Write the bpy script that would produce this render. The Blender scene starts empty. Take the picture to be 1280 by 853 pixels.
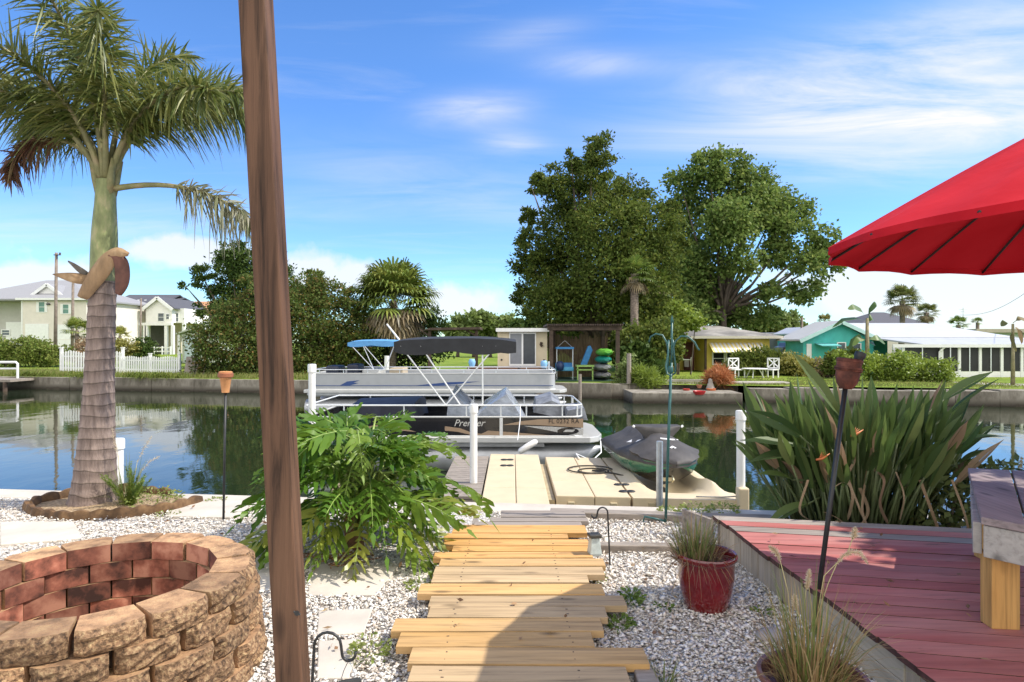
import bpy, math, random
import numpy as np
from mathutils import Vector, Matrix
R = random.Random(11); NR = np.random.default_rng(11)
sc = bpy.context.scene; col = sc.collection
PI = math.pi; rad = math.radians
HZ, F, EYE = 428.0, 800.0, 1.6          # survey of the photograph: eye level row, focal length in pixels, eye height

# ------------------------------------------------------------------ camera, sky, sun, exposure
cam = bpy.data.cameras.new('camera'); camo = bpy.data.objects.new('camera', cam); col.objects.link(camo)
camo.location = (0, 0, EYE); camo.rotation_euler = (rad(90), 0, 0)
cam.sensor_width = 36; cam.sensor_fit = 'HORIZONTAL'; cam.lens = 36 * F / 1280
cam.shift_y = (HZ - 426.5) / 1280; cam.clip_start = 0.05; cam.clip_end = 6000
sc.camera = camo
SUN_EL, SUN_AZ = 49.5, 92.0             # azimuth clockwise from +Y: the sun stands to the right
sd = Vector((math.sin(rad(SUN_AZ)) * math.cos(rad(SUN_EL)), math.cos(rad(SUN_AZ)) * math.cos(rad(SUN_EL)), math.sin(rad(SUN_EL))))
sl = bpy.data.lights.new('sun', 'SUN'); sl.energy = 3.1; sl.angle = rad(0.5); sl.color = (1, 0.94, 0.83)
so = bpy.data.objects.new('sun', sl); col.objects.link(so); so.location = (20, 0, 30)
so.rotation_euler = (-sd).to_track_quat('-Z', 'Y').to_euler()
sc.view_settings.view_transform = 'Standard'; sc.view_settings.look = 'None'
sc.view_settings.exposure = 0.95; sc.view_settings.gamma = 1.0; sc.view_settings.use_curve_mapping = False
SKY_STRENGTH = 0.15

def build_world():
    w = bpy.data.worlds.new('World'); sc.world = w; w.use_nodes = True
    nt = w.node_tree; N = nt.nodes; L = nt.links
    for n in list(N): N.remove(n)
    def nd(t, **k):
        n = N.new(t)
        for a, b in k.items(): setattr(n, a, b)
        return n
    def mth(op, a, b=None, c=None, clamp=False):
        n = nd('ShaderNodeMath', operation=op, use_clamp=clamp)
        for i, v in enumerate((a, b, c)):
            if v is None: continue
            if isinstance(v, (int, float)): n.inputs[i].default_value = v
            else: L.new(v, n.inputs[i])
        return n.outputs[0]
    out = nd('ShaderNodeOutputWorld'); bg = nd('ShaderNodeBackground'); L.new(bg.outputs[0], out.inputs[0])
    bg.inputs[1].default_value = SKY_STRENGTH
    sky = nd('ShaderNodeTexSky', sky_type='NISHITA', sun_disc=False)
    sky.sun_elevation = rad(SUN_EL); sky.sun_rotation = rad(SUN_AZ); sky.air_density = 1.0; sky.dust_density = 0.0; sky.ozone_density = 2.0
    hs = nd('ShaderNodeHueSaturation'); hs.inputs['Saturation'].default_value = 1.27; hs.inputs['Hue'].default_value = .51; hs.inputs['Value'].default_value = 0.84
    L.new(sky.outputs[0], hs.inputs['Color'])
    tc = nd('ShaderNodeTexCoord'); d = tc.outputs['Generated']
    # soft wispy noise and billowy noise over the dome
    sep = nd('ShaderNodeSeparateXYZ'); L.new(d, sep.inputs[0])
    zz = mth('ADD', mth('MAXIMUM', sep.outputs[2], 0.0), 0.12)
    comb = nd('ShaderNodeCombineXYZ'); L.new(mth('DIVIDE', sep.outputs[0], zz), comb.inputs[0]); L.new(mth('DIVIDE', sep.outputs[1], zz), comb.inputs[1])
    mp = nd('ShaderNodeMapping'); mp.inputs['Rotation'].default_value = (0, 0, rad(28)); mp.inputs['Scale'].default_value = (0.55, 1.9, 1)
    L.new(comb.outputs[0], mp.inputs[0])
    nw = nd('ShaderNodeTexNoise'); nw.inputs['Scale'].default_value = 1.6; nw.inputs['Detail'].default_value = 9; nw.inputs['Roughness'].default_value = 0.62; nw.inputs['Distortion'].default_value = 0.7
    L.new(mp.outputs[0], nw.inputs['Vector'])
    nb = nd('ShaderNodeTexNoise'); nb.inputs['Scale'].default_value = 13; nb.inputs['Detail'].default_value = 7; nb.inputs['Roughness'].default_value = 0.55
    L.new(d, nb.inputs['Vector'])
    def blob(px, py, sx, sy, tilt):
        c = Vector(((px - 640) / F, 1, (HZ - py) / F)).normalized()
        u = Vector((1, 0, 0)) - c * c.x; u.normalize(); v = c.cross(u) * -1
        if v.z < 0: v = -v
        a = rad(tilt); u2 = u * math.cos(a) + v * math.sin(a); v2 = v * math.cos(a) - u * math.sin(a)
        def dot(q):
            n = nd('ShaderNodeVectorMath', operation='DOT_PRODUCT'); L.new(d, n.inputs[0]); n.inputs[1].default_value = q; return n.outputs['Value']
        e = mth('ADD', mth('POWER', mth('DIVIDE', dot(u2), sx / F), 2), mth('POWER', mth('DIVIDE', dot(v2), sy / F), 2))
        g = mth('EXPONENT', mth('MULTIPLY', e, -1))
        return mth('MULTIPLY', g, mth('GREATER_THAN', dot(c), 0.2))
    def total(bs):
        t = None
        for a, b in bs:
            x = mth('MULTIPLY', blob(*a), b); t = x if t is None else mth('ADD', t, x)
        return t
    wis = total([((740, 80, 60, 14, 0), .9), ((590, 138, 60, 18, 4), .95), ((640, 178, 38, 14, -5), .6), ((1120, 95, 240, 50, 14), 1.1), ((1200, 160, 170, 42, 8), 1.15),
                 ((960, 110, 90, 22, -12), .6), ((560, 235, 240, 36, -12), .34), ((130, 280, 260, 22, 4), .5), ((660, 45, 60, 14, 8), .5), ((1230, 30, 120, 40, 20), .45)])
    cum = total([((225, 318, 60, 22, 0), .95), ((455, 342, 62, 32, 0), 1.), ((350, 335, 60, 28, 0), .8), ((590, 378, 75, 30, 0), 1.), ((1120, 365, 170, 36, 0), 1.), ((1260, 370, 90, 34, 0), .9), ((60, 345, 70, 12, 0), .55),
                 ((30, 352, 60, 16, 0), .7), ((-250, 330, 200, 50, 0), .8), ((1600, 340, 240, 60, 0), .8)])
    wn = mth('MULTIPLY', mth('SUBTRACT', nw.outputs[0], 0.30), 3.0, clamp=True)
    wisp = mth('MULTIPLY', mth('MULTIPLY', wis, wn), 0.75, clamp=True)
    thin = mth('MULTIPLY', mth('SUBTRACT', nw.outputs[0], 0.50), 0.7, clamp=True)
    cm = mth('MULTIPLY', mth('SUBTRACT', mth('ADD', mth('MULTIPLY', cum, 0.64), mth('MULTIPLY', mth('SUBTRACT', nb.outputs[0], 0.5), 1.5)), 0.28), 3.2, clamp=True)
    hz = nd('ShaderNodeMix', data_type='RGBA', blend_type='MULTIPLY'); hz.inputs['B'].default_value = (.50, .73, .98, 1); L.new(hs.outputs[0], hz.inputs['A'])   # cleaner blue air low in the sky
    L.new(mth('SUBTRACT', 1, mth('MULTIPLY', mth('MAXIMUM', sep.outputs[2], 0), 2.4), clamp=True), hz.inputs['Factor'])
    alpha = mth('MAXIMUM', mth('MAXIMUM', wisp, thin), mth('MULTIPLY', cm, 0.82))
    mix = nd('ShaderNodeMix', data_type='RGBA'); L.new(alpha, mix.inputs['Factor']); L.new(hz.outputs['Result'], mix.inputs['A']); mix.inputs['B'].default_value = (3.5, 3.5, 3.55, 1)
    # broad bright cloud deck added behind the viewer, unseen, to lift the fill light
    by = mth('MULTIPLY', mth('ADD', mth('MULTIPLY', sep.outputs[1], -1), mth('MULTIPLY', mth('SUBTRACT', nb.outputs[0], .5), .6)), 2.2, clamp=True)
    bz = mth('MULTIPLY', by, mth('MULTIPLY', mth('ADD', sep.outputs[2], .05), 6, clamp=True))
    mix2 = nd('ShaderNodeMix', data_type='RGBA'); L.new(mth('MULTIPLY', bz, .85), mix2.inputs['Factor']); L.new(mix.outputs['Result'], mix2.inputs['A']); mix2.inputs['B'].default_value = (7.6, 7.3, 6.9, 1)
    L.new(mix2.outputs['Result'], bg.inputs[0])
build_world()

# ------------------------------------------------------------------ helpers
def P(px, py, Y): return Vector(((px - 640) / F * Y, Y, EYE - (py - HZ) / F * Y))
def G(px, py, z=0.0):
    Y = (EYE - z) * F / (py - HZ); return Vector(((px - 640) / F * Y, Y, z))
WL = {}
class MB:
    def __init__(s): s.v = []; s.f = []; s.m = []
    def add(s, vs, fs, mi=0):
        b = len(s.v); s.v += [tuple(x) for x in vs]; s.f += [tuple(i + b for i in f) for f in fs]; s.m += [mi] * len(fs); return s
    def box(s, c, d, rot=None, mi=0):
        x, y, z = d[0] / 2, d[1] / 2, d[2] / 2; c = Vector(c)
        vs = [Vector(q) for q in ((-x,-y,-z),(x,-y,-z),(x,y,-z),(-x,y,-z),(-x,-y,z),(x,-y,z),(x,y,z),(-x,y,z))]
        if rot is not None: vs = [rot @ q for q in vs]
        return s.add([q + c for q in vs], [(0,3,2,1),(4,5,6,7),(0,1,5,4),(1,2,6,5),(2,3,7,6),(3,0,4,7)], mi)
    def bx(s, x0, x1, y0, y1, z0, z1, mi=0): return s.box(((x0+x1)/2, (y0+y1)/2, (z0+z1)/2), (abs(x1-x0), abs(y1-y0), abs(z1-z0)), None, mi)
    def hexa(s, b, t, mi=0):            # four bottom corners, four top corners
        return s.add(list(b) + list(t), [(3,2,1,0),(4,5,6,7),(0,1,5,4),(1,2,6,5),(2,3,7,6),(3,0,4,7)], mi)
    def bar(s, a, b, w, h, mi=0):       # rectangular bar from a to b
        a, b = Vector(a), Vector(b); d = b - a; q = d.to_track_quat('X', 'Z').to_matrix()
        return s.box((a + b) / 2, (d.length, w, h), q, mi)
    def tube(s, pts, r, n=8, mi=0, cap=True):
        pts = [Vector(p) for p in pts]; k = len(pts); rs = r if isinstance(r, (list, tuple)) else [r] * k
        vs = []; up = Vector((0.013, 0.021, 1)); prev = None
        for i, p in enumerate(pts):
            t = (pts[min(i+1, k-1)] - pts[max(i-1, 0)])
            if t.length < 1e-9: t = Vector((0, 0, 1))
            t.normalize()
            u = (prev if prev is not None else (Vector((1, 0.03, 0)) if abs(t.z) > .9 else up)); u = u - t * u.dot(t)
            if u.length < 1e-6: u = t.orthogonal()
            u.normalize(); prev = u; w = t.cross(u)
            for j in range(n):
                a = 2 * PI * j / n; vs.append(p + (u * math.cos(a) + w * math.sin(a)) * rs[i])
        fs = [(i*n+j, i*n+(j+1) % n, (i+1)*n+(j+1) % n, (i+1)*n+j) for i in range(k-1) for j in range(n)]
        if cap: fs += [tuple(range(n-1, -1, -1)), tuple((k-1)*n+j for j in range(n))]
        return s.add(vs, fs, mi)
    def lathe(s, prof, c, n=24, mi=0, rot=None):
        c = Vector(c); vs = []
        for r, z in prof:
            for j in range(n):
                q = Vector((r * math.cos(2*PI*j/n), r * math.sin(2*PI*j/n), z)); vs.append((rot @ q if rot else q) + c)
        fs = [(i*n+j, i*n+(j+1) % n, (i+1)*n+(j+1) % n, (i+1)*n+j) for i in range(len(prof)-1) for j in range(n)]
        if prof[0][0] > 1e-5: fs.append(tuple(range(n-1, -1, -1)))
        if prof[-1][0] > 1e-5: fs.append(tuple((len(prof)-1)*n+j for j in range(n)))
        return s.add(vs, fs, mi)
    def prism(s, poly, off, mi=0):      # planar polygon of 3-D points, pushed by off
        n = len(poly); a = [Vector(p) for p in poly]; b = [p + Vector(off) for p in a]
        return s.add(a + b, [tuple(range(n-1, -1, -1)), tuple(range(n, 2*n))] + [(i, (i+1) % n, n+(i+1) % n, n+i) for i in range(n)], mi)
    def grid(s, rows, mi=0, closed=False):
        k = len(rows[0]); vs = [p for r in rows for p in r]; c = k if closed else k - 1
        return s.add(vs, [(i*k+j, i*k+(j+1) % k, (i+1)*k+(j+1) % k, (i+1)*k+j) for i in range(len(rows)-1) for j in range(c)], mi)
    def strip(s, pts, wv, ws, mi=0):    # ribbon along pts, half-width vectors wv * ws
        vs = []
        for p, v, w in zip(pts, wv, ws): vs += [Vector(p) - v * w, Vector(p) + v * w]
        return s.add(vs, [(2*i, 2*i+1, 2*i+3, 2*i+2) for i in range(len(pts)-1)], mi)

def tag(o, label=None, cat=None, group=None, kind=None):
    for k, v in (('label', label), ('category', cat), ('group', group), ('kind', kind)):
        if v: o[k] = v
    return o
def thing(name, label, cat, loc, group=None):
    o = bpy.data.objects.new(name, None); col.objects.link(o); o.empty_display_size = 0.2
    o.location = loc; WL[o.name] = Vector(loc); return tag(o, label, cat, group)
def finish(me, name, mats, parent, org, smooth, bevel):
    for m in (mats if isinstance(mats, (list, tuple)) else [mats]): me.materials.append(m)
    if smooth:
        me.shade_smooth()
        if smooth is not True: me.set_sharp_from_angle(angle=rad(smooth))
    o = bpy.data.objects.new(name, me); col.objects.link(o); WL[o.name] = Vector(org)
    if parent is not None: o.parent = parent; o.location = Vector(org) - WL[parent.name]
    else: o.location = org
    if bevel:
        b = o.modifiers.new('bevel', 'BEVEL'); b.width = bevel; b.segments = 2; b.limit_method = 'ANGLE'; b.angle_limit = rad(40)
    return o
def obj(name, mb, mats, parent=None, smooth=False, bevel=0):
    a = np.array(mb.v, dtype=float); lo, hi = a.min(0), a.max(0); org = np.array(((lo[0]+hi[0])/2, (lo[1]+hi[1])/2, lo[2]))
    me = bpy.data.meshes.new(name); me.from_pydata((a - org).tolist(), [], mb.f)
    if any(mb.m): me.polygons.foreach_set('material_index', mb.m)
    me.update(); return finish(me, name, mats, parent, org, smooth, bevel)
def objnp(name, V, Q, mats, parent=None, smooth=False):    # V (n,3), Q (m,k): fast path for leaves and stones
    lo, hi = V.min(0), V.max(0); org = np.array(((lo[0]+hi[0])/2, (lo[1]+hi[1])/2, lo[2])); m, k = Q.shape
    me = bpy.data.meshes.new(name); me.vertices.add(len(V)); me.vertices.foreach_set('co', (V - org).astype(np.float32).ravel())
    me.loops.add(m*k); me.loops.foreach_set('vertex_index', Q.astype(np.int32).ravel())
    me.polygons.add(m); me.polygons.foreach_set('loop_start', np.arange(0, m*k, k, dtype=np.int32))
    me.update(calc_edges=True); me.validate(); return finish(me, name, mats, parent, org, smooth, 0)
def copy_tree(o, parent=None):
    c = o.copy(); col.objects.link(c)
    if parent is not None: c.parent = parent
    for ch in list(o.children): copy_tree(ch, c)
    return c

# ------------------------------------------------------------------ materials
def newmat(name):
    m = bpy.data.materials.new(name); m.use_nodes = True; nt = m.node_tree
    return m, nt, nt.nodes, nt.links, nt.nodes['Principled BSDF']
def ramp(N, stops):
    r = N.new('ShaderNodeValToRGB'); e = r.color_ramp.elements
    e[0].position, e[0].color = stops[0][0], (*stops[0][1], 1); e[1].position, e[1].color = stops[-1][0], (*stops[-1][1], 1)
    for p, c in stops[1:-1]: q = e.new(p); q.color = (*c, 1)
    return r
def sh(c, k): return tuple(min(1, max(0, x * k)) for x in c)
def M(name, c, rough=.6, var=.18, scale=9, stretch=(1,1,1), bump=.0, metal=0, c2=None, thr=(.35,.68), spec=.5, detail=6, coat=0, rnd=0, dist=0, bscale=None, bdist=.01, alpha=1):
    m, nt, N, L, b = newmat(name)
    tc = N.new('ShaderNodeTexCoord'); mp = N.new('ShaderNodeMapping'); mp.inputs['Scale'].default_value = stretch; L.new(tc.outputs['Object'], mp.inputs[0])
    if rnd:
        oi = N.new('ShaderNodeObjectInfo'); vm = N.new('ShaderNodeVectorMath'); vm.operation = 'SCALE'; vm.inputs[0].default_value = (37, 51, 23); L.new(oi.outputs['Random'], vm.inputs['Scale']); L.new(vm.outputs[0], mp.inputs['Location'])
    n = N.new('ShaderNodeTexNoise'); n.inputs['Scale'].default_value = scale; n.inputs['Detail'].default_value = detail; n.inputs['Roughness'].default_value = .6; n.inputs['Distortion'].default_value = dist
    L.new(mp.outputs[0], n.inputs['Vector'])
    r = ramp(N, [(thr[0], sh(c, 1-var)), ((thr[0]+thr[1])/2, c), (thr[1], c2 if c2 else sh(c, 1+var))]); L.new(n.outputs[0], r.inputs[0]); cout = r.outputs[0]
    if rnd:
        hs = N.new('ShaderNodeHueSaturation'); mr = N.new('ShaderNodeMapRange'); mr.inputs['To Min'].default_value = 1-rnd; mr.inputs['To Max'].default_value = 1+rnd
        L.new(oi.outputs['Random'], mr.inputs[0]); L.new(mr.outputs[0], hs.inputs['Value']); L.new(cout, hs.inputs['Color']); cout = hs.outputs[0]
    L.new(cout, b.inputs['Base Color'])
    b.inputs['Roughness'].default_value = rough; b.inputs['Metallic'].default_value = metal; b.inputs['Specular IOR Level'].default_value = spec; b.inputs['Coat Weight'].default_value = coat; b.inputs['Alpha'].default_value = alpha
    if bump:
        bn = N.new('ShaderNodeBump'); bn.inputs['Strength'].default_value = bump; bn.inputs['Distance'].default_value = bdist
        if bscale:
            n2 = N.new('ShaderNodeTexNoise'); n2.inputs['Scale'].default_value = bscale; n2.inputs['Detail'].default_value = 5; L.new(mp.outputs[0], n2.inputs['Vector']); L.new(n2.outputs[0], bn.inputs['Height'])
        else: L.new(n.outputs[0], bn.inputs['Height'])
        L.new(bn.outputs[0], b.inputs['Normal'])
    return m
def leafmat(name, stops, transl=.3, rough=.5, spec=.4):
    m, nt, N, L, b = newmat(name)
    g = N.new('ShaderNodeNewGeometry'); k = len(stops)
    r = ramp(N, [(i / max(1, k-1), c) for i, c in enumerate(stops)]); L.new(g.outputs['Random Per Island'], r.inputs[0])
    L.new(r.outputs[0], b.inputs['Base Color']); b.inputs['Roughness'].default_value = rough; b.inputs['Specular IOR Level'].default_value = spec
    t = N.new('ShaderNodeBsdfTranslucent'); hs = N.new('ShaderNodeHueSaturation'); hs.inputs['Value'].default_value = 1.25; hs.inputs['Hue'].default_value = .485; L.new(r.outputs[0], hs.inputs['Color']); L.new(hs.outputs[0], t.inputs[0])
    mx = N.new('ShaderNodeMixShader'); mx.inputs[0].default_value = transl; L.new(b.outputs[0], mx.inputs[1]); L.new(t.outputs[0], mx.inputs[2])
    L.new(mx.outputs[0], N['Material Output'].inputs[0]); return m
def woodmat(name, c, c2, grain=.35, rough=.7, rnd=.12, knots=True, axis=0, wear=None):
    # boards: long grain along one axis, a few knots, each board its own tone
    m, nt, N, L, b = newmat(name)
    tc = N.new('ShaderNodeTexCoord'); oi = N.new('ShaderNodeObjectInfo'); vm = N.new('ShaderNodeVectorMath'); vm.operation = 'SCALE'; vm.inputs[0].default_value = (37, 51, 23); L.new(oi.outputs['Random'], vm.inputs['Scale'])
    ad = N.new('ShaderNodeVectorMath'); L.new(tc.outputs['Object'], ad.inputs[0]); L.new(vm.outputs[0], ad.inputs[1])
    mp = N.new('ShaderNodeMapping'); s = [26, 26, 26]; s[axis] = 1.3; mp.inputs['Scale'].default_value = s; L.new(ad.outputs[0], mp.inputs[0])
    n = N.new('ShaderNodeTexNoise'); n.inputs['Scale'].default_value = 1.2; n.inputs['Detail'].default_value = 8; n.inputs['Roughness'].default_value = .65; n.inputs['Distortion'].default_value = .5; L.new(mp.outputs[0], n.inputs['Vector'])
    mp2 = N.new('ShaderNodeMapping'); s2 = [5, 5, 5]; s2[axis] = .7; mp2.inputs['Scale'].default_value = s2; L.new(ad.outputs[0], mp2.inputs[0])
    n2 = N.new('ShaderNodeTexNoise'); n2.inputs['Scale'].default_value = 1; n2.inputs['Detail'].default_value = 4; L.new(mp2.outputs[0], n2.inputs['Vector'])
    r = ramp(N, [(.3, sh(c, 1-grain)), (.5, c), (.72, sh(c, 1+grain*.5))]); L.new(n.outputs[0], r.inputs[0])
    r2 = ramp(N, [(.38, (0,0,0)), (.68, (1,1,1))]); L.new(n2.outputs[0], r2.inputs[0])
    mx = N.new('ShaderNodeMix'); mx.data_type = 'RGBA'; L.new(r2.outputs[0], mx.inputs['Factor']); L.new(r.outputs[0], mx.inputs['A'])
    r3 = ramp(N, [(.3, sh(c2, 1-grain)), (.5, c2), (.72, sh(c2, 1+grain*.5))]); L.new(n.outputs[0], r3.inputs[0]); L.new(r3.outputs[0], mx.inputs['B']); cout = mx.outputs['Result']
    if knots:
        mk = N.new('ShaderNodeMapping'); s3 = [7, 7, 7]; s3[axis] = 2.6; mk.inputs['Scale'].default_value = s3; L.new(ad.outputs[0], mk.inputs[0])
        v = N.new('ShaderNodeTexVoronoi'); v.inputs['Scale'].default_value = 1; L.new(mk.outputs[0], v.inputs['Vector'])
        rk = ramp(N, [(.08, (.8,.8,.8)), (.2, (0,0,0))]); L.new(v.outputs['Distance'], rk.inputs[0])
        mk2 = N.new('ShaderNodeMix'); mk2.data_type = 'RGBA'; L.new(rk.outputs[0], mk2.inputs['Factor']); L.new(cout, mk2.inputs['A']); mk2.inputs['B'].default_value = (*sh(c, .33), 1); cout = mk2.outputs['Result']
    if wear:                               # worn paint: bare wood shows in long patches
        mw = N.new('ShaderNodeMapping'); s4 = [16, 16, 16]; s4[axis] = 2.2; mw.inputs['Scale'].default_value = s4; L.new(ad.outputs[0], mw.inputs[0])
        nw = N.new('ShaderNodeTexNoise'); nw.inputs['Scale'].default_value = 1; nw.inputs['Detail'].default_value = 9; nw.inputs['Roughness'].default_value = .7; L.new(mw.outputs[0], nw.inputs['Vector'])
        rw = ramp(N, [(wear[1], (0,0,0)), (wear[1]+.07, (1,1,1))]); L.new(nw.outputs[0], rw.inputs[0])
        mm = N.new('ShaderNodeMix'); mm.data_type = 'RGBA'; L.new(rw.outputs[0], mm.inputs['Factor']); L.new(cout, mm.inputs['A']); mm.inputs['B'].default_value = (*wear[0], 1); cout = mm.outputs['Result']
    hs = N.new('ShaderNodeHueSaturation'); mr = N.new('ShaderNodeMapRange'); mr.inputs['To Min'].default_value = 1-rnd; mr.inputs['To Max'].default_value = 1+rnd
    L.new(oi.outputs['Random'], mr.inputs[0]); L.new(mr.outputs[0], hs.inputs['Value']); L.new(cout, hs.inputs['Color']); L.new(hs.outputs[0], b.inputs['Base Color'])
    b.inputs['Roughness'].default_value = rough; b.inputs['Specular IOR Level'].default_value = .25
    bn = N.new('ShaderNodeBump'); bn.inputs['Strength'].default_value = .45; bn.inputs['Distance'].default_value = .006; L.new(n.outputs[0], bn.inputs['Height']); L.new(bn.outputs[0], b.inputs['Normal'])
    return m
white = M('white_paint', (.78,.78,.76), .5, .05, 4)
pvc = M('white_pvc', (.78,.77,.73), .35, .05, 6)
alu = M('aluminium', (.72,.73,.74), .35, .06, 10, metal=.75)
galv = M('galvanised_steel', (.5,.52,.54), .4, .15, 12, metal=.8)
black = M('black_metal', (.02,.02,.02), .45, .3, 20)
black_fabric = M('black_fabric', (.022,.023,.026), .8, .2, 6, bump=.15)
glass = M('window_glass', (.03,.04,.05), .08, .3, 2, spec=.8)
screen = M('dark_screen', (.018,.018,.02), .6, .3, 1.5)
concrete = M('concrete', (.36,.33,.28), .9, .22, 3.5, bump=.3, bscale=60, bdist=.004)
slab = M('slab_concrete', (.52,.47,.40), .9, .12, 3.0, bump=.25, bscale=70, bdist=.003)
def tide_mat():
    # old bank concrete: blotchy, with a dark tide band that ends unevenly above the water
    m, nt, N, L, b = newmat('stained_concrete'); tc = N.new('ShaderNodeTexCoord'); ge = N.new('ShaderNodeNewGeometry'); sp = N.new('ShaderNodeSeparateXYZ'); L.new(ge.outputs['Position'], sp.inputs[0])
    mp = N.new('ShaderNodeMapping'); mp.inputs['Scale'].default_value = (1,1,.35); L.new(ge.outputs['Position'], mp.inputs[0])
    n = N.new('ShaderNodeTexNoise'); n.inputs['Scale'].default_value = 2.2; n.inputs['Detail'].default_value = 9; n.inputs['Roughness'].default_value = .7; L.new(mp.outputs[0], n.inputs['Vector'])
    r = ramp(N, [(.3, (.08,.07,.05)), (.5, (.21,.185,.145)), (.7, (.38,.35,.285))]); L.new(n.outputs[0], r.inputs[0])
    a = N.new('ShaderNodeMath'); a.operation = 'MULTIPLY_ADD'; L.new(n.outputs[0], a.inputs[0]); a.inputs[1].default_value = -.55; L.new(sp.outputs[2], a.inputs[2])
    r2 = ramp(N, [(0, (.22,.20,.17)), (1, (1,1,1))]); mr = N.new('ShaderNodeMapRange'); mr.inputs['From Min'].default_value = -1.12; mr.inputs['From Max'].default_value = -.88; L.new(a.outputs[0], mr.inputs[0]); L.new(mr.outputs[0], r2.inputs[0])
    mx = N.new('ShaderNodeMix'); mx.data_type = 'RGBA'; mx.blend_type = 'MULTIPLY'; mx.inputs['Factor'].default_value = 1; L.new(r.outputs[0], mx.inputs['A']); L.new(r2.outputs[0], mx.inputs['B']); L.new(mx.outputs['Result'], b.inputs['Base Color']); b.inputs['Roughness'].default_value = .92
    bn = N.new('ShaderNodeBump'); bn.inputs['Strength'].default_value = .5; bn.inputs['Distance'].default_value = .04; L.new(n.outputs[0], bn.inputs['Height']); L.new(bn.outputs[0], b.inputs['Normal']); return m
seaconc = tide_mat()
bark = M('bark', (.11,.085,.065), .9, .45, 7, (1,1,.3), bump=.7, bdist=.04)
darkwood = M('old_dark_wood', (.075,.05,.035), .85, .4, 5, (1,1,1), bump=.3)
greywood = M('grey_timber', (.27,.23,.19), .85, .3, 6, (1,5,5), bump=.3)
# ------------------------------------------------------------------ the setting: water, yard, far bank
WATER = -0.9
def wall_y(x): return 6.34 - 0.11 * x          # canal edge of the near seawall
def bank_y(x): return 29.0 - 0.2 * x           # canal edge of the far bank
def water_mat():
    m, nt, N, L, b = newmat('canal_water')
    b.inputs['Base Color'].default_value = (.016,.026,.012,1); b.inputs['Roughness'].default_value = .025; b.inputs['IOR'].default_value = 1.45; b.inputs['Specular IOR Level'].default_value = .6
    tc = N.new('ShaderNodeTexCoord'); mp = N.new('ShaderNodeMapping'); mp.inputs['Scale'].default_value = (1.0,.55,1); L.new(tc.outputs['Object'], mp.inputs[0])
    a = N.new('ShaderNodeTexNoise'); a.inputs['Scale'].default_value = 1.5; a.inputs['Detail'].default_value = 5; a.inputs['Roughness'].default_value = .5; L.new(mp.outputs[0], a.inputs['Vector'])
    c = N.new('ShaderNodeTexNoise'); c.inputs['Scale'].default_value = .25; c.inputs['Detail'].default_value = 3; L.new(mp.outputs[0], c.inputs['Vector'])
    mu = N.new('ShaderNodeMath'); mu.operation = 'MULTIPLY'; L.new(a.outputs[0], mu.inputs[0]); L.new(c.outputs[0], mu.inputs[1])
    bn = N.new('ShaderNodeBump'); bn.inputs['Strength'].default_value = .14; bn.inputs['Distance'].default_value = .08; L.new(mu.outputs[0], bn.inputs['Height']); L.new(bn.outputs[0], b.inputs['Normal'])
    return m
mb = MB(); mb.add([(-400,4,WATER),(400,4,WATER),(400,140,WATER),(-400,140,WATER)], [(0,1,2,3)])
tag(obj('water', mb, water_mat()), kind='structure')
def gravel_mat():
    m, nt, N, L, b = newmat('shell_gravel')
    tc = N.new('ShaderNodeTexCoord'); v = N.new('ShaderNodeTexVoronoi'); v.inputs['Scale'].default_value = 62; L.new(tc.outputs['Object'], v.inputs['Vector'])
    sp = N.new('ShaderNodeSeparateColor'); L.new(v.outputs['Color'], sp.inputs[0])
    r = ramp(N, [(0, (.18,.15,.12)), (.2, (.42,.37,.31)), (.5, (.64,.59,.52)), (1, (.80,.76,.70))]); L.new(sp.outputs[0], r.inputs[0]); L.new(r.outputs[0], b.inputs['Base Color'])
    b.inputs['Roughness'].default_value = .85
    bn = N.new('ShaderNodeBump'); bn.inputs['Strength'].default_value = .9; bn.inputs['Distance'].default_value = .02; bn.invert = True; L.new(v.outputs['Distance'], bn.inputs['Height']); L.new(bn.outputs[0], b.inputs['Normal'])
    return m
xs = np.linspace(-60, 60, 25); mb = MB(); rows = []
for y in (-40, -10, 0, 3): rows.append([Vector((x, y, 0)) for x in xs])
rows.append([Vector((x, wall_y(x) - .32, 0)) for x in xs])
mb.grid(rows); tag(obj('gravel_yard', mb, gravel_mat()), kind='structure')

def lawn_mat():
    m, nt, N, L, b = newmat('lawn')
    tc = N.new('ShaderNodeTexCoord'); n = N.new('ShaderNodeTexNoise'); n.inputs['Scale'].default_value = .35; n.inputs['Detail'].default_value = 10; n.inputs['Roughness'].default_value = .7; L.new(tc.outputs['Object'], n.inputs['Vector'])
    r = ramp(N, [(.3, (.10,.155,.022)), (.5, (.18,.25,.035)), (.62, (.23,.28,.05)), (.75, (.32,.30,.11))]); L.new(n.outputs[0], r.inputs[0]); L.new(r.outputs[0], b.inputs['Base Color']); b.inputs['Roughness'].default_value = .9; b.inputs['Specular IOR Level'].default_value = .1
    n2 = N.new('ShaderNodeTexNoise'); n2.inputs['Scale'].default_value = 25; n2.inputs['Detail'].default_value = 4; L.new(tc.outputs['Object'], n2.inputs['Vector'])
    bn = N.new('ShaderNodeBump'); bn.inputs['Strength'].default_value = .8; bn.inputs['Distance'].default_value = .08; L.new(n2.outputs[0], bn.inputs['Height']); L.new(bn.outputs[0], b.inputs['Normal']); return m
def land_z(x, y):
    t = min(1, max(0, (y - 38) / 30)); l = min(1, max(0, (-x - 5) / 15)); t = t*t*(3-2*t)
    return -0.25 + t * 0.5 * l
xs = list(np.linspace(-70, 50, 61)); xs = [-900, -300, -120] + xs + [120, 300, 900]; rows = []
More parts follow.
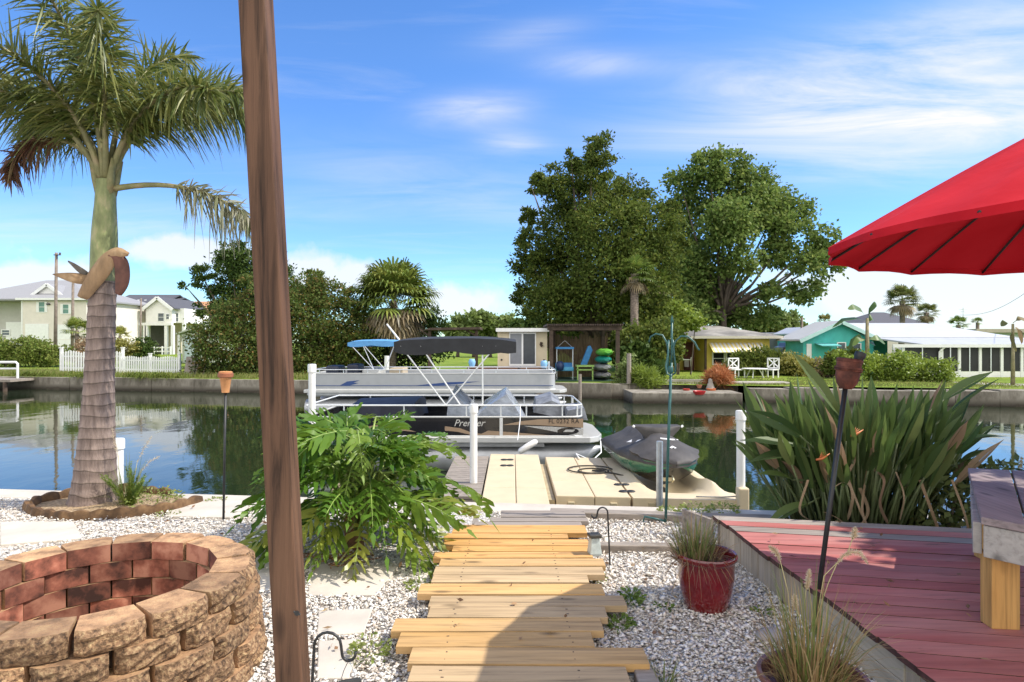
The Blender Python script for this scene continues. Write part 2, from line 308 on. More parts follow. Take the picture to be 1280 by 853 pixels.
for k, dy in enumerate((.25, 2, 5, 9, 14, 20, 27, 35, 45, 70, 140, 400, 2500)):
    rows.append([Vector((x, bank_y(max(-120, min(60, x))) + dy, land_z(x, bank_y(max(-120, min(60, x))) + dy))) for x in xs])
mb = MB(); mb.grid(rows); tag(obj('lawn', mb, lawn_mat(), smooth=True), kind='structure')

# near seawall and far seawalls
def wall_run(name, x0, x1, fy, width, ztop, zbot, mat, label, cat, step=1.6, jit=.012, bevel=.015):
    mb = MB(); n = max(1, int((x1 - x0) / step)); 
    for i in range(n):
        a, b = x0 + (x1-x0)*i/n, x0 + (x1-x0)*(i+1)/n - .012; j = R.uniform(-jit, jit); k = R.uniform(-jit, jit)
        ya, yb = fy(a), fy(b)
        mb.hexa([(a,ya+k,zbot),(b,yb+k,zbot),(b,yb+width,zbot),(a,ya+width,zbot)], [(a,ya+k,ztop+j),(b,yb+k,ztop+j),(b,yb+width,ztop+j),(a,ya+width,ztop+j)])
    return tag(obj(name, mb, mat, bevel=bevel), label, cat)
wall_run('seawall', -40, 40, lambda x: wall_y(x) - .33, .33, .012, -1.6, slab, 'pale concrete seawall cap along the near edge of the canal', 'seawall', 3.2, .004)
tb = MB()
tb.bar((.35, wall_y(.35)-.45, .04), (2.3, wall_y(2.3)-.45, .035), .14, .06)
tag(obj('landscape_timber', tb, greywood, bevel=.008), 'grey timber laid along the seawall in front of the beige dock', 'timber')
tb = MB(); tb.bar((.42, 4.9, .03), (1.35, 4.86, .03), .09, .07)
tag(obj('landscape_timber', tb, greywood, bevel=.008), 'half buried grey timber in the gravel behind the red pot', 'timber')
tb = MB(); tb.bar((.62, 3.0, .03), (.60, 2.35, .03), .10, .09)
tag(obj('landscape_timber', tb, greywood, bevel=.008), 'short grey timber end poking out beside the nearest walkway planks', 'timber')

far_l = wall_run('seawall', -45, -1.5, bank_y, .35, -.23, -1.8, seaconc, 'stained concrete seawall below the white picket fence across the canal', 'seawall', 2.4, .03)
wall_run('seawall', -1.5, 4.4, bank_y, .35, -.2, -1.8, seaconc, 'mottled grey seawall in front of the brown pergola', 'seawall', 2.9, .02)
wall_run('seawall', 9.9, 40, lambda x: bank_y(x)-.4, .6, -.30, -1.8, seaconc, 'low stone edged seawall below the turquoise house lawn', 'seawall', 1.5, .05)
mb = MB(); x0, x1 = P(790,0,26.2).x, P(925,0,26.2).x
mb.hexa([(x0,26.1,-1.5),(x1,25.9,-1.5),(x1+.1,28.2,-1.5),(x0,28.8,-1.5)], [(x0,26.1,-.46),(x1,25.9,-.46),(x1+.1,28.2,-.46),(x0,28.8,-.46)])
tag(obj('concrete_pier', mb, seaconc, bevel=.03), 'flat concrete landing slab at the water in front of the yellow house', 'pier')
mb = MB(); mb.bx(4.35, 10.0, 28.3, 28.6, -1.6, -.24)
tag(obj('seawall', mb, seaconc, bevel=.02), 'short retaining wall behind the concrete landing slab', 'seawall')

# ------------------------------------------------------------------ white shell gravel, far more than one could count
PIT = (-1.97, 3.04)
slabs = [((388,708),(497,712),(470,748),(385,748)), ((398,768),(466,765),(455,795),(396,800)), ((398,806),(452,803),(436,853),(396,853)), ((0,655),(92,655),(104,676),(0,684)), ((222,630),(312,628),(306,650),(206,648)), ((300,706),(340,700),(340,738),(315,745))]
def in_poly(px, py, poly):
    c = np.zeros(len(px), bool); n = len(poly)
    for i in range(n):
        (x1,y1),(x2,y2) = poly[i], poly[(i+1) % n]
        with np.errstate(divide='ignore', invalid='ignore'):
            c ^= ((y1 > py) != (y2 > py)) & (px < (x2-x1)*(py-y1)/(y2-y1+1e-12)+x1)
    return c
BED = [(252,629),(215,640),(170,646),(120,650),(78,650),(45,645),(33,638),(48,630),(90,622),(150,615),(215,620)]
bedw = [(G(a,b).x, G(a,b).y) for a, b in BED]
def pebbles():
    pts = []
    for x0,x1,y0,y1,n in ((-1.6,-.2,2.1,4.3,14500),(-3.3,-1.0,3.0,6.9,16000),(-6.8,-3.3,4.2,7.0,12000),(.3,1.85,2.0,4.0,15000),(.3,1.85,4.0,6.0,11500),(-.2,.4,5.0,6.0,600),(-3.3,-1.4,2.0,3.2,5000)):
        pts.append(np.column_stack([NR.uniform(x0,x1,n), NR.uniform(y0,y1,n)]))
    p = np.concatenate(pts); x, y = p[:,0], p[:,1]; k = np.hypot(x-PIT[0], y-PIT[1]) > .69; k &= y < wall_y(x) - .36
    for s in slabs:
        w = [(G(a,b).x, G(a,b).y) for a, b in s]; cx = sum(q[0] for q in w)/4; cy = sum(q[1] for q in w)/4
        k &= ~in_poly(x, y, [(cx+(a-cx)*.98, cy+(b-cy)*.98) for a, b in w]) | (NR.random(len(x)) < .03)
    k &= ~in_poly(x, y, bedw); k &= ~((x > -.42) & (x < .35) & (y < 5.0)); p = p[k]; n = len(p)
    base = np.array([(1,0,0),(0,1,0),(-1,0,0),(0,-1,0),(0,0,.55),(0,0,-.55)]); s = NR.gamma(2.6, .0025, n) + .004
    V = base[None] * (1 + NR.uniform(-.38,.38,(n,6,3))); V = V * np.stack([s*NR.uniform(.8,1.5,n), s, s*NR.uniform(.35,.9,n)], 1)[:,None,:]
    a = NR.uniform(0, 2*PI, n); t = NR.normal(0,.45,n); c, q = np.cos(t), np.sin(t)
    X, Y, Z = V[...,0], V[...,1], V[...,2]; X, Z = X*c[:,None]+Z*q[:,None], -X*q[:,None]+Z*c[:,None]; c, q = np.cos(a), np.sin(a)
    X, Y = X*c[:,None]-Y*q[:,None], X*q[:,None]+Y*c[:,None]
    V = np.stack([X + p[:,0,None], Y + p[:,1,None], Z + .004 + NR.random(n)[:,None]*.016], 2).reshape(-1,3)
    T = np.array([(0,1,4),(1,2,4),(2,3,4),(3,0,4),(1,0,5),(2,1,5),(3,2,5),(0,3,5)]); Q = (np.arange(n)[:,None,None]*6 + T[None]).reshape(-1,3)
    m = leafmat('shell_chips', [(.80,.76,.69),(.84,.81,.76),(.66,.61,.53),(.80,.76,.69),(.74,.66,.56),(.36,.31,.26),(.82,.79,.73),(.78,.75,.71),(.52,.41,.32),(.82,.79,.74)], transl=0.02, rough=.7, spec=.3)
    tag(objnp('gravel', V, Q, m), 'loose white shell gravel covering the yard', None, None, 'stuff')
pebbles()
lab = ['square concrete stepping stone in front of the big lobed leaf plant', 'second concrete stepping stone from the big lobed leaf plant', 'concrete stepping stone nearest the camera under the hanging solar lantern', 'long grey slab in the gravel between fire pit and palm bed at the left edge', 'pale slab at the foot of the terracotta torch by the canal', 'slab partly hidden behind the leaning brown post']
for s, lb in zip(slabs, lab):
    mb = MB(); q = [G(a,b) for a, b in s]; mb.prism([v + Vector((0,0,-.03)) for v in q][::-1], (0,0,.052)); tag(obj('stepping_stone', mb, slab, bevel=.006), lb, 'stepping stone', 'concrete slabs in the gravel')

# ------------------------------------------------------------------ fire pit of loose wall blocks
def fire_pit():
    t = thing('fire_pit', 'round fire pit of stacked rough faced red and tan wall blocks', 'fire pit', (PIT[0], PIT[1], 0))
    bm = M('wall_block', (.39,.225,.115), .95, .5, 11, c2=(.50,.32,.16), bump=.6, bdist=.012, rnd=.3, bscale=90)
    face = M('split_face', (.26,.15,.078), .95, .72, 52, c2=(.46,.32,.17), bump=1.0, bdist=.022, rnd=.25)
    inn = M('inner_block', (.24,.08,.048), .92, .8, 5, thr=(.38,.62), c2=(.42,.19,.12), bump=.4, bdist=.008, rnd=.5)
    n = 16; h = .1
    for c in range(5):
        for i in range(n):
            a0 = 2*PI*(i + (.5 if c % 2 else 0) + .15)/n + .012; a1 = a0 + 2*PI/n - .03; jr = R.uniform(-.012,.012) + (4-c)*.012; z0 = c*h; z1 = z0 + h - .004 + R.uniform(-.002,.002); ri = .51 + R.uniform(-.008,.008)
            am = (a0+a1)/2; mb = MB(); k = 7; out = []; cz = 5
            # split outer face: bulging, chamfered, irregular
            rows = []
            for j in range(cz+1):
                v = j/cz; row = []
                for u in range(k+1):
                    w = u/k; a = a0 + (a1-a0)*w; edge = min(w, 1-w)*2
                    rr = .675 + jr + .032*min(1, edge*4) * (1 - .35*abs(2*v-1)**3) + (R.uniform(-.012,.012) if 0 < j < cz else R.uniform(-.004,.004))
                    if c == 4 and j == cz: rr -= .012
                    row.append(Vector((PIT[0]+rr*math.cos(a), PIT[1]+rr*math.sin(a), z0+(z1-z0)*v)))
                rows.append(row)
            mb.grid([r[::-1] for r in rows][::-1] if False else rows, 1)
            ia = a0 - .006; ib = a1 + .006
            I0 = [Vector((PIT[0]+ri*math.cos(a), PIT[1]+ri*math.sin(a), z0)) for a in (ia, ib)]; I1 = [v + Vector((0,0,z1-z0)) for v in I0]
            mb.add(rows[-1] + [I1[1], I1[0]], [tuple(range(k+3))], 0)
            mb.add(rows[0] + [I0[1], I0[0]], [tuple(range(k+2, -1, -1))], 0)
            mb.add([I0[0], I0[1], I1[1], I1[0]], [(3,2,1,0)][::-1], 2)
            mb.add([r[0] for r in rows] + [I1[0], I0[0]], [tuple(range(cz+2, -1, -1))], 0); mb.add([r[-1] for r in rows] + [I1[1], I0[1]], [tuple(range(cz+3))], 0)
            obj('block', mb, [bm, face, inn], t)
    mb = MB(); rows = [[Vector((PIT[0]+r*math.cos(a), PIT[1]+r*math.sin(a), .03 + R.uniform(0,.02) + .05*(1-r/.5))) for a in np.linspace(0,2*PI,24,endpoint=False)] for r in (.505,.4,.25,.1,.01)]
    m2 = MB(); m2.grid([[Vector((PIT[0]+r*math.cos(a),PIT[1]+r*math.sin(a),z)) for a in np.linspace(0,2*PI,48,endpoint=False)] for r,z in ((.56,0),(.60,0),(.60,.43),(.56,.43),(.56,0))], closed=True); obj('core_fill', m2, M('pit_fill', (.10,.07,.05), .95, .4, 20), t)
    mb.grid(rows, closed=True); obj('sand_bed', mb, M('ash_sand', (.34,.27,.19), .95, .4, 18, bump=.6, bdist=.02), t, smooth=True)
    for i, (a, b) in enumerate((((-.25,.1,.09),(.1,.3,.12)), ((-.2,-.1,.1),(.2,.2,.13)))):
        mb = MB(); o = Vector((PIT[0],PIT[1],0)); mb.tube([o+Vector(a), o+(Vector(a)+Vector(b))/2+Vector((0,.01,.01)), o+Vector(b)], [.035,.04,.03], 9); obj('burnt_log', mb, M('charred_wood', (.30,.22,.14), .9, .6, 12, (1,1,1), bump=.5), t, smooth=50)
fire_pit()

# ------------------------------------------------------------------ plank walkway
walk = thing('plank_walkway', 'timber walkway of uneven staggered planks leading to the dock', 'walkway', (0,4,0))
w_or = woodmat('stained_plank', (.56,.30,.095), (.63,.36,.14), .42, .62, .06); w_tn = woodmat('tan_plank', (.53,.345,.165), (.58,.345,.13), .45, .68, .16); w_mx = woodmat('greyed_plank', (.46,.33,.19), (.52,.37,.21), .5, .75, .16); w_gy = woodmat('weathered_plank', (.25,.21,.18), (.33,.29,.25), .4, .85, .12)
PL = [(378,402,205,615),(404,418,180,557),(420,439,178,622),(441,457,205,625),(459,477,148,632),(479,501,165,670),(503,527,148,668),(529,552,142,620),(555,587,100,668),(589,621,133,735),(623,657,130,677),(659,699,20,665),(701,745,35,637),(747,798,70,803),(801,850,70,745),(856,912,40,770),(918,985,30,740),(992,1075,0,760)]
screwm = M('dark_screw', (.06,.045,.035), .6, .3, 20)
for k, (a, b, l, r) in enumerate(PL):
    y0, y1 = (1.5*F/(500+.4138*q-HZ) for q in (a, b)); 
    c = .4138; xl = (480+c*l-640)/F*y1; xr = (480+c*r-640)/F*y1
    mb = MB(); tz = R.uniform(-.004,.004); tw = R.uniform(-.012,.012)
    mb.box(((xl+xr)/2, (y0+y1)/2, .081+tz), (xr-xl, y0-y1-.004, .038), Matrix.Rotation(tw, 3, 'Z')); 
    for sx in (-.32, .3):
        for sy in (.3, .72): mb.tube([(sx+R.uniform(-.015,.015), y0+(y1-y0)*sy, .0995+tz), (sx, y0+(y1-y0)*sy, .1006+tz)], .0032, 8, mi=1)
    o = obj('plank', mb, [(w_or if k < 5 else w_mx if k in (6, 7, 9, 10, 14) else w_tn), screwm], walk, bevel=.004)
for (py0, py1, l, r) in ((638,646,626,733),(647,651.5,612,736),(652,657,592,728)):
    y0, y1 = (1.52*F/(q-HZ) for q in (py0, py1)); mb = MB(); mb.bx((l-640)/F*y1, (r-640)/F*y1, y1+.004, y0-.004, .042, .08); tag(obj('plank', mb, w_gy, walk, bevel=.004), 'weathered grey plank')
for x in (-.32, .3):
    mb = MB(); mb.bx(x-.022, x+.022, 1.0, 5.6, .0, .06); obj('stringer', mb, greywood, walk)

# ------------------------------------------------------------------ red deck
deck = thing('wooden_deck', 'low wooden deck with worn red painted boards and grey side boards', 'deck', (2.5,3.5,0))
d_red = woodmat('worn_red_paint', (.37,.115,.10), (.45,.20,.175), .25, .7, .14, knots=False, wear=((.14,.08,.055), .61)); d_red2 = d_red
side = woodmat('grey_side_board', (.40,.335,.26), (.47,.39,.29), .3, .8, .16, axis=2); sideh = woodmat('grey_plank_side', (.40,.35,.27), (.46,.39,.28), .3, .8, .1, axis=1)
DA, DB = Vector((1.59,4.98,0)), Vector((1.76,1.4,0)); dd = (DB-DA).normalized(); dv = Vector((1,-.2,0)).normalized()
s = 0; k = 0; L_ = (DB-DA).length; rawedge = M('raw_board_edge', (.075,.032,.025), .9, .5, 14)
while s < L_ - .1:
    w = .137; a = DA + dd*(s+.003); b = DA + dd*(s+w-.003); ln = 4.6 + R.uniform(-.02,.02); j = R.uniform(-.012,.018); dz = R.uniform(-.002,.002)
    a2, b2 = a - dv*(.012+j), b - dv*(.012+j)
    mb = MB(); z0, z1 = .222+dz, .252+dz
    mb.hexa([b2+Vector((0,0,z0)), b2+dv*ln+Vector((0,0,z0)), a2+dv*ln+Vector((0,0,z0)), a2+Vector((0,0,z0))], [b2+Vector((0,0,z1)), b2+dv*ln+Vector((0,0,z1)), a2+dv*ln+Vector((0,0,z1)), a2+Vector((0,0,z1))])
    mb.m = [0 if i == 1 else 1 for i in range(len(mb.m))]; o = obj('board', mb, [w_gy if k in (0, 2) else d_red, rawedge], deck, bevel=.002)
    if k in (0, 2): tag(o, 'bare grey board')
    s += w; k += 1
mb = MB(); q = [DA+dv*.12+dd*.03, DB+dv*.12-dd*.12, DB+dv*4.5-dd*.12, DA+dv*4.5+dd*.03]; mb.hexa([p+Vector((0,0,.17)) for p in q[::-1]], [p+Vector((0,0,.243)) for p in q[::-1]]); obj('gap_shade_sheet', mb, M('gap_shade', (.02,.016,.013), .95, .3, 6), deck)  # dark sheet below the boards stands in for shade in the gaps
s = .02; nrm = Vector((-1,0,0))
while s < L_ - .05:
    a = DA + dd*s; w = .098
    if 1.45 < s < 2.15: w = .7
    b = DA + dd*(s+w-.004); mb = MB(); o = dv*(.016+R.uniform(0,.006))
    if w > .5:
        for z0, z1 in ((.0,.11),(.114,.218)):
            mb.hexa([a+o+Vector((0,0,z0)), b+o+Vector((0,0,z0)), b+o+dv*.03+Vector((0,0,z0)), a+o+dv*.03+Vector((0,0,z0))], [a+o+Vector((0,0,z1)), b+o+Vector((0,0,z1)), b+o+dv*.03+Vector((0,0,z1)), a+o+dv*.03+Vector((0,0,z1))])
    else: mb.hexa([a+o, b+o, b+o+dv*.03, a+o+dv*.03], [q+Vector((0,0,.219)) for q in (a+o, b+o, b+o+dv*.03, a+o+dv*.03)])
    obj('side_board', mb, sideh if w > .5 else side, deck, bevel=.003); s += w
mb = MB(); a = DA + dv*.02; mb.bar(a+Vector((0,.03,.12)), a+dv*4.4+Vector((0,.03,.12)), .03, .2); obj('rear_fascia', mb, w_gy, deck)
mb = MB(); a = DA+Vector((-.01,-.02,.0)); mb.bar(a+Vector((-.02,.03,.12)), a+Vector((-.16,.34,.12)), .03, .2); obj('end_board', mb, w_gy, deck)

# bench on the deck
bench = thing('bench', 'weathered grey purple bench with a golden post leg on the red deck', 'bench', (2.6,3.4,.25))
zs = .78; c = [Vector((2.20,3.01,zs)), Vector((2.97,4.18,zs)), Vector((3.9,3.9,zs)), Vector((2.62,2.42,zs))]
b_w = woodmat('weathered_seat', (.235,.185,.185), (.30,.245,.235), .4, .85, .1, axis=1, wear=((.14,.1,.09), .66)); b_g = woodmat('grey_apron', (.36,.335,.30), (.42,.39,.35), .35, .85, .1)
n = 4
for i in range(n):
    u0, u1 = i/n + .006, (i+1)/n - .006; p = [c[0].lerp(c[3], u0), c[0].lerp(c[3], u1), c[1].lerp(c[2], u1), c[1].lerp(c[2], u0)]; mb = MB(); mb.hexa([q-Vector((0,0,.036)) for q in p], p); obj('seat_board', mb, b_w, bench, bevel=.005)
ins = Vector((.02,.02,0))
mb = MB(); mb.bar(c[0]+Vector((.03,.01,-.115)), c[3]+Vector((.03,.01,-.115)), .036, .15); obj('apron', mb, b_g, bench, bevel=.004)
mb = MB(); mb.bar(c[0]+Vector((.025,.05,-.115)), c[1]+Vector((.03,-.02,-.115)), .036, .15); obj('apron', mb, b_g, bench, bevel=.004)
golden = woodmat('golden_post', (.50,.27,.085), (.60,.36,.13), .45, .6, .05, axis=2)
for q in (Vector((2.325,3.05,0)), Vector((2.98,4.0,0)), Vector((3.3,3.6,0)), Vector((2.66,2.60,0))):
    mb = MB(); mb.box((q.x, q.y, .425), (.125,.09,.35+.00), Matrix.Rotation(-.1, 3, 'Z')); obj('leg', mb, golden, bench, bevel=.004)

# leaning timber post
def slanted_post():
    mb = MB(); y = 2.15; w = .089
    def at(z): f = (z-.46)/(2.75-.46); return -.745+(-.87+.745)*f + .02, y + .0*f
    vs = []
    for z in (-.02, 3.05):
        x, yy = at(z); vs.append([(x-w/2-.01,yy-w/2,z),(x+w/2-.01,yy-w/2,z),(x+w/2-.01,yy+w/2,z),(x-w/2-.01,yy+w/2,z)])
    mb.hexa(vs[0], vs[1]); return mb
post = obj('timber_post', slanted_post(), woodmat('brown_post', (.085,.044,.026), (.125,.066,.038), .8, .7, 0, axis=2), bevel=.006)
mb = MB(); kx = P(371,767,2.10); mb.lathe([(0,0),(.006,0),(.009,.003)], (kx.x,2.1042,kx.z), 10, rot=Matrix.Rotation(rad(90),3,'X')); mb.tube([(kx.x-.012,2.1045,kx.z+.004),(kx.x+.010,2.1045,kx.z-.006)], .0035, 6); obj('knot', mb, black, post)
tag(post, 'reddish brown square timber post leaning to the left in the foreground', 'post')
# ------------------------------------------------------------------ writing
def text(name, s, x0, x1, z0, z1, y, mat, parent, shear=0, label=None):
    cu = bpy.data.curves.new('lettering', 'FONT'); cu.body = s; cu.size = 1; cu.shear = shear; cu.extrude = .02; cu.resolution_u = 3
    t = bpy.data.objects.new('lettering', cu); col.objects.link(t); bpy.context.view_layer.update()
    me = bpy.data.meshes.new_from_object(t.evaluated_get(bpy.context.evaluated_depsgraph_get())); bpy.data.objects.remove(t)
    a = np.array([v.co[:] for v in me.vertices]); lo, hi = a.min(0), a.max(0); b = np.empty_like(a)
    b[:,0] = x0 + (a[:,0]-lo[0])/(hi[0]-lo[0])*(x1-x0); b[:,2] = z0 + (a[:,1]-lo[1])/(hi[1]-lo[1])*(z1-z0); b[:,1] = y - a[:,2]*.1
    mb = MB(); mb.add(b.tolist(), [tuple(p.vertices) for p in me.polygons]); bpy.data.meshes.remove(me)
    return tag(obj(name, mb, mat, parent), label)

# ------------------------------------------------------------------ floating dock, jet ski port
beige = M('beige_dock_plastic', (.60,.49,.32), .6, .06, 3, bump=.12, bscale=120, bdist=.002)
beige_dk = M('beige_dock_side', (.40,.33,.20), .65, .15, 5)
rubber = M('black_rubber', (.02,.02,.02), .6, .2, 10)
DZ = -.35
def fy(x, base=8.12): return base - .1*(x-.55)
dock = thing('floating_dock', 'beige plastic floating dock reaching out beside the pontoon boats', 'dock', (.5,9,DZ))
def slabgrid(xs, ys, sk=0.0):
    mb = MB()
    for i in range(len(xs)-1):
        for j in range(len(ys)-1):
            x0, x1, y0, y1 = xs[i]+.004, xs[i+1]-.004, ys[j]+.004, ys[j+1]-.004
            b = [(x0,y0-sk*x0),(x1,y0-sk*x1),(x1,y1-sk*x1),(x0,y1-sk*x0)]
            mb.hexa([(p,q,DZ-.38) for p,q in b], [(p,q,DZ) for p,q in b])
    return mb
obj('walkway_section', slabgrid([-.38,.05,.46], [6.38,8.6,11.15], .1), beige, dock, bevel=.012)
mb = slabgrid([.56,1.05,1.5], [8.2,9.1,10.0,10.95], .1); obj('main_section', mb, beige, dock, bevel=.012)
mb = MB(); mb.hexa([(.47,8.2,DZ-.3),(.55,8.2,DZ-.3),(.55,10.6,DZ-.3),(.47,10.6,DZ-.3)],[(.47,8.2,DZ-.07),(.55,8.2,DZ-.07),(.55,10.6,DZ-.07),(.47,10.6,DZ-.07)]); obj('channel', mb, beige_dk, dock)
mb = MB()
for x in (.75,1.28):                                          # moulded lugs on the front face
    mb = MB(); mb.box((x, fy(x, 8.13)-.0, DZ-.16), (.09,.05,.18)); obj('lug', mb, beige_dk, dock, bevel=.01)
def coupler(x, y, par):
    mb = MB(); mb.lathe([(0,.012),(.05,.012),(.06,.004),(.06,0)], (x-.05,y,DZ+.001), 12); mb.lathe([(0,.012),(.05,.012),(.06,.004),(.06,0)], (x+.05,y,DZ+.001), 12); mb.box((x,y,DZ+.008),(.12,.03,.012)); obj('coupler', mb, rubber, par)
for x, y in ((-.08,10.6),(-.08,10.1),(1.5,8.75),(1.5,8.35)): coupler(x, y, dock)
port = thing('jet_ski_port', 'beige moulded cradle float that holds the covered jet ski', 'cradle', (2.2,9,DZ))
mb = MB(); rows = []
for y in np.linspace(8.1, 10.9, 15):
    row = []
    for x in np.linspace(1.52, 2.86, 25):
        u = (x-2.2)/.42; tr = max(0, 1-u*u) * min(1, max(0, (y-8.45)/.9)); z = DZ - .30*tr
        hump = math.exp(-((x-2.63)/.11)**2) * math.exp(-((y-8.75)/.4)**2) * .12 + math.exp(-((x-1.72)/.09)**2) * math.exp(-((y-9.3)/.7)**2) * .05
        ed = max(0, (x-2.66)/.2); z += hump - .1*max(0, ed-.35)*(y > 8.5)
        row.append(Vector((x, y - .1*(x-.55), z)))
    rows.append(row)
mb.grid(rows); f0 = rows[0]; low = [Vector((p.x, p.y, DZ-.38)) for p in f0]; mb.grid([low, f0])
e = [r[-1] for r in rows]; mb.grid([e, [Vector((p.x, p.y, DZ-.38)) for p in e]]); e = [r[0] for r in rows]; mb.grid([[Vector((p.x, p.y, DZ-.38)) for p in e], e])
obj('moulded_float', mb, beige, port, smooth=35)
for x in (1.75,2.15,2.55): mb = MB(); mb.box((x, fy(x,8.10), DZ-.15), (.10,.05,.2)); obj('lug', mb, beige_dk, port, bevel=.01)

# ------------------------------------------------------------------ covered jet ski
ski = thing('jet_ski', 'jet ski under a dark grey fitted cover on its beige cradle', 'jet ski', (2.2,9.6,-.5))
def prof(t, pts):
    for (a, b), (c, d) in zip(pts, pts[1:]):
        if t <= c: u = (t-a)/(c-a); u = u*u*(3-2*u); return b+(d-b)*u
    return pts[-1][1]
Wd = [(0,.006),(.05,.22),(.12,.36),(.25,.49),(.45,.55),(.7,.55),(1,.5)]; Kl = [(0,.405),(.06,.2),(.14,.08),(.28,.0),(1,0)]; Gn = [(0,.42),(.15,.43),(.4,.42),(1,.4)]
Tp = [(0,.46),(.08,.53),(.18,.62),(.28,.72),(.36,.74),(.45,.64),(.55,.66),(.75,.70),(.9,.66),(1,.5)]
def skx(t): return 2.22 - .16*t
hull, cov = [], []
for i in range(27):
    t = i/26; y = 8.62 + 2.55*t; w, kz, gz, tz = prof(t,Wd), prof(t,Kl), prof(t,Gn), prof(t,Tp); x = skx(t); b = -.47
    hull.append([Vector((x+s*w*q, y, b+kz+(gz-kz)*h)) for s, q, h in ((-1,1,1),(-1,1.0,.72),(-1,.86,.45),(-1,.5,.2),(1,0,0),(1,.5,.2),(1,.86,.45),(1,1,.72),(1,1,1))])
    nk = prof(t, [(0,.9),(.2,.75),(.34,.36),(.45,.3),(1,.36)])
    cov.append([Vector((x+w*u*1.02, y, b+gz-.05+(tz-gz+.05)*h + (R.uniform(-.006,.006) if 0 < abs(u) < 1 else 0))) for u, h in ((-1,0),(-1.02,.12),(-.96,.3),(-(nk+.32),.5),(-nk,.72),(-nk*.6,.94),(0,1),(nk*.6,.94),(nk,.72),(nk+.32,.5),(.96,.3),(1.02,.12),(1,0))])
mb = MB(); mb.grid(hull); mb.add(hull[-1], [tuple(range(9))]); mb.add(hull[0], [tuple(range(8,-1,-1))]); mb.m = [1 if (i % 8 in (0,1,6,7) and i//8 < 15) else 0 for i in range(len(mb.m))]
obj('hull', mb, [M('hull_black', (.02,.022,.022), .25, .2, 5, coat=.4), M('hull_green', (.02,.13,.06), .25, .2, 5, coat=.5)], ski, smooth=50)
fab = M('ski_cover', (.06,.054,.05), .7, .22, 5, bump=.3, bscale=9, bdist=.03)
mb = MB(); mb.grid(cov); mb.add(cov[-1], [tuple(range(13))]); mb.add(cov[0], [tuple(range(12,-1,-1))]); cv = obj('cover', mb, fab, ski, smooth=60)
mb = MB(); rows = []
for z, hw, d0, d1 in ((.10,.17,9.42,9.72),(.20,.21,9.44,9.70),(.29,.30,9.46,9.70),(.345,.345,9.48,9.72),(.355,.33,9.50,9.70)):
    x = 2.18; rows.append([Vector((x-hw,d0+.06,z)),Vector((x-hw*.5,d0,z-.012)),Vector((x,d0-.02,z-.02)),Vector((x+hw*.5,d0,z-.012)),Vector((x+hw,d0+.06,z)),Vector((x+hw,d1,z)),Vector((x,d1+.05,z)),Vector((x-hw,d1,z))])
mb.grid(rows, closed=True); mb.add(rows[-1], [tuple(range(8))]); obj('handlebar_cover', mb, fab, ski, smooth=50)
mb = MB()
for s in (-1, 1): mb.tube([(2.18+s*.345,9.56,.33),(2.18+s*.375,9.57,.352)], .018, 8)
obj('grip_end', mb, white, ski, smooth=40)
mb = MB()
wm = M('white_print', (.62,.62,.62), .6, .05, 5)
def on_cover(pts):
    from mathutils.bvhtree import BVHTree
    g = MB(); g.grid(cov); tr = BVHTree.FromPolygons([Vector(v) for v in g.v], g.f); out = []
    for p in pts:
        h = tr.ray_cast(Vector((p[0], p[1], 3)), Vector((0,0,-1))); out.append((h[0] + h[1]*(.006 if h[1].z > 0 else -.006)) if h[0] else Vector((p[0],p[1],0)))
    return out
for poly in ([(1.86,9.72),(1.95,9.62),(2.00,9.75),(1.94,9.86)], [(1.78,9.95),(1.84,9.86),(1.88,10.0)], [(1.80,9.75),(1.83,9.60),(1.86,9.7)]): q = on_cover(poly); mb.add(q, [tuple(range(len(q)))])
q = on_cover([(2.14,9.22),(2.30,9.20),(2.40,9.24),(2.40,9.27),(2.30,9.235),(2.14,9.25)]); mb.add(q, [(0,1,4,5),(1,2,3,4)])
q = on_cover([(2.21,8.98),(2.26,9.03),(2.31,8.98),(2.28,8.96),(2.26,8.99),(2.24,8.96)]); mb.add(q, [(0,1,4,5),(1,2,3,4)])
obj('printed_emblem', mb, wm, ski)
mb = MB(); mb.box((2.13, 8.78, -.28), (.12,.02,.05)); mb.tube([(2.18,8.70,-.22),(2.18,8.64,-.26),(2.18,8.70,-.30)], .012, 6); obj('bow_eye', mb, M('bow_eye_metal', (.5,.45,.3), .4, .1, 5, metal=.6), ski)

# ------------------------------------------------------------------ pilings and poles by the water
def pvc_post(px, ptop, Y, r, label, zb=-1.6, mat=pvc):
    x = (px-640)/F*Y; zt = EYE-(ptop-HZ)/F*Y; t = thing('pvc_piling', label, 'piling', (x,Y,zb), 'capped pvc pilings at the water')
    mb = MB(); mb.tube([(x,Y,zb),(x,Y,zt-.06)], r, 16); obj('pipe', mb, mat, t, smooth=40)
    mb = MB(); mb.lathe([(r*1.22,-.12),(r*1.22,-.02),(r*1.1,-.004),(0,0)], (x,Y,zt), 16); obj('cap', mb, mat, t, smooth=40); return t
pvc_post(390, 455, 9.2, .05, 'tall white capped piling between brown post and blue canopied boat'); pvc_post(592, 505, 9.0, .052, 'white capped piling at the left edge of the beige dock')
pvc_post(926, 513, 7.9, .052, 'white capped piling at the right corner of the jet ski cradle'); pvc_post(147, 548, 7.4, .062, 'short white capped piling behind the palm trunk')
mb = MB(); mb.box((2.83,7.86,-.33), (.13,.14,.30)); tag(obj('piling_bracket', mb, beige, bevel=.02), 'beige bracket box at the foot of the right white piling', 'bracket')
mb = MB(); x = (824-640)/F*7.95; mb.tube([(x,7.93,-1.6),(x,7.93,.37)], .042, 14); mb.tube([(x,7.93,.37),(x,7.93,.375)], .034, 14); tag(obj('steel_pole', mb, galv, smooth=40), 'galvanised steel dock pole in front of the covered jet ski', 'pole')
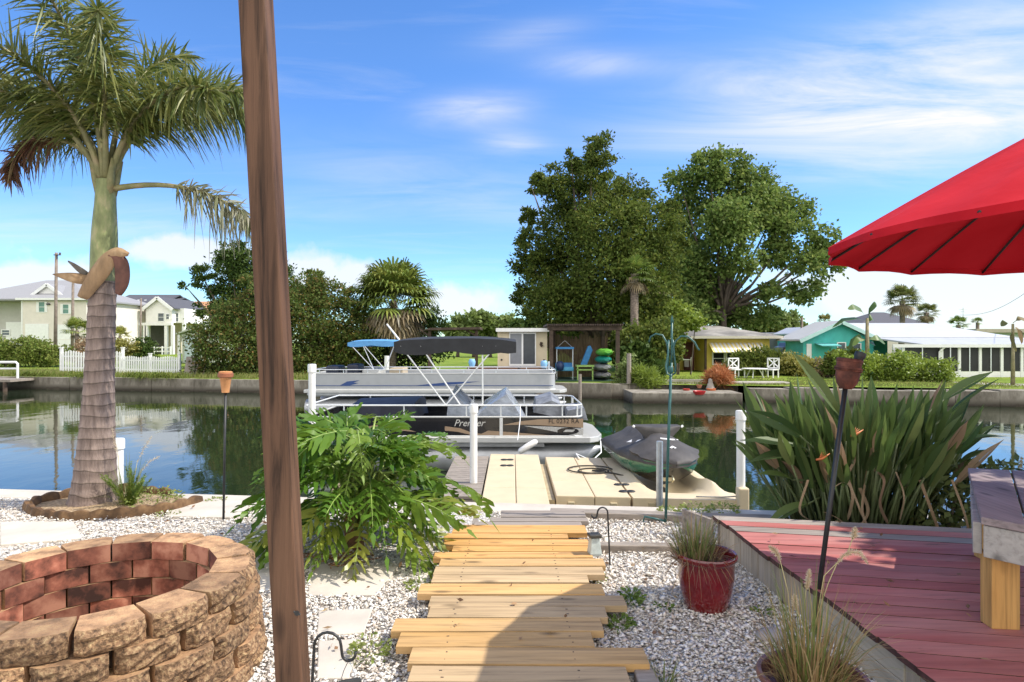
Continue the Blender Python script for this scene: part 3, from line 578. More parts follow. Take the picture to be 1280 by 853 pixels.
mb = MB(); mb.tube([(2.30,8.0,-.33),(2.6,7.95,-.325),(2.8,7.9,-.3)], .009, 6); tag(obj('mooring_rope', mb, M('grey_rope', (.4,.38,.34), .9, .2, 40), smooth=True), 'thin grey rope tied between cradle and white piling', 'rope')
pts = [(0.95+.0*i,0,0) for i in range(1)]; pts = []
for i in range(40):
    a = i/39; th = a*4.6*PI; rr = .34 - .22*a; pts.append((1.15 + rr*math.cos(th)*1.1 + .1*a, 9.75 + rr*math.sin(th)*.9 - .2*a, DZ+.016+.004*math.sin(9*a)))
pts += [(1.5,9.45,DZ+.015),(1.62,9.3,DZ+.012)]
mb = MB(); mb.tube(pts, .011, 6); tag(obj('rope', mb, M('dark_rope', (.05,.045,.035), .9, .3, 40), smooth=True), 'dark mooring rope coiled loosely on the beige dock', 'rope')
mb = MB(); mb.lathe([(0,-.2),(.03,-.19),(.055,-.15),(.06,0),(.055,.15),(.03,.19),(0,.2)], (.28,11.35,-.25), 14, rot=Matrix.Rotation(rad(58), 3, 'Y')); mb.tube([(.10,11.35,-.14),(.15,11.9,.15),(.16,12.28,.38)], .007, 5)
tag(obj('boat_fender', mb, white, smooth=40), 'white boat fender lying at the outer edge of the beige dock', 'fender')
mb = MB(); mb.bx(-.95,-.42,8.2,11.1,-.62,-.42); 
for i in range(20): mb.bx(-.98,-.40,8.2+i*.145,8.2+i*.145+.135,-.41,-.375)
tag(obj('timber_dock', mb, greywood), 'old grey timber dock strip beside the beige floating dock', 'dock')
mb = MB(); mb.bx(-3.4,-.98,7.1,7.9,-.75,-.5)
for i in range(14): mb.bx(-3.4+i*.17,-3.4+i*.17+.16,7.05,7.95,-.49,-.455)
tag(obj('boarding_platform', mb, greywood), 'grey timber platform behind the big lobed leaf plant', 'dock')
st = thing('dock_step', 'beige plastic step standing on the platform behind the lobed leaves', 'step', (-1.95,7.5,-.45))
for x, tl in ((-2.08,.09),(-1.84,-.03)):
    mb = MB(); mb.hexa([(x-.07,7.46,-.45),(x+.07,7.46,-.45),(x+.07,7.54,-.45),(x-.07,7.54,-.45)], [(x-.02+tl,7.42,.52),(x+.05+tl,7.42,.52),(x+.05+tl,7.5,.52),(x-.02+tl,7.5,.52)]); obj('side_panel', mb, beige, st, bevel=.012)
for z in (-.2,.05):
    mb = MB(); mb.bx(-2.0,-1.9,7.45,7.55,z,z+.04); obj('tread', mb, beige, st)

# ------------------------------------------------------------------ pontoon boats
def pontoon(name, label, X0, X1, YN, YF, zdk, zp0, zp1, zr, pm, dm, posts, group):
    t = thing(name, label, 'boat', ((X0+X1)/2, (YN+YF)/2, WATER), group)
    fibre = M(name+'_trim', (.52,.52,.50), .35, .05, 5, coat=.3); tubem = M(name+'_float', (.44,.45,.46), .4, .15, 3, metal=.6)
    for y in (YN+.38, YF-.38):
        mb = MB(); n = 20; rows = []
        for i in range(n+1):
            x = X0 + (X1+.12-X0)*i/n; u = max(0, (x-(X1-.75))/.87); r = .31*(1-u*u*.86); zc = WATER+.22+.2*u*u
            rows.append([Vector((x, y+r*math.cos(a), zc+r*math.sin(a))) for a in np.linspace(0,2*PI,14,endpoint=False)])
        mb.grid(rows, closed=True); mb.add(rows[0], [tuple(range(14))]); mb.add(rows[-1], [tuple(range(13,-1,-1))]); obj('pontoon_float', mb, tubem, t, smooth=50)
    mb = MB(); ins = [(X0,YN),(X1-.12,YN),(X1+.06,YN+.16),(X1+.16,YN+.5),(X1+.16,YF-.5),(X1+.06,YF-.16),(X1-.12,YF),(X0,YF)]
    mb.prism([Vector((a,b,zdk-.11)) for a,b in ins], (0,0,.11)); obj('deck', mb, fibre, t, bevel=.015)
    mb = MB(); mb.bx(X0+.1, X1-1.0, YN+.06, YN+.1, zdk-.19, zdk-.115); mb.bx(X0+.1, X1-.9, YN+.3, YF-.3, zdk-.25, zdk-.115); obj('under_deck', mb, tubem, t)
    r = .25; xb = X1-.26
    def ring(z, inset=0, k=5):
        a = [(X0+.25+inset, YN+.05+inset)]
        for i in range(k+1): th = -PI/2 + PI/2*i/k; a.append((xb-r+r*math.cos(th)-inset, YN+.05+r+r*math.sin(th)+inset*(1-i/k)))
        for i in range(k+1): th = PI/2*i/k; a.append((xb-r+r*math.cos(th)-inset, YF-.05-r+r*math.sin(th)-inset*(i/k)))
        a.append((X0+.25+inset, YF-.05-inset)); return [Vector((x,y,z)) for x,y in a]
    a, b = ring(zp0), ring(zp1); a.append(a[0]); b.append(b[0])
    a2, b2 = ring(zp0,.03), ring(zp1,.03); a2.append(a2[0]); b2.append(b2[0])
    mb = MB(); mb.grid([a, b]); mb.grid([b2, a2]); mb.grid([b, b2]); pn = obj('side_panel', mb, pm, t, smooth=40)
    mb = MB(); mb.tube(ring(zp1+.012)+[ring(zp1+.012)[0]], .02, 8); mb.tube(ring(zp0-.012)+[ring(zp0-.012)[0]], .022, 8); obj('trim_rail', mb, fibre, t, smooth=50)
    mb = MB(); mb.tube(ring(zr)+[ring(zr)[0]], .017, 8); m2 = ring((zp1+zr)/2)
    for x in posts:
        for y in (YN+.05, YF-.05): mb.tube([(x,y,zp1),(x,y,zr)], .015, 7)
    for k in (3, 6, 7, 8, 11): q = ring(0)[min(k, 13)]; mb.tube([(q.x,q.y,zp1),(q.x,q.y,zr)], .015, 7)
    obj('railing', mb, dm, t, smooth=50)
    return t, fibre
railw = M('white_rail', (.74,.75,.74), .3, .05, 6, metal=.2)
black_panel = M('black_gloss_panel', (.014,.014,.016), .18, .2, 3, coat=.4)
zb = lambda y: EYE-(y-HZ)*12.3/F
xb_ = lambda p: (p-640)/F*12.3
b1, fib = pontoon('pontoon_boat', 'black and tan pontoon boat with folded black canopy moored beside the beige dock', -4.2, 1.62, 12.25, 14.65, -.22, -.20, .15, .385, black_panel, railw, [xb_(p) for p in (430,505,583,626,658,703)], 'pontoon boats')
tan = M('tan_vinyl', (.36,.25,.16), .4, .08, 4, coat=.2); silv = M('silver_vinyl', (.50,.49,.46), .4, .25, 40, coat=.2)
def decal(name, pts, mat, lift=.004, parent=b1, yb=12.3):
    mb = MB(); mb.prism([Vector(((x-640)/F*12.3, yb-lift, zb(y))) for x, y in pts], (0,.003,0)); return obj(name, mb, mat, parent)
mb = MB(); mb.bx(xb_(624.5), xb_(628.5), 12.285, 12.30, -.20, .16); obj('gate_post', mb, railw, b1)
decal('tan_swoosh', [(628,531.5),(650,527),(672,524.4),(729,523.6),(729,535),(690,532.5),(660,531)], tan)
decal('silver_patch', [(655,532.6),(690,533.5),(729,536),(729,544.6),(712,543.5),(690,539)], silv, .0044)
decal('tan_swoosh', [(556,533),(575,535.5),(590,541),(602,542.5),(610,538.5),(640,540.5),(690,544.6),(650,545.5),(615,544.2),(590,544),(572,540),(556,538.5)], tan)
decal('tan_swoosh', [(420,545),(446,536),(470,531.5),(500,534),(520,540),(490,537.5),(465,537),(445,541)], tan)
oval = [(710+13.5*math.cos(a), 539+4.2*math.sin(a)) for a in np.linspace(0,-2*PI,20,endpoint=False)]; decal('oval_badge', oval, black_panel, .010)
decal('badge_mark', [(704,540),(707,537.2),(719,537.2),(716,540)], silv, .014)
text('lettering', 'Premier', xb_(568), xb_(607), zb(533), zb(524.6), 12.297, M('silver_lettering', (.62,.60,.55), .4, .03, 5), b1, .35)
text('lettering', 'FL 0232 RA', xb_(686), xb_(724), zb(529.4), zb(523.8), 12.292, M('black_lettering', (.012,.012,.012), .4, .03, 5), b1)
def bimini(par, x0, x1, y0, y1, ztop, drop, mat, mframe, pivots, bows, zpiv, name='canopy'):
    rows = []; n = 16
    for i in range(n+1):
        u = i/n; x = x0+(x1-x0)*u; arch = .035*math.sin(PI*u) - .03*(abs(2*u-1)**6); row = []
        dz = drop*(.82+.25*abs(math.sin(u*PI*2.2)))
        for k in range(13):
            v = k/12; y = y0+(y1-y0)*v; zz = ztop+arch+.07*math.sin(PI*v)
            if k in (0, 12): zz -= dz*(.75 if i in (0,n) else 1)
            if k in (1, 11): y = y0+(y1-y0)*(.004 if k == 1 else .996)
            row.append(Vector((x + R.uniform(-.008,.008), y, zz + R.uniform(-.006,.006))))
        rows.append(row)
    low = [[p - Vector((0,0,.05)) for p in r] for r in rows]
    mb = MB(); mb.grid(rows); mb.grid([r[1:-1][::-1] for r in low])
    for k in (0, -1):
        e = rows[k]; mb.grid([e, [p - Vector((0,0,drop*(.2 if j in (0,12) else .75))) for j, p in enumerate(e)]] if k else [[p - Vector((0,0,drop*(.2 if j in (0,12) else .75))) for j, p in enumerate(e)], e])
    c = obj(name, mb, mat, par, smooth=50)
    for y in (y0+.02, y1-.02):
        mb = MB()
        for xp, xs_ in zip(pivots, bows):
            for xt in xs_: mb.tube([(xp, y, zpiv), (xt, y, ztop-.09)], .016, 7)
        obj('canopy_frame', mb, mframe, par, smooth=50); return c
bimini(b1, xb_(492), xb_(645), 12.35, 14.55, 1.62, .27, black_fabric, railw, [xb_(557), xb_(575), xb_(603)], [(xb_(500), xb_(620)), (xb_(525),), (xb_(603),)], .385)
vinyl = M('clear_grey_vinyl', (.34,.37,.42), .12, .3, 4, spec=.8, bump=.4, bscale=7, bdist=.05); vcov = M('grey_seat_cover', (.20,.21,.23), .5, .4, 5, bump=.5, bscale=6, bdist=.06)
def wedge(name, pts, y0, y1, mat, sh=.12):
    mb = MB(); n = 7; rows = []
    for i in range(n+1):
        v = i/n; rows.append([Vector(((x-640)/F*12.3*1.045 + R.uniform(-.02,.02), y0+(y1-y0)*v, EYE-(y-HZ)*12.3*1.045/F - sh*(2*v-1)**2*(1 if k else 0) + R.uniform(-.015,.015))) for k, (x, y) in enumerate(pts)])
    mb.grid(rows); mb.add(rows[0], [tuple(range(len(pts)))]); mb.add(rows[-1], [tuple(range(len(pts)-1,-1,-1))]); return obj(name, mb, mat, b1, smooth=35)
wedge('console_cover', [(592,524),(606,502),(632,485),(641,496),(657,522)], 12.55, 13.7, vinyl); wedge('windshield_cover', [(560,522),(562,496),(569,483),(588,503),(594,522)], 12.6, 13.8, vinyl)
wedge('seat_cover', [(668,516),(671,500),(690,494),(700,500),(704,516)], 12.9, 14.2, vcov); wedge('bow_seat', [(706,520),(708,508),(728,506),(732,520)], 12.6, 13.6, vcov, .05)
wedge('bench_seat', [(440,522),(442,502),(520,500),(524,522)], 12.6, 14.3, M('dark_upholstery', (.03,.032,.05), .6, .3, 5), .08)
mb = MB(); mb.tube([(1.72,12.45,-.27),(1.70,12.2,-.5),(1.45,11.6,-.55),(1.1,11.0,-.32),(1.12,10.6,DZ+.02)], .012, 6); tag(obj('mooring_line', mb, white, smooth=True), 'white mooring line from the tan boat bow to the dock', 'rope')

b2, fib2 = pontoon('pontoon_boat', 'older white pontoon boat with blue stripe and light blue canopy behind the black boat', -7.1, 1.75, 21.8, 24.3, -.02, .0, .52, .66, M('white_panel', (.38,.39,.40), .35, .05, 4, coat=.3), alu, [(p-640)/F*21.9 for p in (400,430,460,500,540,580,620,660)], 'pontoon boats')
z2 = lambda y: EYE-(y-HZ)*21.85/F
x2 = lambda p: (p-640)/F*21.85
blue = M('blue_vinyl', (.03,.07,.22), .4, .1, 5)
for pts in ([(424,482.5),(434,477),(450,475.5),(442,478.5),(448,479.2),(434,482.8)],[(520,482),(560,478),(600,477),(570,480.5),(540,482.4)]):
    mb = MB(); mb.prism([Vector((x2(a), 21.84, z2(b))) for a, b in pts], (0,.004,0)); obj('blue_stripe', mb, blue, b2)
mb = MB(); mb.bx(-6.8, 1.4, 21.835, 21.85, z2(482.6), z2(481.9)); obj('pinstripe', mb, blue, b2)
bimini(b2, x2(433), x2(497), 22.0, 24.1, 1.60, .17, M('light_blue_fabric', (.10,.30,.58), .75, .12, 6, bump=.15), alu, [x2(466), x2(480)], [(x2(437), x2(452)), (x2(453), x2(492))], .66)
for a, b_, c_, d_, nm in ((411,428,458,474,'dark_seat'),(437,452,456,474,'dark_seat')):
    mb = MB(); mb.bx(x2(a)*1.04, x2(b_)*1.04, 22.3, 23.2, z2(d_), z2(c_)); obj(nm, mb, M('navy_seat', (.015,.02,.04), .5, .2, 5), b2, bevel=.08)
mb = MB(); mb.bx(x2(487)*1.03, x2(505)*1.03, 22.4, 23.4, .1, z2(461)); obj('tan_console', mb, M('tan_console', (.42,.34,.24), .6, .1, 5), b2, bevel=.05)
mb = MB(); mb.bx(x2(453)*1.03, x2(475)*1.03, 22.4, 23.6, .1, z2(462)); obj('white_console', mb, fib2, b2, bevel=.08)
mb = MB(); mb.tube([(x2(481),22.2,z2(405)),(x2(497),22.2,z2(425))], .03, 8); obj('flag_pole', mb, white, b2)

# ------------------------------------------------------------------ red umbrella
UC = Vector((2.88,2.76,0)); UR, UZ, UA = 1.38, 2.065, 2.80
umb = thing('patio_umbrella', 'red fabric patio umbrella with many dark ribs above the deck', 'umbrella', (2.88,2.76,.25))
nr = 18; rows = []; mb = MB()
for i in range(13):
    u = i/12; row = []
    for k in range(nr*4):
        a = 2*PI*k/(nr*4) + .06; f = (k % 4)/4; sag = 1.6*math.sin(PI*f)
        r = UR*u*(1-.018*sag*u); z = UA-(UA-UZ)*(u**1.13) - .02*sag*u*(1-u)*2 + (.006*sag if i == 12 else 0); row.append(Vector((UC.x+r*math.cos(a), UC.y+r*math.sin(a), z)))
    rows.append(row)
mb.grid(rows[1:][::-1], closed=True); mb.add(rows[1], [tuple(range(nr*4))])
row = [Vector((p.x, p.y, p.z-.035)) for p in rows[-1]]; mb.grid([[UC + (q-UC)*1.0 for q in row], rows[-1]], closed=True)
m, nt, N, L, b = newmat('red_fabric'); b.inputs['Base Color'].default_value = (.50,.010,.018,1); b.inputs['Roughness'].default_value = .85; b.inputs['Specular IOR Level'].default_value = .08
tc = N.new('ShaderNodeTexCoord'); n = N.new('ShaderNodeTexNoise'); n.inputs['Scale'].default_value = 3; n.inputs['Detail'].default_value = 4; L.new(tc.outputs['Object'], n.inputs['Vector']); bn = N.new('ShaderNodeBump'); bn.inputs['Strength'].default_value = .25; bn.inputs['Distance'].default_value = .05; L.new(n.outputs[0], bn.inputs['Height']); L.new(bn.outputs[0], b.inputs['Normal']); n3 = N.new('ShaderNodeTexNoise'); n3.inputs['Scale'].default_value = 2.2; n3.inputs['Detail'].default_value = 6; L.new(tc.outputs['Object'], n3.inputs['Vector']); rf = ramp(N, [(.3, (.42,.009,.016)), (.7, (.55,.022,.032))]); L.new(n3.outputs[0], rf.inputs[0]); L.new(rf.outputs[0], b.inputs['Base Color'])
tr = N.new('ShaderNodeBsdfTranslucent'); tr.inputs[0].default_value = (.5,.01,.015,1); mx = N.new('ShaderNodeMixShader'); mx.inputs[0].default_value = .03; L.new(b.outputs[0], mx.inputs[1]); L.new(tr.outputs[0], mx.inputs[2]); L.new(mx.outputs[0], N['Material Output'].inputs[0])
obj('canopy', mb, m, umb, smooth=50)
for k in range(nr):
    a = 2*PI*k/nr + .06; pts = []
    for i in range(9): u = .05+.95*i/8; pts.append(Vector((UC.x+UR*u*math.cos(a), UC.y+UR*u*math.sin(a), UA-(UA-UZ)*(u**1.13)-.016)))
    mb = MB(); mb.tube(pts, .007, 6); obj('rib', mb, black, umb, smooth=True)
mb = MB(); mb.tube([(2.88,2.76,.25),(2.88,2.76,UA+.06)], .022, 12); obj('pole', mb, black, umb, smooth=40)
mb = MB(); mb.lathe([(0,.12),(.02,.11),(.035,.07),(.02,.02),(0,0)], (2.88,2.76,UA), 12); obj('finial', mb, black, umb, smooth=True)
mb = MB(); mb.lathe([(.24,0),(.24,.03),(.1,.07),(.03,.1),(.03,.35)], (2.88,2.76,.252), 20); obj('base', mb, black, umb, smooth=40)

# ------------------------------------------------------------------ torches, shepherd hooks, lanterns
terra = M('terracotta', (.50,.23,.09), .7, .15, 12); rust = M('rusty_metal', (.115,.032,.018), .75, .55, 14, c2=(.22,.07,.04), bump=.3)
t = thing('torch', 'terracotta coloured cup torch on a thin pole by the canal', 'torch', (-2.58,5.72,0)); Y = 5.72
mb = MB(); mb.tube([(-2.58,Y,-.05),(-2.56,Y,1.16)], .011, 8); obj('pole', mb, black, t, smooth=True)
mb = MB(); mb.lathe([(.0,0),(.032,.0),(.034,.02),(.052,.15),(.056,.155),(.058,.185),(.046,.19),(.04,.17)], (-2.56,Y,1.15), 18); obj('cup', mb, terra, t, smooth=40)
mb = MB(); mb.lathe([(.0535,.13),(.0655,.135),(.067,.165),(.058,.172),(.05,.168),(.0,.166)], (-2.56,Y,1.155), 18); obj('rim', mb, M('dark_terracotta', (.26,.09,.04), .6, .2, 12), t, smooth=40)
t = thing('torch', 'rusty metal cup torch with black spout on a leaning black pole beside the deck', 'torch', (1.64,3.5,0)); Y = 3.5; q = P(1057,487,Y)
mb = MB(); mb.tube([(1.64,Y,-.05),(q.x,Y,q.z+.02)], .0135, 8); obj('pole', mb, black, t, smooth=True)
rt = Matrix.Rotation(rad(8), 3, 'Y'); mb = MB(); mb.lathe([(0,0),(.03,.004),(.05,.03),(.06,.06),(.064,.15),(.068,.152),(.068,.165),(.06,.17),(.0,.17)], (q.x,Y,q.z), 18, rot=rt); obj('cup', mb, rust, t, smooth=40)
mb = MB(); mb.lathe([(0.071,0.112),(.071,.122)], (q.x,Y,q.z), 18, rot=rt); mb.lathe([(.068,.1),(.0715,.105),(.068,.11)], (q.x,Y,q.z), 18, rot=rt); obj('band', mb, rust, t)
mb = MB(); mb.lathe([(.0,0),(.022,0),(.026,.02),(.03,.03),(.028,.05),(.0,.056)], (q.x+.062,Y-.01,q.z+.155), 14, rot=Matrix.Rotation(rad(20),3,'Y')); obj('spout', mb, black, t, smooth=40)
def hook(base, h, side, label, lantern):
    b = Vector(base); t = thing('shepherd_hook', label, 'garden hook', b, 'short shepherd hooks'); s = side; r = .055 if lantern == 0 else .036
    pts = [b + Vector((0,0,-.05)), b + Vector((s*.012,0,h*.5)), b + Vector((s*.02,0,h-r))]
    for k in range(1, 9): a = PI - PI*k/8; pts.append(b + Vector((s*(.02+r+r*math.cos(a)), 0, h-r+r*math.sin(a))))
    r2 = r*.5; e = pts[-1]; pts.append(e + Vector((s*.004,0,-r*.6))); e = pts[-1]
    for k in range(1, 8): a = PI + PI*k/8*1.0; pts.append(e + Vector((s*(r2+r2*math.cos(a)), 0, r2*math.sin(a))))
    pts.append(pts[-1] + Vector((s*.004,0,r*.35)))
    mb = MB(); mb.tube(pts, .0062, 7); obj('rod', mb, black, t, smooth=True); return e + Vector((s*r2,0,-r2))
e = hook((-.83,2.62,0), .412, 1, 'black shepherd hook holding a solar lantern in the foreground', 0)
t = thing('solar_lantern', 'small square solar lantern hanging low from the nearest black hook', 'lantern', e - Vector((0,0,.16))); rr = Matrix.Rotation(.35,3,'Z') @ Matrix.Rotation(-.5,3,'X')
mb = MB(); mb.box(e+Vector((0,-.01,-.085)), (.1,.1,.022), rr); obj('lid', mb, black, t, bevel=.006)
mb = MB(); mb.box(e+Vector((0,-.01,-.085))+rr@Vector((0,0,.0125)), (.062,.062,.002), rr); obj('solar_cell', mb, M('solar_cell', (.06,.045,.025), .2, .3, 30), t)
mb = MB(); mb.hexa(*[[e+Vector((0,-.01,-.085))+rr@Vector((x,y,z)) for x,y in ((-w,-w),(w,-w),(w,w),(-w,w))] for w, z in ((.05,-.13),(.04,-.012))]); obj('glass_body', mb, M('frosted_lantern', (.5,.55,.52), .3, .1, 10), t)
mb = MB()
for s in (-1,1): mb.tube([e+Vector((0,0,.002)), e+Vector((s*.02,0,-.04)), e+Vector((s*.03,-.005,-.075))], .0018, 4)
obj('wire_handle', mb, galv, t)
e = hook((.70,4.55,0), .425, -1, 'black shepherd hook right of the walkway by the canal end', 1)
t = thing('glass_lantern', 'small frosted glass lantern with dark lid beside the walkway', 'lantern', (e.x,e.y,e.z-.25))
mb = MB(); mb.lathe([(.0,0),(.055,0),(.06,.02),(.044,.12),(.038,.13),(0,.131)], (e.x,e.y,e.z-.262), 4, rot=Matrix.Rotation(PI/4+.2,3,'Z')); obj('glass_body', mb, M('frosted_glass', (.46,.52,.50), .25, .15, 25), t, bevel=.006)
mb = MB(); mb.box((e.x,e.y,e.z-.122), (.085,.085,.024), Matrix.Rotation(.2,3,'Z')); obj('lid', mb, M('dark_bronze', (.05,.045,.035), .5, .2, 10), t, bevel=.005)
mb = MB(); mb.tube([(e.x-.03,e.y,e.z-.11),(e.x-.02,e.y,e.z-.04),(e.x,e.y,e.z)], .002, 4); mb.tube([(e.x+.03,e.y,e.z-.11),(e.x+.02,e.y,e.z-.04),(e.x,e.y,e.z)], .002, 4); obj('wire_handle', mb, galv, t)
# tall teal crook with four arms
teal = M('teal_metal', (.025,.10,.095), .4, .2, 10)
t = thing('garden_crook', 'tall teal green garden crook with four curled arms near the dock', 'garden crook', (1.35,5.62,0)); Y = 5.62
mb = MB(); mb.tube([(1.345,Y,-.1),(1.375,Y,.8),(1.40,Y,1.42)], .0125, 8); obj('stake', mb, teal, t, smooth=True)
mb = MB(); mb.tube([(1.345,Y,.03),(1.27,Y-.01,.05),(1.16,Y-.02,.075),(1.15,Y-.02,.03)], .009, 6); obj('foot_bar', mb, teal, t, smooth=True)
for px in ([(835,462),(836,440),(834,428),(829,419),(821,417.5),(815,421),(813,428)], [(838,462),(840,440),(844,427),(851,420.5),(860,421),(868,428),(872,436),(874,438)], [(836,425),(834,445),(831,458),(832,467),(837,470)], [(841,425),(843,445),(845,458),(845,467),(840,470)]):
    mb = MB(); pts = [P(a,b,Y) for a,b in px]; dy = R.uniform(-.05,.05); pts = [p + Vector((0,dy*i/len(pts)*2,0)) for i, p in enumerate(pts)]; mb.tube(pts, .008, 7); obj('arm', mb, teal, t, smooth=True)
mb = MB(); mb.lathe([(.02,-.03),(.026,-.02),(.026,.02),(.02,.03)], (1.39,Y,1.36), 10); mb.tube([(1.40,Y,1.4),(1.405,Y,1.78)], .009, 7); mb.lathe([(0,-.015),(.016,0),(0,.06)], (1.405,Y,1.78), 8); obj('finial', mb, teal, t, smooth=True)

# ------------------------------------------------------------------ pots, stones
def pot(x, y, r, h, mat, label, soil):
    t = thing('flower_pot', label, 'flower pot', (x,y,0), None)
    pf = [(0,.004),(r*.66,.0),(r*.72,.01),(r*.86,h*.35),(r*.93,h*.6),(r*.93,h*.86),(r*.97,h*.89),(r*1.02,h*.92),(r*1.03,h*.97),(r,h),(r*.93,h*.99),(r*.88,h*.93),(r*.86,h*.84)]
    mb = MB(); mb.lathe(pf, (x,y,0), 40); obj('bowl', mb, mat, t, smooth=45); mb = MB(); mb.lathe([(r*.88,h*.82),(r*.4,h*.86),(0,h*.87)], (x,y,0), 24); obj('soil', mb, soil, t, smooth=True)
soil = M('dark_soil', (.05,.037,.027), .95, .5, 40, bump=.8)
pot(1.17, 3.86, .178, .335, M('red_glaze', (.17,.008,.010), .16, .4, 4, c2=(.25,.02,.02), coat=.8, thr=(.3,.75)), 'glossy red glazed pot standing in the white gravel', soil)
pot(1.16, 2.47, .2, .32, M('brown_glaze', (.17,.062,.045), .45, .3, 7, coat=.3), 'brownish red pot with tall dry grass at the bottom edge', soil)
mb = MB(); rows = []
for i in range(9):
    th = PI*i/8; rows.append([Vector((1.385+.085*math.sin(th)*math.cos(a)*R.uniform(.93,1.07), 3.42+.06*math.sin(th)*math.sin(a), .03+.042*math.cos(th)*R.uniform(.9,1.1))) for a in np.linspace(0,-2*PI,14,endpoint=False)])
mb.grid(rows, closed=True); tag(obj('rock', mb, M('banded_rock', (.35,.33,.33), .5, .35, 5, c2=(.50,.33,.24), dist=1), smooth=True), 'smooth grey and pink rock in the gravel beside the deck', 'rock')
# ------------------------------------------------------------------ plants of the yard
def ribbons(curves, widths, segs=None):
    """curves: list of (pts (k,3), side (3,) or (k,3), width list) -> vertex and face arrays of tapered ribbons"""
    V, Q, b = [], [], 0
    for pts, side, w in curves:
        pts = np.asarray(pts, float); k = len(pts); s = np.asarray(side, float); w = np.asarray(w, float)[:,None]
        if s.ndim == 1: s = np.repeat(s[None], k, 0)
        V.append(np.stack([pts - s*w, pts + s*w], 1).reshape(-1,3)); i = np.arange(k-1)*2 + b
        Q.append(np.stack([i, i+1, i+3, i+2], 1)); b += 2*k
    return np.concatenate(V), np.concatenate(Q)
def nv(v): v = np.asarray(v, float); return v / (np.linalg.norm(v) + 1e-9)
def soften(me_obj, up=.0): return me_obj

# foxtail palm
pal = [(.06,.095,.02),(.10,.14,.03),(.155,.18,.042),(.23,.235,.065),(.075,.11,.024),(.20,.205,.055)]
fox_leaf = leafmat('foxtail_leaf', pal, .35, .42, .5); fox_old = leafmat('bleached_frond', [(.19,.19,.11),(.25,.24,.16),(.15,.17,.08),(.30,.28,.20)], .3, .5)
fox_brown = leafmat('browned_frond', [(.11,.045,.025),(.16,.08,.04),(.08,.035,.022),(.20,.12,.06),(.13,.10,.035)], .25, .6)
rach = M('frond_stalk', (.20,.19,.08), .6, .3, 8, c2=(.28,.22,.12))
def plume(name, parent, start, az, e0, length, droop, mat, n=150, leaf=.40, t0=.24, width=.0095, hang=.45, per=3, twist=0, dens=1, sub=None):
    k = 26; d = np.array([math.sin(az), math.cos(az), 0]); p = np.array(start, float); pts = [p.copy()]; tans = []
    for i in range(k):
        t = i/k; e = e0 - droop*(t**1.25); a2 = az + twist*t; d = np.array([math.sin(a2), math.cos(a2), 0]); tn = d*math.cos(e) + np.array([0,0,math.sin(e)]); tans.append(tn); p = p + tn*length/k; pts.append(p.copy())
    tans.append(tans[-1]); pts = np.array(pts); tans = np.array(tans)
    mb = MB(); mb.tube([Vector(q) for q in pts[::2]], [.028*(1-i/13)**.8+.004 for i in range(len(pts[::2]))], 7); st = obj(name, mb, rach, parent, smooth=True)
    cur = []
    for j in range(n):
        t = t0 + (1-t0)*j/n; f = t*k; i0 = min(int(f), k-1); u = f-i0; b = pts[i0]*(1-u)+pts[i0+1]*u; tn = tans[i0]; s = nv(np.cross(tn, (0,0,1))); up = np.cross(s, tn)
        for q in range(per):
            a = R.uniform(0, 2*PI); r = nv(s*math.cos(a) + up*math.sin(a)*.9); L_ = leaf*R.uniform(.75,1.15)*(1-.55*max(0,(t-.7)/.3))*min(1,.55+(t-t0)*3); dr = nv(tn*R.uniform(.35,.8) + r); hg = hang*R.uniform(.1,1.9)
            m = 4; c = [b + dr*L_*v/m + np.array([0,0,-hg*L_*(v/m)**2]) for v in range(m+1)]; sd_ = nv(np.cross(dr, NR.normal(size=3))); w = width*R.uniform(.8,1.3); cur.append((c, sd_, [w*.45,w,w*.9,w*.6,.001]))
    V, Q = ribbons(cur, None); return objnp('leaflets', V, Q, mat, sub or st)
pb = Vector((-4.12, 6.30, 0)); pt = P(133, 228, 6.30)
palm = thing('palm_tree', 'tall foxtail palm with ringed grey trunk beside the canal', 'palm tree', pb)
def axis(z): f = min(1, max(0, z/pt.z)); return Vector((pb.x+(pt.x-pb.x)*(f**.85), pb.y, z))
m, nt, N, L, b = newmat('ringed_trunk')
tc = N.new('ShaderNodeTexCoord'); sp = N.new('ShaderNodeSeparateXYZ'); L.new(tc.outputs['Object'], sp.inputs[0]); nz = N.new('ShaderNodeTexNoise'); nz.inputs['Scale'].default_value = 3.0; L.new(tc.outputs['Object'], nz.inputs['Vector'])
ma = N.new('ShaderNodeMath'); ma.operation = 'MULTIPLY_ADD'; L.new(nz.outputs[0], ma.inputs[0]); ma.inputs[1].default_value = .12; L.new(sp.outputs[2], ma.inputs[2])
m2 = N.new('ShaderNodeMath'); m2.operation = 'MULTIPLY'; L.new(ma.outputs[0], m2.inputs[0]); m2.inputs[1].default_value = 9.3; fr = N.new('ShaderNodeMath'); fr.operation = 'FRACT'; L.new(m2.outputs[0], fr.inputs[0])
rr = ramp(N, [(0, (.11,.085,.07)), (.05, (.10,.075,.06)), (.12, (.27,.215,.185)), (.6, (.235,.185,.16)), (1, (.18,.14,.12))]); L.new(fr.outputs[0], rr.inputs[0])
mp = N.new('ShaderNodeMapping'); mp.inputs['Scale'].default_value = (14,14,2.2); L.new(tc.outputs['Object'], mp.inputs[0]); n2 = N.new('ShaderNodeTexNoise'); n2.inputs['Scale'].default_value = 2; n2.inputs['Detail'].default_value = 8; n2.inputs['Roughness'].default_value = .7; L.new(mp.outputs[0], n2.inputs['Vector'])
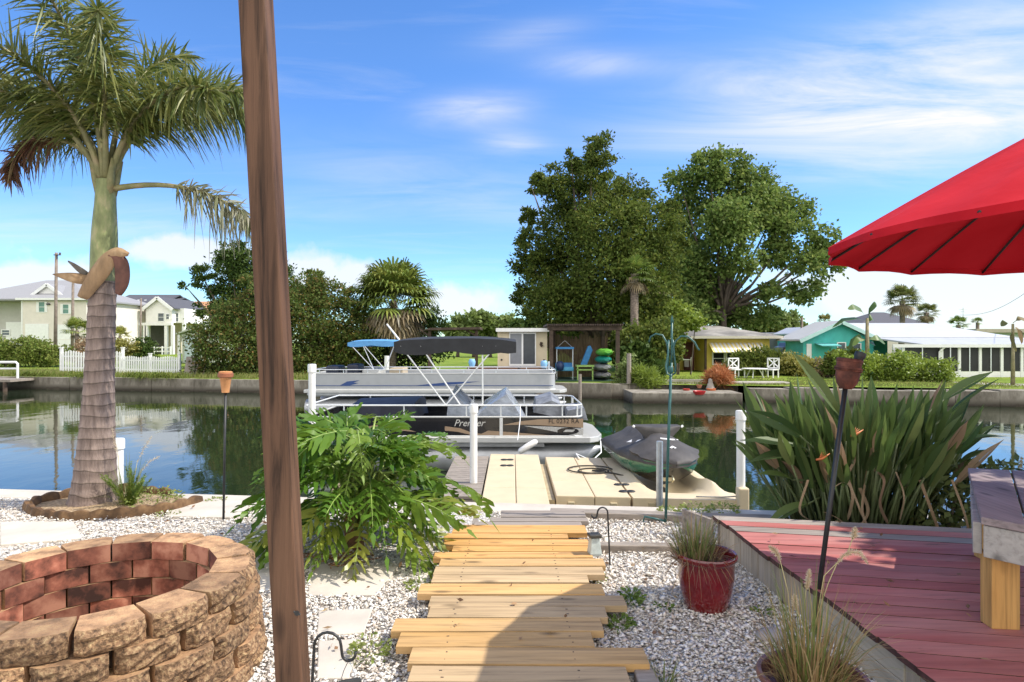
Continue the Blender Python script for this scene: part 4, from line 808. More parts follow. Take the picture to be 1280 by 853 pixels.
r2 = ramp(N, [(.3, (.5,.46,.46)), (.6, (1.15,1.1,1.08))]); L.new(n2.outputs[0], r2.inputs[0]); mm = N.new('ShaderNodeMix'); mm.data_type = 'RGBA'; mm.blend_type = 'MULTIPLY'; mm.inputs['Factor'].default_value = 1; L.new(rr.outputs[0], mm.inputs['A']); L.new(r2.outputs[0], mm.inputs['B']); L.new(mm.outputs['Result'], b.inputs['Base Color']); b.inputs['Roughness'].default_value = .9
bn = N.new('ShaderNodeBump'); bn.inputs['Strength'].default_value = .6; bn.inputs['Distance'].default_value = .02; ad = N.new('ShaderNodeMath'); L.new(n2.outputs[0], ad.inputs[0]); L.new(fr.outputs[0], ad.inputs[1]); L.new(ad.outputs[0], bn.inputs['Height']); L.new(bn.outputs[0], b.inputs['Normal'])
ztop = P(128, 352, 6.3).z
prof_r = [(0,.225),(.06,.212),(.25,.188),(.6,.16),(1.1,.134),(1.6,.122),(ztop,.116)]
def pr(z, pf):
    for (a, c), (d, e) in zip(pf, pf[1:]):
        if z <= d: return c+(e-c)*(z-a)/(d-a)
    return pf[-1][1]
mb = MB(); rows = []
for i in range(110):
    z = -.03 + (ztop+.03)*i/109; q = axis(max(0,z)); ring = .004*(1 if (z*9.3) % 1 < .5 else 0); root = max(0, (.14-z)/.14)
    rows.append([Vector((q.x + (pr(max(0,z),prof_r)+ring+root*.012*math.sin(14*a))*math.cos(a), q.y + (pr(max(0,z),prof_r)+ring+root*.012*math.sin(14*a))*math.sin(a), z)) for a in np.linspace(0,2*PI,36,endpoint=False)])
mb.grid(rows, closed=True); obj('trunk', mb, m, palm, smooth=True)
mb = MB(); zc = pt.z; rows = []
for i in range(30):
    z = ztop-.02 + (zc-ztop+.04)*i/29; q = axis(z); u = i/29; r = .115*(1-u) + .088*u + .012*math.sin(PI*min(1,u*1.3)); rows.append([Vector((q.x+r*math.cos(a)*(1+.03*math.sin(3*a+u*4)), q.y+r*math.sin(a), z)) for a in np.linspace(0,2*PI,24,endpoint=False)])
mb.grid(rows, closed=True); obj('crownshaft', mb, M('green_crownshaft', (.20,.225,.085), .55, .45, 7, (1.5,1.5,.6), c2=(.34,.30,.16), thr=(.35,.7), bump=.3, bdist=.02), palm, smooth=True)
# leaf bases at the neck
mb = MB()
for a, e in ((200,75),(330,70),(80,78),(140,70),(20,72)):
    q = Vector((math.cos(rad(a)), math.sin(rad(a)), 0)); c = axis(zc-.12); mb.tube([c+q*.05, c+q*.085+Vector((0,0,.14)), c+q*.13+Vector((0,0,.34))], [.045,.038,.02], 8)
obj('leaf_bases', mb, rach, palm, smooth=True)
dead = M('dead_sheath', (.30,.19,.10), .8, .4, 5, (1,1,.4), c2=(.43,.31,.19), bump=.4)
def sheath(pts, w, curl, name='dead_sheath', mat=dead):
    mb = MB(); rows = []; ps = [Vector(p) for p in pts]
    for i, p in enumerate(ps):
        t = (ps[min(i+1,len(ps)-1)]-ps[max(i-1,0)]).normalized(); s = t.cross(Vector((0,-1,.2))).normalized(); o = s.cross(t).normalized(); row = []
        for k in range(9): v = (k/8-.5)*2; row.append(p + s*(w[i]*math.sin(v*curl)/math.sin(min(curl,1.5))) - o*(w[i]*(1-math.cos(v*curl))*.8) + Vector((R.uniform(-.004,.004),)*3))
        rows.append(row)
    mb.grid(rows); ob = obj(name, mb, mat, palm, smooth=True); ob.modifiers.new('soft', 'SUBSURF').levels = 2; ob.modifiers['soft'].render_levels = 2; sm = ob.modifiers.new('thick', 'SOLIDIFY'); sm.thickness = .008; return ob
Y = 6.12
sheath([P(160,318,Y),P(146,312,Y),P(132,322,Y),P(122,336,Y),P(110,352,Y),P(100,372,Y)], [.02,.06,.09,.10,.09,.06], 1.25); sheath([P(136,318,Y),P(148,322,Y),P(150,340,Y),P(150,356,Y),P(146,368,Y)], [.02,.07,.08,.07,.04], 1.3, mat=M('dark_dead_sheath', (.12,.05,.035), .8, .4, 6))
sheath([P(112,348,Y+.1),P(98,348,Y+.05),P(82,345,Y),P(66,343,Y)], [.05,.06,.04,.004], 1.0); sheath([P(108,344,Y+.1),P(98,337,Y+.05),P(90,330,Y),P(85,327,Y)], [.03,.03,.02,.004], .9, mat=M('grey_dead_sheath', (.16,.14,.12), .8, .3, 6))
top = axis(zc+.03); D = rad
for az, e0, ln, dr, mt, kw in ((84,72,1.95,100,fox_leaf,{}), (-84,72,2.0,98,fox_leaf,{}), (-40,82,2.3,85,fox_leaf,{}), (150,76,1.9,88,fox_leaf,{}), (-140,76,2.0,92,fox_leaf,{}), (40,78,2.3,95,fox_leaf,{}), (112,68,1.7,96,fox_leaf,{}), (-115,68,1.8,105,fox_leaf,{}), (10,85,2.3,70,fox_leaf,{}), (180,84,2.1,70,fox_leaf,{}),(64,76,1.95,115,fox_leaf,{}),(-62,70,1.8,110,fox_leaf,{}),
        (96,8,1.62,52,fox_old,dict(leaf=.27,t0=.42,hang=.95,n=80)), (-92,70,1.32,168,fox_brown,dict(leaf=.2,t0=.45,hang=.7,n=90,width=.010))):
    plume('frond', palm, top + Vector((math.sin(D(az))*.04, math.cos(D(az))*.04, -.02 if e0 > 30 else -.10)), D(az), D(e0), ln, D(dr), mt, **kw)

# mulch bed, log edging, ferns at the palm foot
mb = MB(); ctr = Vector((sum(q[0] for q in bedw)/len(bedw), sum(q[1] for q in bedw)/len(bedw), .05)); mb.add([(x,y,.012) for x,y in bedw]+[ctr], [(i,(i+1)%len(bedw),len(bedw)) for i in range(len(bedw))][::1]); 
tag(obj('mulch_bed', mb, M('pale_mulch', (.40,.28,.16), .95, .45, 45, c2=(.56,.42,.27), bump=.9, bdist=.03)), kind='structure')
mb = MB(); pts = [Vector((a,b,0)) for a,b in bedw]; segs = list(range(1, 10)); logm = M('brown_log_edging', (.13,.07,.03), .85, .5, 9, c2=(.22,.13,.06), bump=.4)
eg = thing('log_edging', 'brown scalloped log edging curving around the palm bed', 'garden edging', (ctr.x,ctr.y,0))
path = []
for i in range(len(pts)-1):
    n = max(1, int((pts[i+1]-pts[i]).length/.02)); path += [pts[i].lerp(pts[i+1], k/n) for k in range(n)]
path.append(pts[-1]); rows = []; s = 0
mbs = MB(); acc = 0
for i in range(len(path)):
    p = path[i]; acc += (path[i]-path[i-1]).length if i else 0; t = (path[min(i+1,len(path)-1)]-path[max(i-1,0)]).normalized(); nn = Vector((t.y,-t.x,0)); h = .068 + .022*abs(math.sin(acc*PI/.17)) + .01*math.sin(acc*3); bul = .022 + .012*abs(math.sin(acc*PI/.17))
    rows.append([p+nn*bul, p+nn*bul*1.15+Vector((0,0,h*.55)), p+nn*bul*.6+Vector((0,0,h)), p-nn*bul*.6+Vector((0,0,h)), p-nn*bul+Vector((0,0,h*.5)), p-nn*bul])
mbs.grid(rows); obj('edging_strip', mbs, logm, eg, smooth=60)
fern_m = leafmat('fern_leaf', [(.14,.22,.03),(.20,.28,.045),(.10,.17,.025),(.25,.30,.06)], .4, .5)
def fern(x, y, n, h, label, name='fern', grp=None):
    t = thing(name, label, 'fern', (x,y,.03), grp); cur = []
    for i in range(n):
        az = R.uniform(0,2*PI); lean = R.uniform(.1,.75); L_ = h*R.uniform(.7,1.15); d = np.array([math.cos(az)*lean, math.sin(az)*lean, 1]); d = nv(d); base = np.array([x+R.uniform(-.07,.07), y+R.uniform(-.05,.05), .03]); k = 34
        for j in range(k):
            u = (j+1)/k; p = base + d*L_*u + np.array([math.cos(az),math.sin(az),-1])*(.12*L_*lean*u*u)
            for q in range(5):
                r = nv(NR.normal(size=3)); r = nv(r - d*np.dot(r,d)); e = p + nv(r*.85+d*.6)*.05*(1-.5*abs(2*u-.9))*(1.3-u*.5); cur.append(([p,(p+e)/2,e], nv(np.cross(r,d)), [.002,.0042,.0006]))
    V, Q = ribbons(cur, None); objnp('foliage', V, Q, fern_m, t); return t
q = G(150,640); fern(q.x+.03, q.y+.12, 13, .42, 'upright yellow green foxtail fern at the foot of the palm trunk')
def weed(x, y, r, h, n, label, cat='weed', mat=None, name='weed', grp='small weeds in the gravel'):
    V, Q, b = [], [], 0; cur = []
    for i in range(n):
        a = R.uniform(0,2*PI); rr = r*math.sqrt(R.random()); p = np.array([x+rr*math.cos(a), y+rr*math.sin(a), R.uniform(.005,h)*(1-.5*rr/r)]); d = nv([math.cos(a)*.8+R.uniform(-.6,.6), math.sin(a)*.8+R.uniform(-.6,.6), R.uniform(.1,.9)]); l = R.uniform(.018,.04); s = nv(np.cross(d, NR.normal(size=3))); cur.append(([p, p+d*l*.5, p+d*l+np.array([0,0,-.006])], s, [.002,l*.26,.0008]))
    V, Q = ribbons(cur, None); return tag(objnp(name, V, Q, mat or weed_m), label, cat, grp)
weed_m = leafmat('weed_leaf', [(.11,.19,.03),(.17,.25,.05),(.08,.14,.02)], .35, .5); weed_y = leafmat('pale_weed_leaf', [(.24,.29,.07),(.18,.24,.05),(.30,.32,.11)], .4, .5)
q = G(195,630); weed(q.x, q.y-.05, .28, .2, 420, 'pale green ground plants spilling beside the fern in the palm bed', 'ground plant', weed_y, 'bed_plant', None)['kind'] = 'stuff'
for px, py, r, h, n, m_, lb in ((462,822,.10,.13,150,weed_y,'pale weed sprouting beside the hanging solar lantern'), (525,735,.09,.05,90,weed_y,'small pale weed left of the walkway middle'), (789,757,.075,.12,170,weed_m,'dark green weed at the right walkway edge near the red pot'), (775,785,.08,.07,140,weed_m,'flat green weed right of the tan planks'), (745,727,.07,.06,90,weed_y,'weed in a gap between planks on the right side'), (828,762,.06,.03,50,weed_m,'tiny weed in the gravel left of the red pot'), (955,768,.06,.03,50,weed_m,'tiny weed below the deck side boards'), (870,642,.14,.12,170,weed_y,'grassy weed behind the red pot near the seawall'), (905,640,.14,.1,160,weed_y,'grassy weed at the far corner of the deck'), (835,640,.1,.05,90,weed_y,'low weed at the foot of the teal crook'), (545,722,.05,.05,50,weed_m,'small green weed touching the left plank ends'), (210,644,.12,.04,60,weed_y,'sparse weed in the gravel outside the log edging'), (270,627,.1,.04,60,weed_y,'weed in the slab joint by the canal')):
    q = G(px,py); weed(q.x, q.y, r, h, n, lb, mat=m_)

# fountain grasses
grass_m = leafmat('green_blade', [(.17,.22,.05),(.24,.27,.08),(.12,.18,.035),(.33,.31,.13)], .4, .5); straw = leafmat('straw_blade', [(.42,.30,.12),(.34,.22,.09),(.50,.38,.18),(.26,.15,.07)], .35, .6); brownb = leafmat('brown_blade', [(.20,.11,.06),(.28,.17,.09),(.14,.08,.045),(.32,.22,.13)], .3, .7)
def blades(x, y, z, r, n, h, lean, mat, name, parent, w=.0028, droop=.5, hmin=.5):
    cur = []
    for i in range(n):
        a = R.uniform(0,2*PI); rr = r*math.sqrt(R.random()); p = np.array([x+rr*math.cos(a), y+rr*math.sin(a), z]); l = lean*R.uniform(.1,1.0)*(.3+rr/r); a2 = a+R.uniform(-.6,.6); d = nv([math.cos(a2)*l, math.sin(a2)*l, 1]); L_ = h*R.uniform(hmin,1.1); k = 6; dp = droop*R.uniform(.3,1.2)*(l+.12)
        c = [p + d*L_*j/k + np.array([math.cos(a2)*.4,math.sin(a2)*.4,-1])*dp*L_*(j/k)**2.4 for j in range(k+1)]; s = nv([-math.sin(a2)+R.uniform(-.5,.5), math.cos(a2)+R.uniform(-.5,.5), 0]); cur.append((c, s, [w*R.uniform(.8,1.1)*(1-(j/k)**2)+.0003 for j in range(k+1)]))
    V, Q = ribbons(cur, None); return objnp(name, V, Q, mat, parent)
t = thing('potted_grass', 'half dried ornamental grass growing in the glossy red pot', 'grass', (1.14,3.87,.28))
blades(1.10,3.88,.28,.10,150,.30,.5,grass_m,'green_blades',t); blades(1.12,3.86,.28,.13,420,.20,1.1,brownb,'dry_blades',t,.0022,1.1,.3); blades(1.11,3.87,.27,.12,160,.42,.8,straw,'stray_blades',t,.0016,1.3,.4)
t = thing('potted_grass', 'tall fountain grass with cream seed plumes in the brownish pot at the bottom edge', 'grass', (1.16,2.47,.27))
blades(1.15,2.48,.27,.12,200,.46,.55,straw,'dry_blades',t,.0024,.8,.35); blades(1.16,2.48,.27,.10,130,.46,.5,grass_m,'green_blades',t,.0024,.6,.4); blades(1.15,2.47,.27,.14,220,.24,1.0,straw,'low_blades',t,.002,1.2,.3)
def seed(pts, r, nh, par, mat):
    cur = []; pts = [np.array(p) for p in pts]; k = len(pts)-1
    for i in range(nh):
        u = R.random(); f = u*k; j = min(int(f),k-1); p = pts[j]+(pts[j+1]-pts[j])*(f-j); tn = nv(pts[j+1]-pts[j]); d = nv(nv(NR.normal(size=3))+tn*.7); l = r*R.uniform(.6,1.1)*(math.sin(PI*min(1,max(.08,u)))**.5+.15); cur.append(([p,p+d*l*.6,p+d*l], nv(np.cross(d,NR.normal(size=3))), [.0012,.0009,.0003]))
    V, Q = ribbons(cur, None); return objnp('seed_plume', V, Q, mat, par)
cream = leafmat('cream_plume', [(.62,.52,.34),(.70,.62,.45),(.52,.40,.24)], .45, .8); stem = M('straw_stem', (.42,.36,.16), .7, .2, 10)
for st_, hd in (([(1015,790),(1035,730),(1046,705)], [(1046,705),(1054,695),(1064,690),(1076,692),(1085,705)]), ([(1018,790),(1030,720),(1060,690),(1066,672)], [(1066,674),(1068,668),(1069,660)]), ([(990,790),(985,740),(975,700)], [(975,700),(970,690),(962,683)]), ([(1008,790),(1006,750),(1008,735)], [(1008,736),(1010,728),(1012,712)]), ([(1010,800),(995,760)],[(995,762),(994,754),(993,744)])):
    Y = 2.47; mb = MB(); mb.tube([P(a,b,Y) for a,b in st_], .0016, 5); obj('stem', mb, stem, t, smooth=True); seed([P(a,b,Y) for a,b in hd], .016, 420, t, cream)
q = Vector((.70,2.95,0)); t = thing('grass_tuft', 'thin green grass tuft at the end of the longest plank', 'grass', q); blades(q.x,q.y,.0,.03,16,.26,.5,grass_m,'blades',t,.004,.7,.4)
t = thing('grass_tuft', 'pale feathery fountain grass beside the white piling behind the palm', 'grass', (-3.75,6.15,.03)); blades(-3.72,6.2,.03,.08,60,.55,.6,grass_m,'blades',t,.003,.6,.4)
for st_, hd in (([(165,615),(172,575)], [(172,578),(180,560),(190,545)]), ([(168,615),(176,590)], [(176,590),(186,578),(200,570)]), ([(150,615),(148,570)], [(148,572),(144,556),(140,535)])):
    Y = 6.2; mb = MB(); mb.tube([P(a,b,Y) for a,b in st_], .002, 5); obj('stem', mb, stem, t, smooth=True); seed([P(a,b,Y) for a,b in hd], .03, 160, t, cream)

# big lobed leaf plant (tree philodendron)
phil_m = leafmat('lobed_leaf', [(.05,.125,.012),(.08,.17,.018),(.12,.215,.025),(.065,.145,.015),(.18,.27,.04)], .38, .42, .28); phil_y = leafmat('yellowing_lobed_leaf', [(.20,.26,.03),(.28,.30,.05),(.15,.22,.03)], .35, .35, .6)
stalk = M('green_stalk', (.22,.30,.07), .45, .25, 8)
def lobed_leaf(base, d, nrm, L_, droop=.35):
    """a long leaf cut into deep wavy lobes; one connected surface per leaf"""
    d = nv(d); s = nv(np.cross(nrm, d)); n = nv(np.cross(d, s)); V, Qs = [], []; nl = 10
    def mid(t): return base + d*L_*t + np.array([0,0,-droop*L_*t*t])
    def wid(t): return L_*.50*(math.sin(PI*min(1,(t*.9+.16)))**.7)*(1-.38*t)
    for i in range(nl+1): V.append(mid(i/nl*.97))
    for side in (-1, 1):
        for i in range(nl):
            tm = (i+.5)/nl*.97; ang = 1.0 - .55*tm + R.uniform(-.1,.1); w = wid(tm)*R.uniform(.72,1.15)
            if i == 0: ang = 1.95; w *= .75
            ld = nv(s*side*math.sin(ang)+d*math.cos(ang)); bm = (V[i]+V[i+1])/2; cup = R.uniform(-.05,.30); tw = R.uniform(-.55,.55); wv = nv(d + n*tw); hw = L_*.060*(1-.3*tm)*R.uniform(.75,1.3); wav = R.uniform(0,6); prev = (i, i+1)
            for u, ww in ((.2,.62),(.4,.95),(.56,1.12),(.72,.78),(.84,.86),(.94,.42),(1.0,.04)):
                c = bm + ld*w*u + d*(.10*w*u*u) + n*(cup*w*(u-1.5*u*u) + .02*L_*math.sin(wav+u*7)) + np.array([0,0,-.22*w*u*u]); o = len(V); V += [c - wv*hw*ww*R.uniform(.85,1.15), c + wv*hw*ww*R.uniform(.85,1.15)]
                q = [prev[0], prev[1], o+1, o]; Qs.append(q if side > 0 else q[::-1]); prev = (o, o+1)
    o = len(V); t0 = nl; V += [mid(1.02)-s*L_*.035, mid(1.02)+s*L_*.035, mid(1.15)]; Qs.append([t0, o, o+2, o+1])
    return np.array(V), np.array(Qs), [Vector(mid(t)+n*.002) for t in (0,.25,.5,.75,1.0)]
phil = thing('lobed_leaf_plant', 'large bushy plant with glossy deeply lobed green leaves left of the walkway', 'plant', (-1.22,4.95,0))
targets = []
for i in range(104):                                    # leaf tips over a wide dome
    u = i/104; az = i*2.39996; el = math.asin(.02+.95*(1-u)**.9) if u < 1 else 0; targets.append((az, el))
VB, QB, VY, QY, nb, ny = [], [], [], [], 0, 0; mbst = MB()
for i, (az, el) in enumerate(targets):
    o = np.array([-1.15+R.uniform(-.12,.12), 4.96+R.uniform(-.1,.1), .12+R.uniform(0,.25)]); Rx, Rz = (.52, 1.0); rr = R.uniform(.55,.95)
    e = np.array([o[0]+Rx*rr*math.cos(az)*math.cos(el)*1.02, o[1]+.5*rr*math.sin(az)*math.cos(el), max(.16, .14+.98*rr*math.sin(el)+.1)]); out = nv([math.cos(az), math.sin(az), .15])
    midp = (o+e)/2 + np.array([0,0,.16]); mbst.tube([Vector(o), Vector(midp), Vector(e)], [.012,.010,.007], 6)
    d = nv(out*.8 + np.array([0,0,-.35+.5*math.sin(el)]) + NR.normal(size=3)*.18); nrm = nv(np.array([0,0,1]) + out*.45 + NR.normal(size=3)*.3); L_ = R.uniform(.38,.58)*(.85 if math.cos(az) > .5 and el > .5 else 1)
    yl = (el < .25 and R.random() < .42); V, Q, rib = lobed_leaf(e, d, nrm, L_, R.uniform(.15,.6)); mbst.tube(rib, [.0065,.0055,.004,.003,.001], 5)
    if yl: VY.append(V); QY.append(Q+ny); ny += len(V)
    else: VB.append(V); QB.append(Q+nb); nb += len(V)
obj('stalks', mbst, stalk, phil, smooth=True); objnp('foliage', np.concatenate(VB), np.concatenate(QB), phil_m, phil, smooth=True); tag(objnp('yellowing_leaves', np.concatenate(VY), np.concatenate(QY), phil_y, phil, smooth=True), 'yellow green lower leaves')
mb = MB(); mb.tube([(-1.2,4.95,-.02),(-1.24,4.93,.2),(-1.18,4.96,.42)], [.07,.065,.05], 10); obj('stem', mb, M('scarred_stem', (.24,.12,.06), .9, .5, 14, bump=.5), phil, smooth=True)
mb = MB()
for i in range(60):
    a = R.uniform(0,2*PI); r = R.uniform(0,.33); p = Vector((-1.25+r*math.cos(a), 4.62+r*.5*math.sin(a), .025+R.uniform(0,.03))); mb.tube([p, p+Vector((R.uniform(-.1,.1),R.uniform(-.1,.1),R.uniform(-.01,.03)))], .004, 5)
obj('dry_roots', mb, M('dry_roots', (.26,.13,.06), .95, .5, 20), phil)

# bird of paradise clump behind the deck
bop_m = leafmat('paddle_leaf', [(.05,.095,.026),(.075,.125,.032),(.105,.16,.042),(.04,.075,.02),(.14,.18,.055)], .3, .45, .35); bop_d = leafmat('dried_paddle', [(.26,.17,.09),(.34,.25,.15),(.20,.12,.07)], .2, .7)
bop = thing('bird_of_paradise', 'large clump of long paddle leaves growing behind the red deck', 'plant', (2.95,5.55,0))
cur, cst, cdr, brn = [], MB(), [], []
def paddle(o, e, d, L_, w, cur, fold=.25):
    k = 9; d = nv(d); s = nv(np.cross(d, (R.uniform(-.6,.6), R.uniform(-1,.2), R.uniform(.2,1)))); n = np.cross(s, d); bend = R.uniform(.02,.25)
    for sg in (-1, 1):
        pts = []; sd_ = []; ws = []
        for j in range(k+1):
            u = j/k; c = e + d*L_*u + np.array([0,0,-bend*L_*u*u]); ww = w*(math.sin(PI*min(1,u*.9+.08))**.8)*(1-u**6); off = s*sg*ww*.5 + n*ww*fold; pts.append(c+off); sd_.append(nv(s*sg+n*2*fold)); ws.append(ww*.52+.0004)
        cur.append((pts, np.array(sd_)*sg, ws))
for i in range(310):
    az = R.uniform(0,2*PI); rr = math.sqrt(R.random()); o = np.array([2.98+.58*rr*math.cos(az), 5.55+.32*rr*math.sin(az), .0]); ln = R.uniform(.1,.68)*(.5+.5*rr) if i > 55 else R.uniform(0,.45)
    a2 = az + R.uniform(-.4,.4); dirv = nv([math.cos(a2)*ln, math.sin(a2)*ln*.8, 1.0]); h = R.uniform(.35,.80) if i > 55 else R.uniform(.55,.85); e = o + dirv*h; cst.tube([Vector(o), Vector(o+dirv*h*.5+np.array([0,0,.02])), Vector(e)], [.013,.011,.008], 5)
    d2 = nv(dirv + np.array([math.cos(a2),math.sin(a2),-.3])*R.uniform(0,.35)*ln); paddle(o, e, d2, R.uniform(.32,.58), R.uniform(.03,.054), cur if i % 14 else brn)
for px, py, qx, qy in ((1000,545,945,505),(1005,560,940,550),(990,600,955,590),(1010,630,965,645),(1010,570,948,565),(1185,520,1238,478),(1190,560,1245,535),(1180,500,1230,470),(1050,520,1000,450),(1200,580,1235,560)):
    e = np.array(P(px,py,5.3)); q = np.array(P(qx,qy,5.25)); cst.tube([Vector((2.8 if px < 1100 else 3.3,5.5,.1)), Vector(e*.5+np.array([2.9,5.5,.2])*.5+np.array([0,0,.1])), Vector(e)], [.012,.01,.008], 5); paddle(None, e, q-e, float(np.linalg.norm(q-e))*1.25, .06, cur)
V, Q = ribbons(cur, None); objnp('foliage', V, Q, bop_m, bop, smooth=True); obj('stalks', cst, M('leaf_stalk', (.09,.12,.04), .55, .35, 8), bop, smooth=True)
for px in ([(1062,560),(1068,575),(1060,595),(1066,620),(1060,650)], [(1090,585),(1105,600),(1100,630),(1110,655)], [(1075,610),(1085,640),(1070,665)], [(1040,610),(1060,605),(1080,650)], [(1120,590),(1130,620),(1125,650)], [(1010,600),(1000,640),(1025,655)], [(1150,600),(1165,640),(1175,668)], [(1090,560),(1082,600),(1078,640),(1090,668)], [(1190,600),(1205,640),(1212,668)], [(1030,640),(1050,650),(1065,668)]):
    c0 = [np.array(P(a,b,5.05+R.uniform(-.1,.1))) for a,b in px]; c0 = [2*c0[0]-c0[1]]+c0+[2*c0[-1]-c0[-2]]; pts = []
    for j in range(1, len(c0)-2):
        for q in range(6): u = q/6; p0,p1,p2,p3 = c0[j-1:j+3]; pts.append(.5*(2*p1+(p2-p0)*u+(2*p0-5*p1+4*p2-p3)*u*u+(3*p1-p0-3*p2+p3)*u**3))
    pts.append(c0[-2]); cdr.append((pts, nv([1,R.uniform(-.5,.5),R.uniform(-.3,.3)]), [.011*R.uniform(.5,1.3)]*(len(pts)-1)+[.003]))
V, Q = ribbons(cdr+brn, None); objnp('dried_leaves', V, Q, bop_d, bop, smooth=True)
for px, py in ((1020,575),(1062,545)):
    mb = MB(); p = P(px,py,5.05); mb.tube([p, p+Vector((.05,0,.01)), p+Vector((.11,0,.05))], [.008,.012,.002], 6)
    for k in range(3): mb.tube([p+Vector((.03,0,.01)), p+Vector((.05+.02*k,.01*k,.07-.01*k))], [.006,.001], 5)
    obj('flower', mb, M('orange_flower', (.55,.17,.05), .5, .2, 10), bop, smooth=True)
# lower leafy shrub behind the bench
def leafquads(Pn, Dn, L_, W, fold=.0):
    n = len(Pn); rnd = NR.normal(size=(n,3)); S = np.cross(Dn, rnd); S /= np.linalg.norm(S,axis=1)[:,None]+1e-9; L_ = np.broadcast_to(L_,(n,))[:,None]; W = np.broadcast_to(W,(n,))[:,None]
    V = np.stack([Pn, Pn+Dn*L_*.45+S*W, Pn+Dn*L_, Pn+Dn*L_*.45-S*W], 1).reshape(-1,3); return V, (np.arange(n)[:,None]*4+np.arange(4)[None])
def leafcloud(name, clumps, n, L_, W, mat, parent, shell=.5, twig=40, tw=.2, droop=.15, flat=1.0):
    c = np.array([k[:3] for k in clumps], float); r = np.array([k[3:6] if len(k) > 4 else (k[3],)*3 for k in clumps], float); wt = (r[:,0]*r[:,2])**1.0; wt /= wt.sum()
    nt_ = max(1, n//twig); ci = NR.choice(len(c), nt_, p=wt); d = NR.normal(size=(nt_,3)); d /= np.linalg.norm(d,axis=1)[:,None]; rad_ = (shell**3 + (1-shell**3)*NR.random(nt_))**(1/3)
    T = c[ci] + d*r[ci]*rad_[:,None]; sig = r[ci].mean(1)*tw; li = NR.integers(0, nt_, n); O = NR.normal(size=(n,3))*sig[li][:,None]; O[:,2] *= .6*flat; Pn = T[li]+O; Dn = d[li]*.6 + NR.normal(size=(n,3))*.7; Dn[:,2] -= droop; Dn /= np.linalg.norm(Dn,axis=1)[:,None]
    V, Q = leafquads(Pn, Dn, L_*NR.uniform(.6,1.3,n), W*NR.uniform(.7,1.2,n)); return objnp(name, V, Q, mat, parent)
sh_m = leafmat('shade_shrub_leaf', [(.05,.08,.02),(.09,.12,.03),(.14,.16,.05)], .3, .5)
t = thing('shrub', 'low leafy shrub behind the bench at the seawall', 'shrub', (4.0,5.3,0)); leafcloud('foliage', [(4.0,5.3,.3,.5,.3,.3),(4.6,5.2,.35,.5,.3,.35),(3.5,5.35,.25,.35,.2,.25)], 2600, .09, .022, sh_m, t, .3, 20)
mb = MB(); [mb.tube([(3.6+i*.25,5.3,-.02),(3.6+i*.25+R.uniform(-.1,.1),5.3,.4)], .012, 6) for i in range(5)]; obj('stem', mb, bark, t)
# unseen tree added to the right of the frame, to shade the deck
tr_leaf = leafmat('shade_tree_leaf', [(.06,.10,.02),(.09,.13,.03),(.045,.08,.018)], .25, .45)
t = thing('added_shade_tree', 'unseen leafy tree added to the right to shade the deck', 'tree', (7.7,3.7,0)); leafcloud('crown', [(7.3,3.7,4.5,1.1,1.2,.8),(8.0,4.3,4.9,1.3,1.2,.9),(7.5,2.9,4.4,1.3,1.2,.8),(7.7,4.7,4.4,.9,.7,.7)], 7500, .2, .06, tr_leaf, t, .3, 25, .15)
mb = MB(); mb.tube([(7.7,3.7,-.05),(7.65,3.7,1.6),(7.5,3.6,3.2)], [.2,.16,.12], 10); [mb.tube([(7.5,3.6,3.1),((7.5+q[0])/2,(3.6+q[1])/2,3.8),q], [.1,.06,.02], 7) for q in ((7.0,3.4,4.6),(7.9,3.9,4.9),(7.4,2.7,4.5),(7.8,4.5,4.3))]; obj('trunk', mb, bark, t, smooth=True)
# ------------------------------------------------------------------ houses across the canal
shing_g = M('grey_shingles', (.27,.27,.28), .9, .2, 12, (1,4,4), bump=.3); shing_d = M('dark_shingles', (.085,.085,.10), .9, .25, 12, (1,4,4), bump=.3); shing_o = M('orange_roof', (.42,.22,.11), .85, .2, 8); shing_m = M('patchy_shingles', (.20,.19,.18), .95, .4, .5, c2=(.36,.34,.31), bump=.2)
siding_b = M('beige_siding', (.70,.64,.57), .7, .05, 3); siding_w = M('white_siding', (.82,.80,.77), .65, .04, 3); siding_g = M('pale_green_siding', (.52,.55,.46), .7, .05, 3); siding_y = M('yellow_wall', (.68,.52,.10), .75, .08, 2); siding_t = M('turquoise_wall', (.06,.42,.37), .7, .1, 2); cream_w = M('cream_wall', (.62,.53,.37), .75, .06, 3)
greyglass = M('grey_glass', (.09,.11,.13), .12, .2, 2, spec=.7); greenglass = M('green_shade_glass', (.12,.25,.20), .2, .2, 2); white_metal = M('white_metal_roof', (.47,.48,.49), .45, .05, 2)
def X(px, Y): return (px-640)/F*Y
def Z(py, Y): return EYE-(py-HZ)/F*Y
def wbox(name, par, mat, x0, x1, y0, y1, z0, z1, bevel=0):
    mb = MB(); mb.bx(x0,x1,y0,y1,z0,z1); return obj(name, mb, mat, par, bevel=bevel)
def window(par, px0, px1, py0, py1, Y, pane=None, fm=None, cross=True, name='window'):
    x0, x1, z0, z1 = X(px0,Y), X(px1,Y), Z(py1,Y), Z(py0,Y); w = min(.09, (x1-x0)*.12); f = MB()
    f.bx(x0-w,x1+w,Y-.06,Y+.02,z1,z1+w); f.bx(x0-w,x1+w,Y-.06,Y+.02,z0-w,z0); f.bx(x0-w,x0,Y-.06,Y+.02,z0,z1); f.bx(x1,x1+w,Y-.06,Y+.02,z0,z1)
    if cross: f.bx(x0,x1,Y-.045,Y+.01,(z0+z1)/2-.02,(z0+z1)/2+.02)
    o = obj(name, f, fm or white, par); wbox('pane', o, pane or greyglass, x0+.002, x1-.002, Y-.02, Y-.005, z0+.002, z1-.002); return o
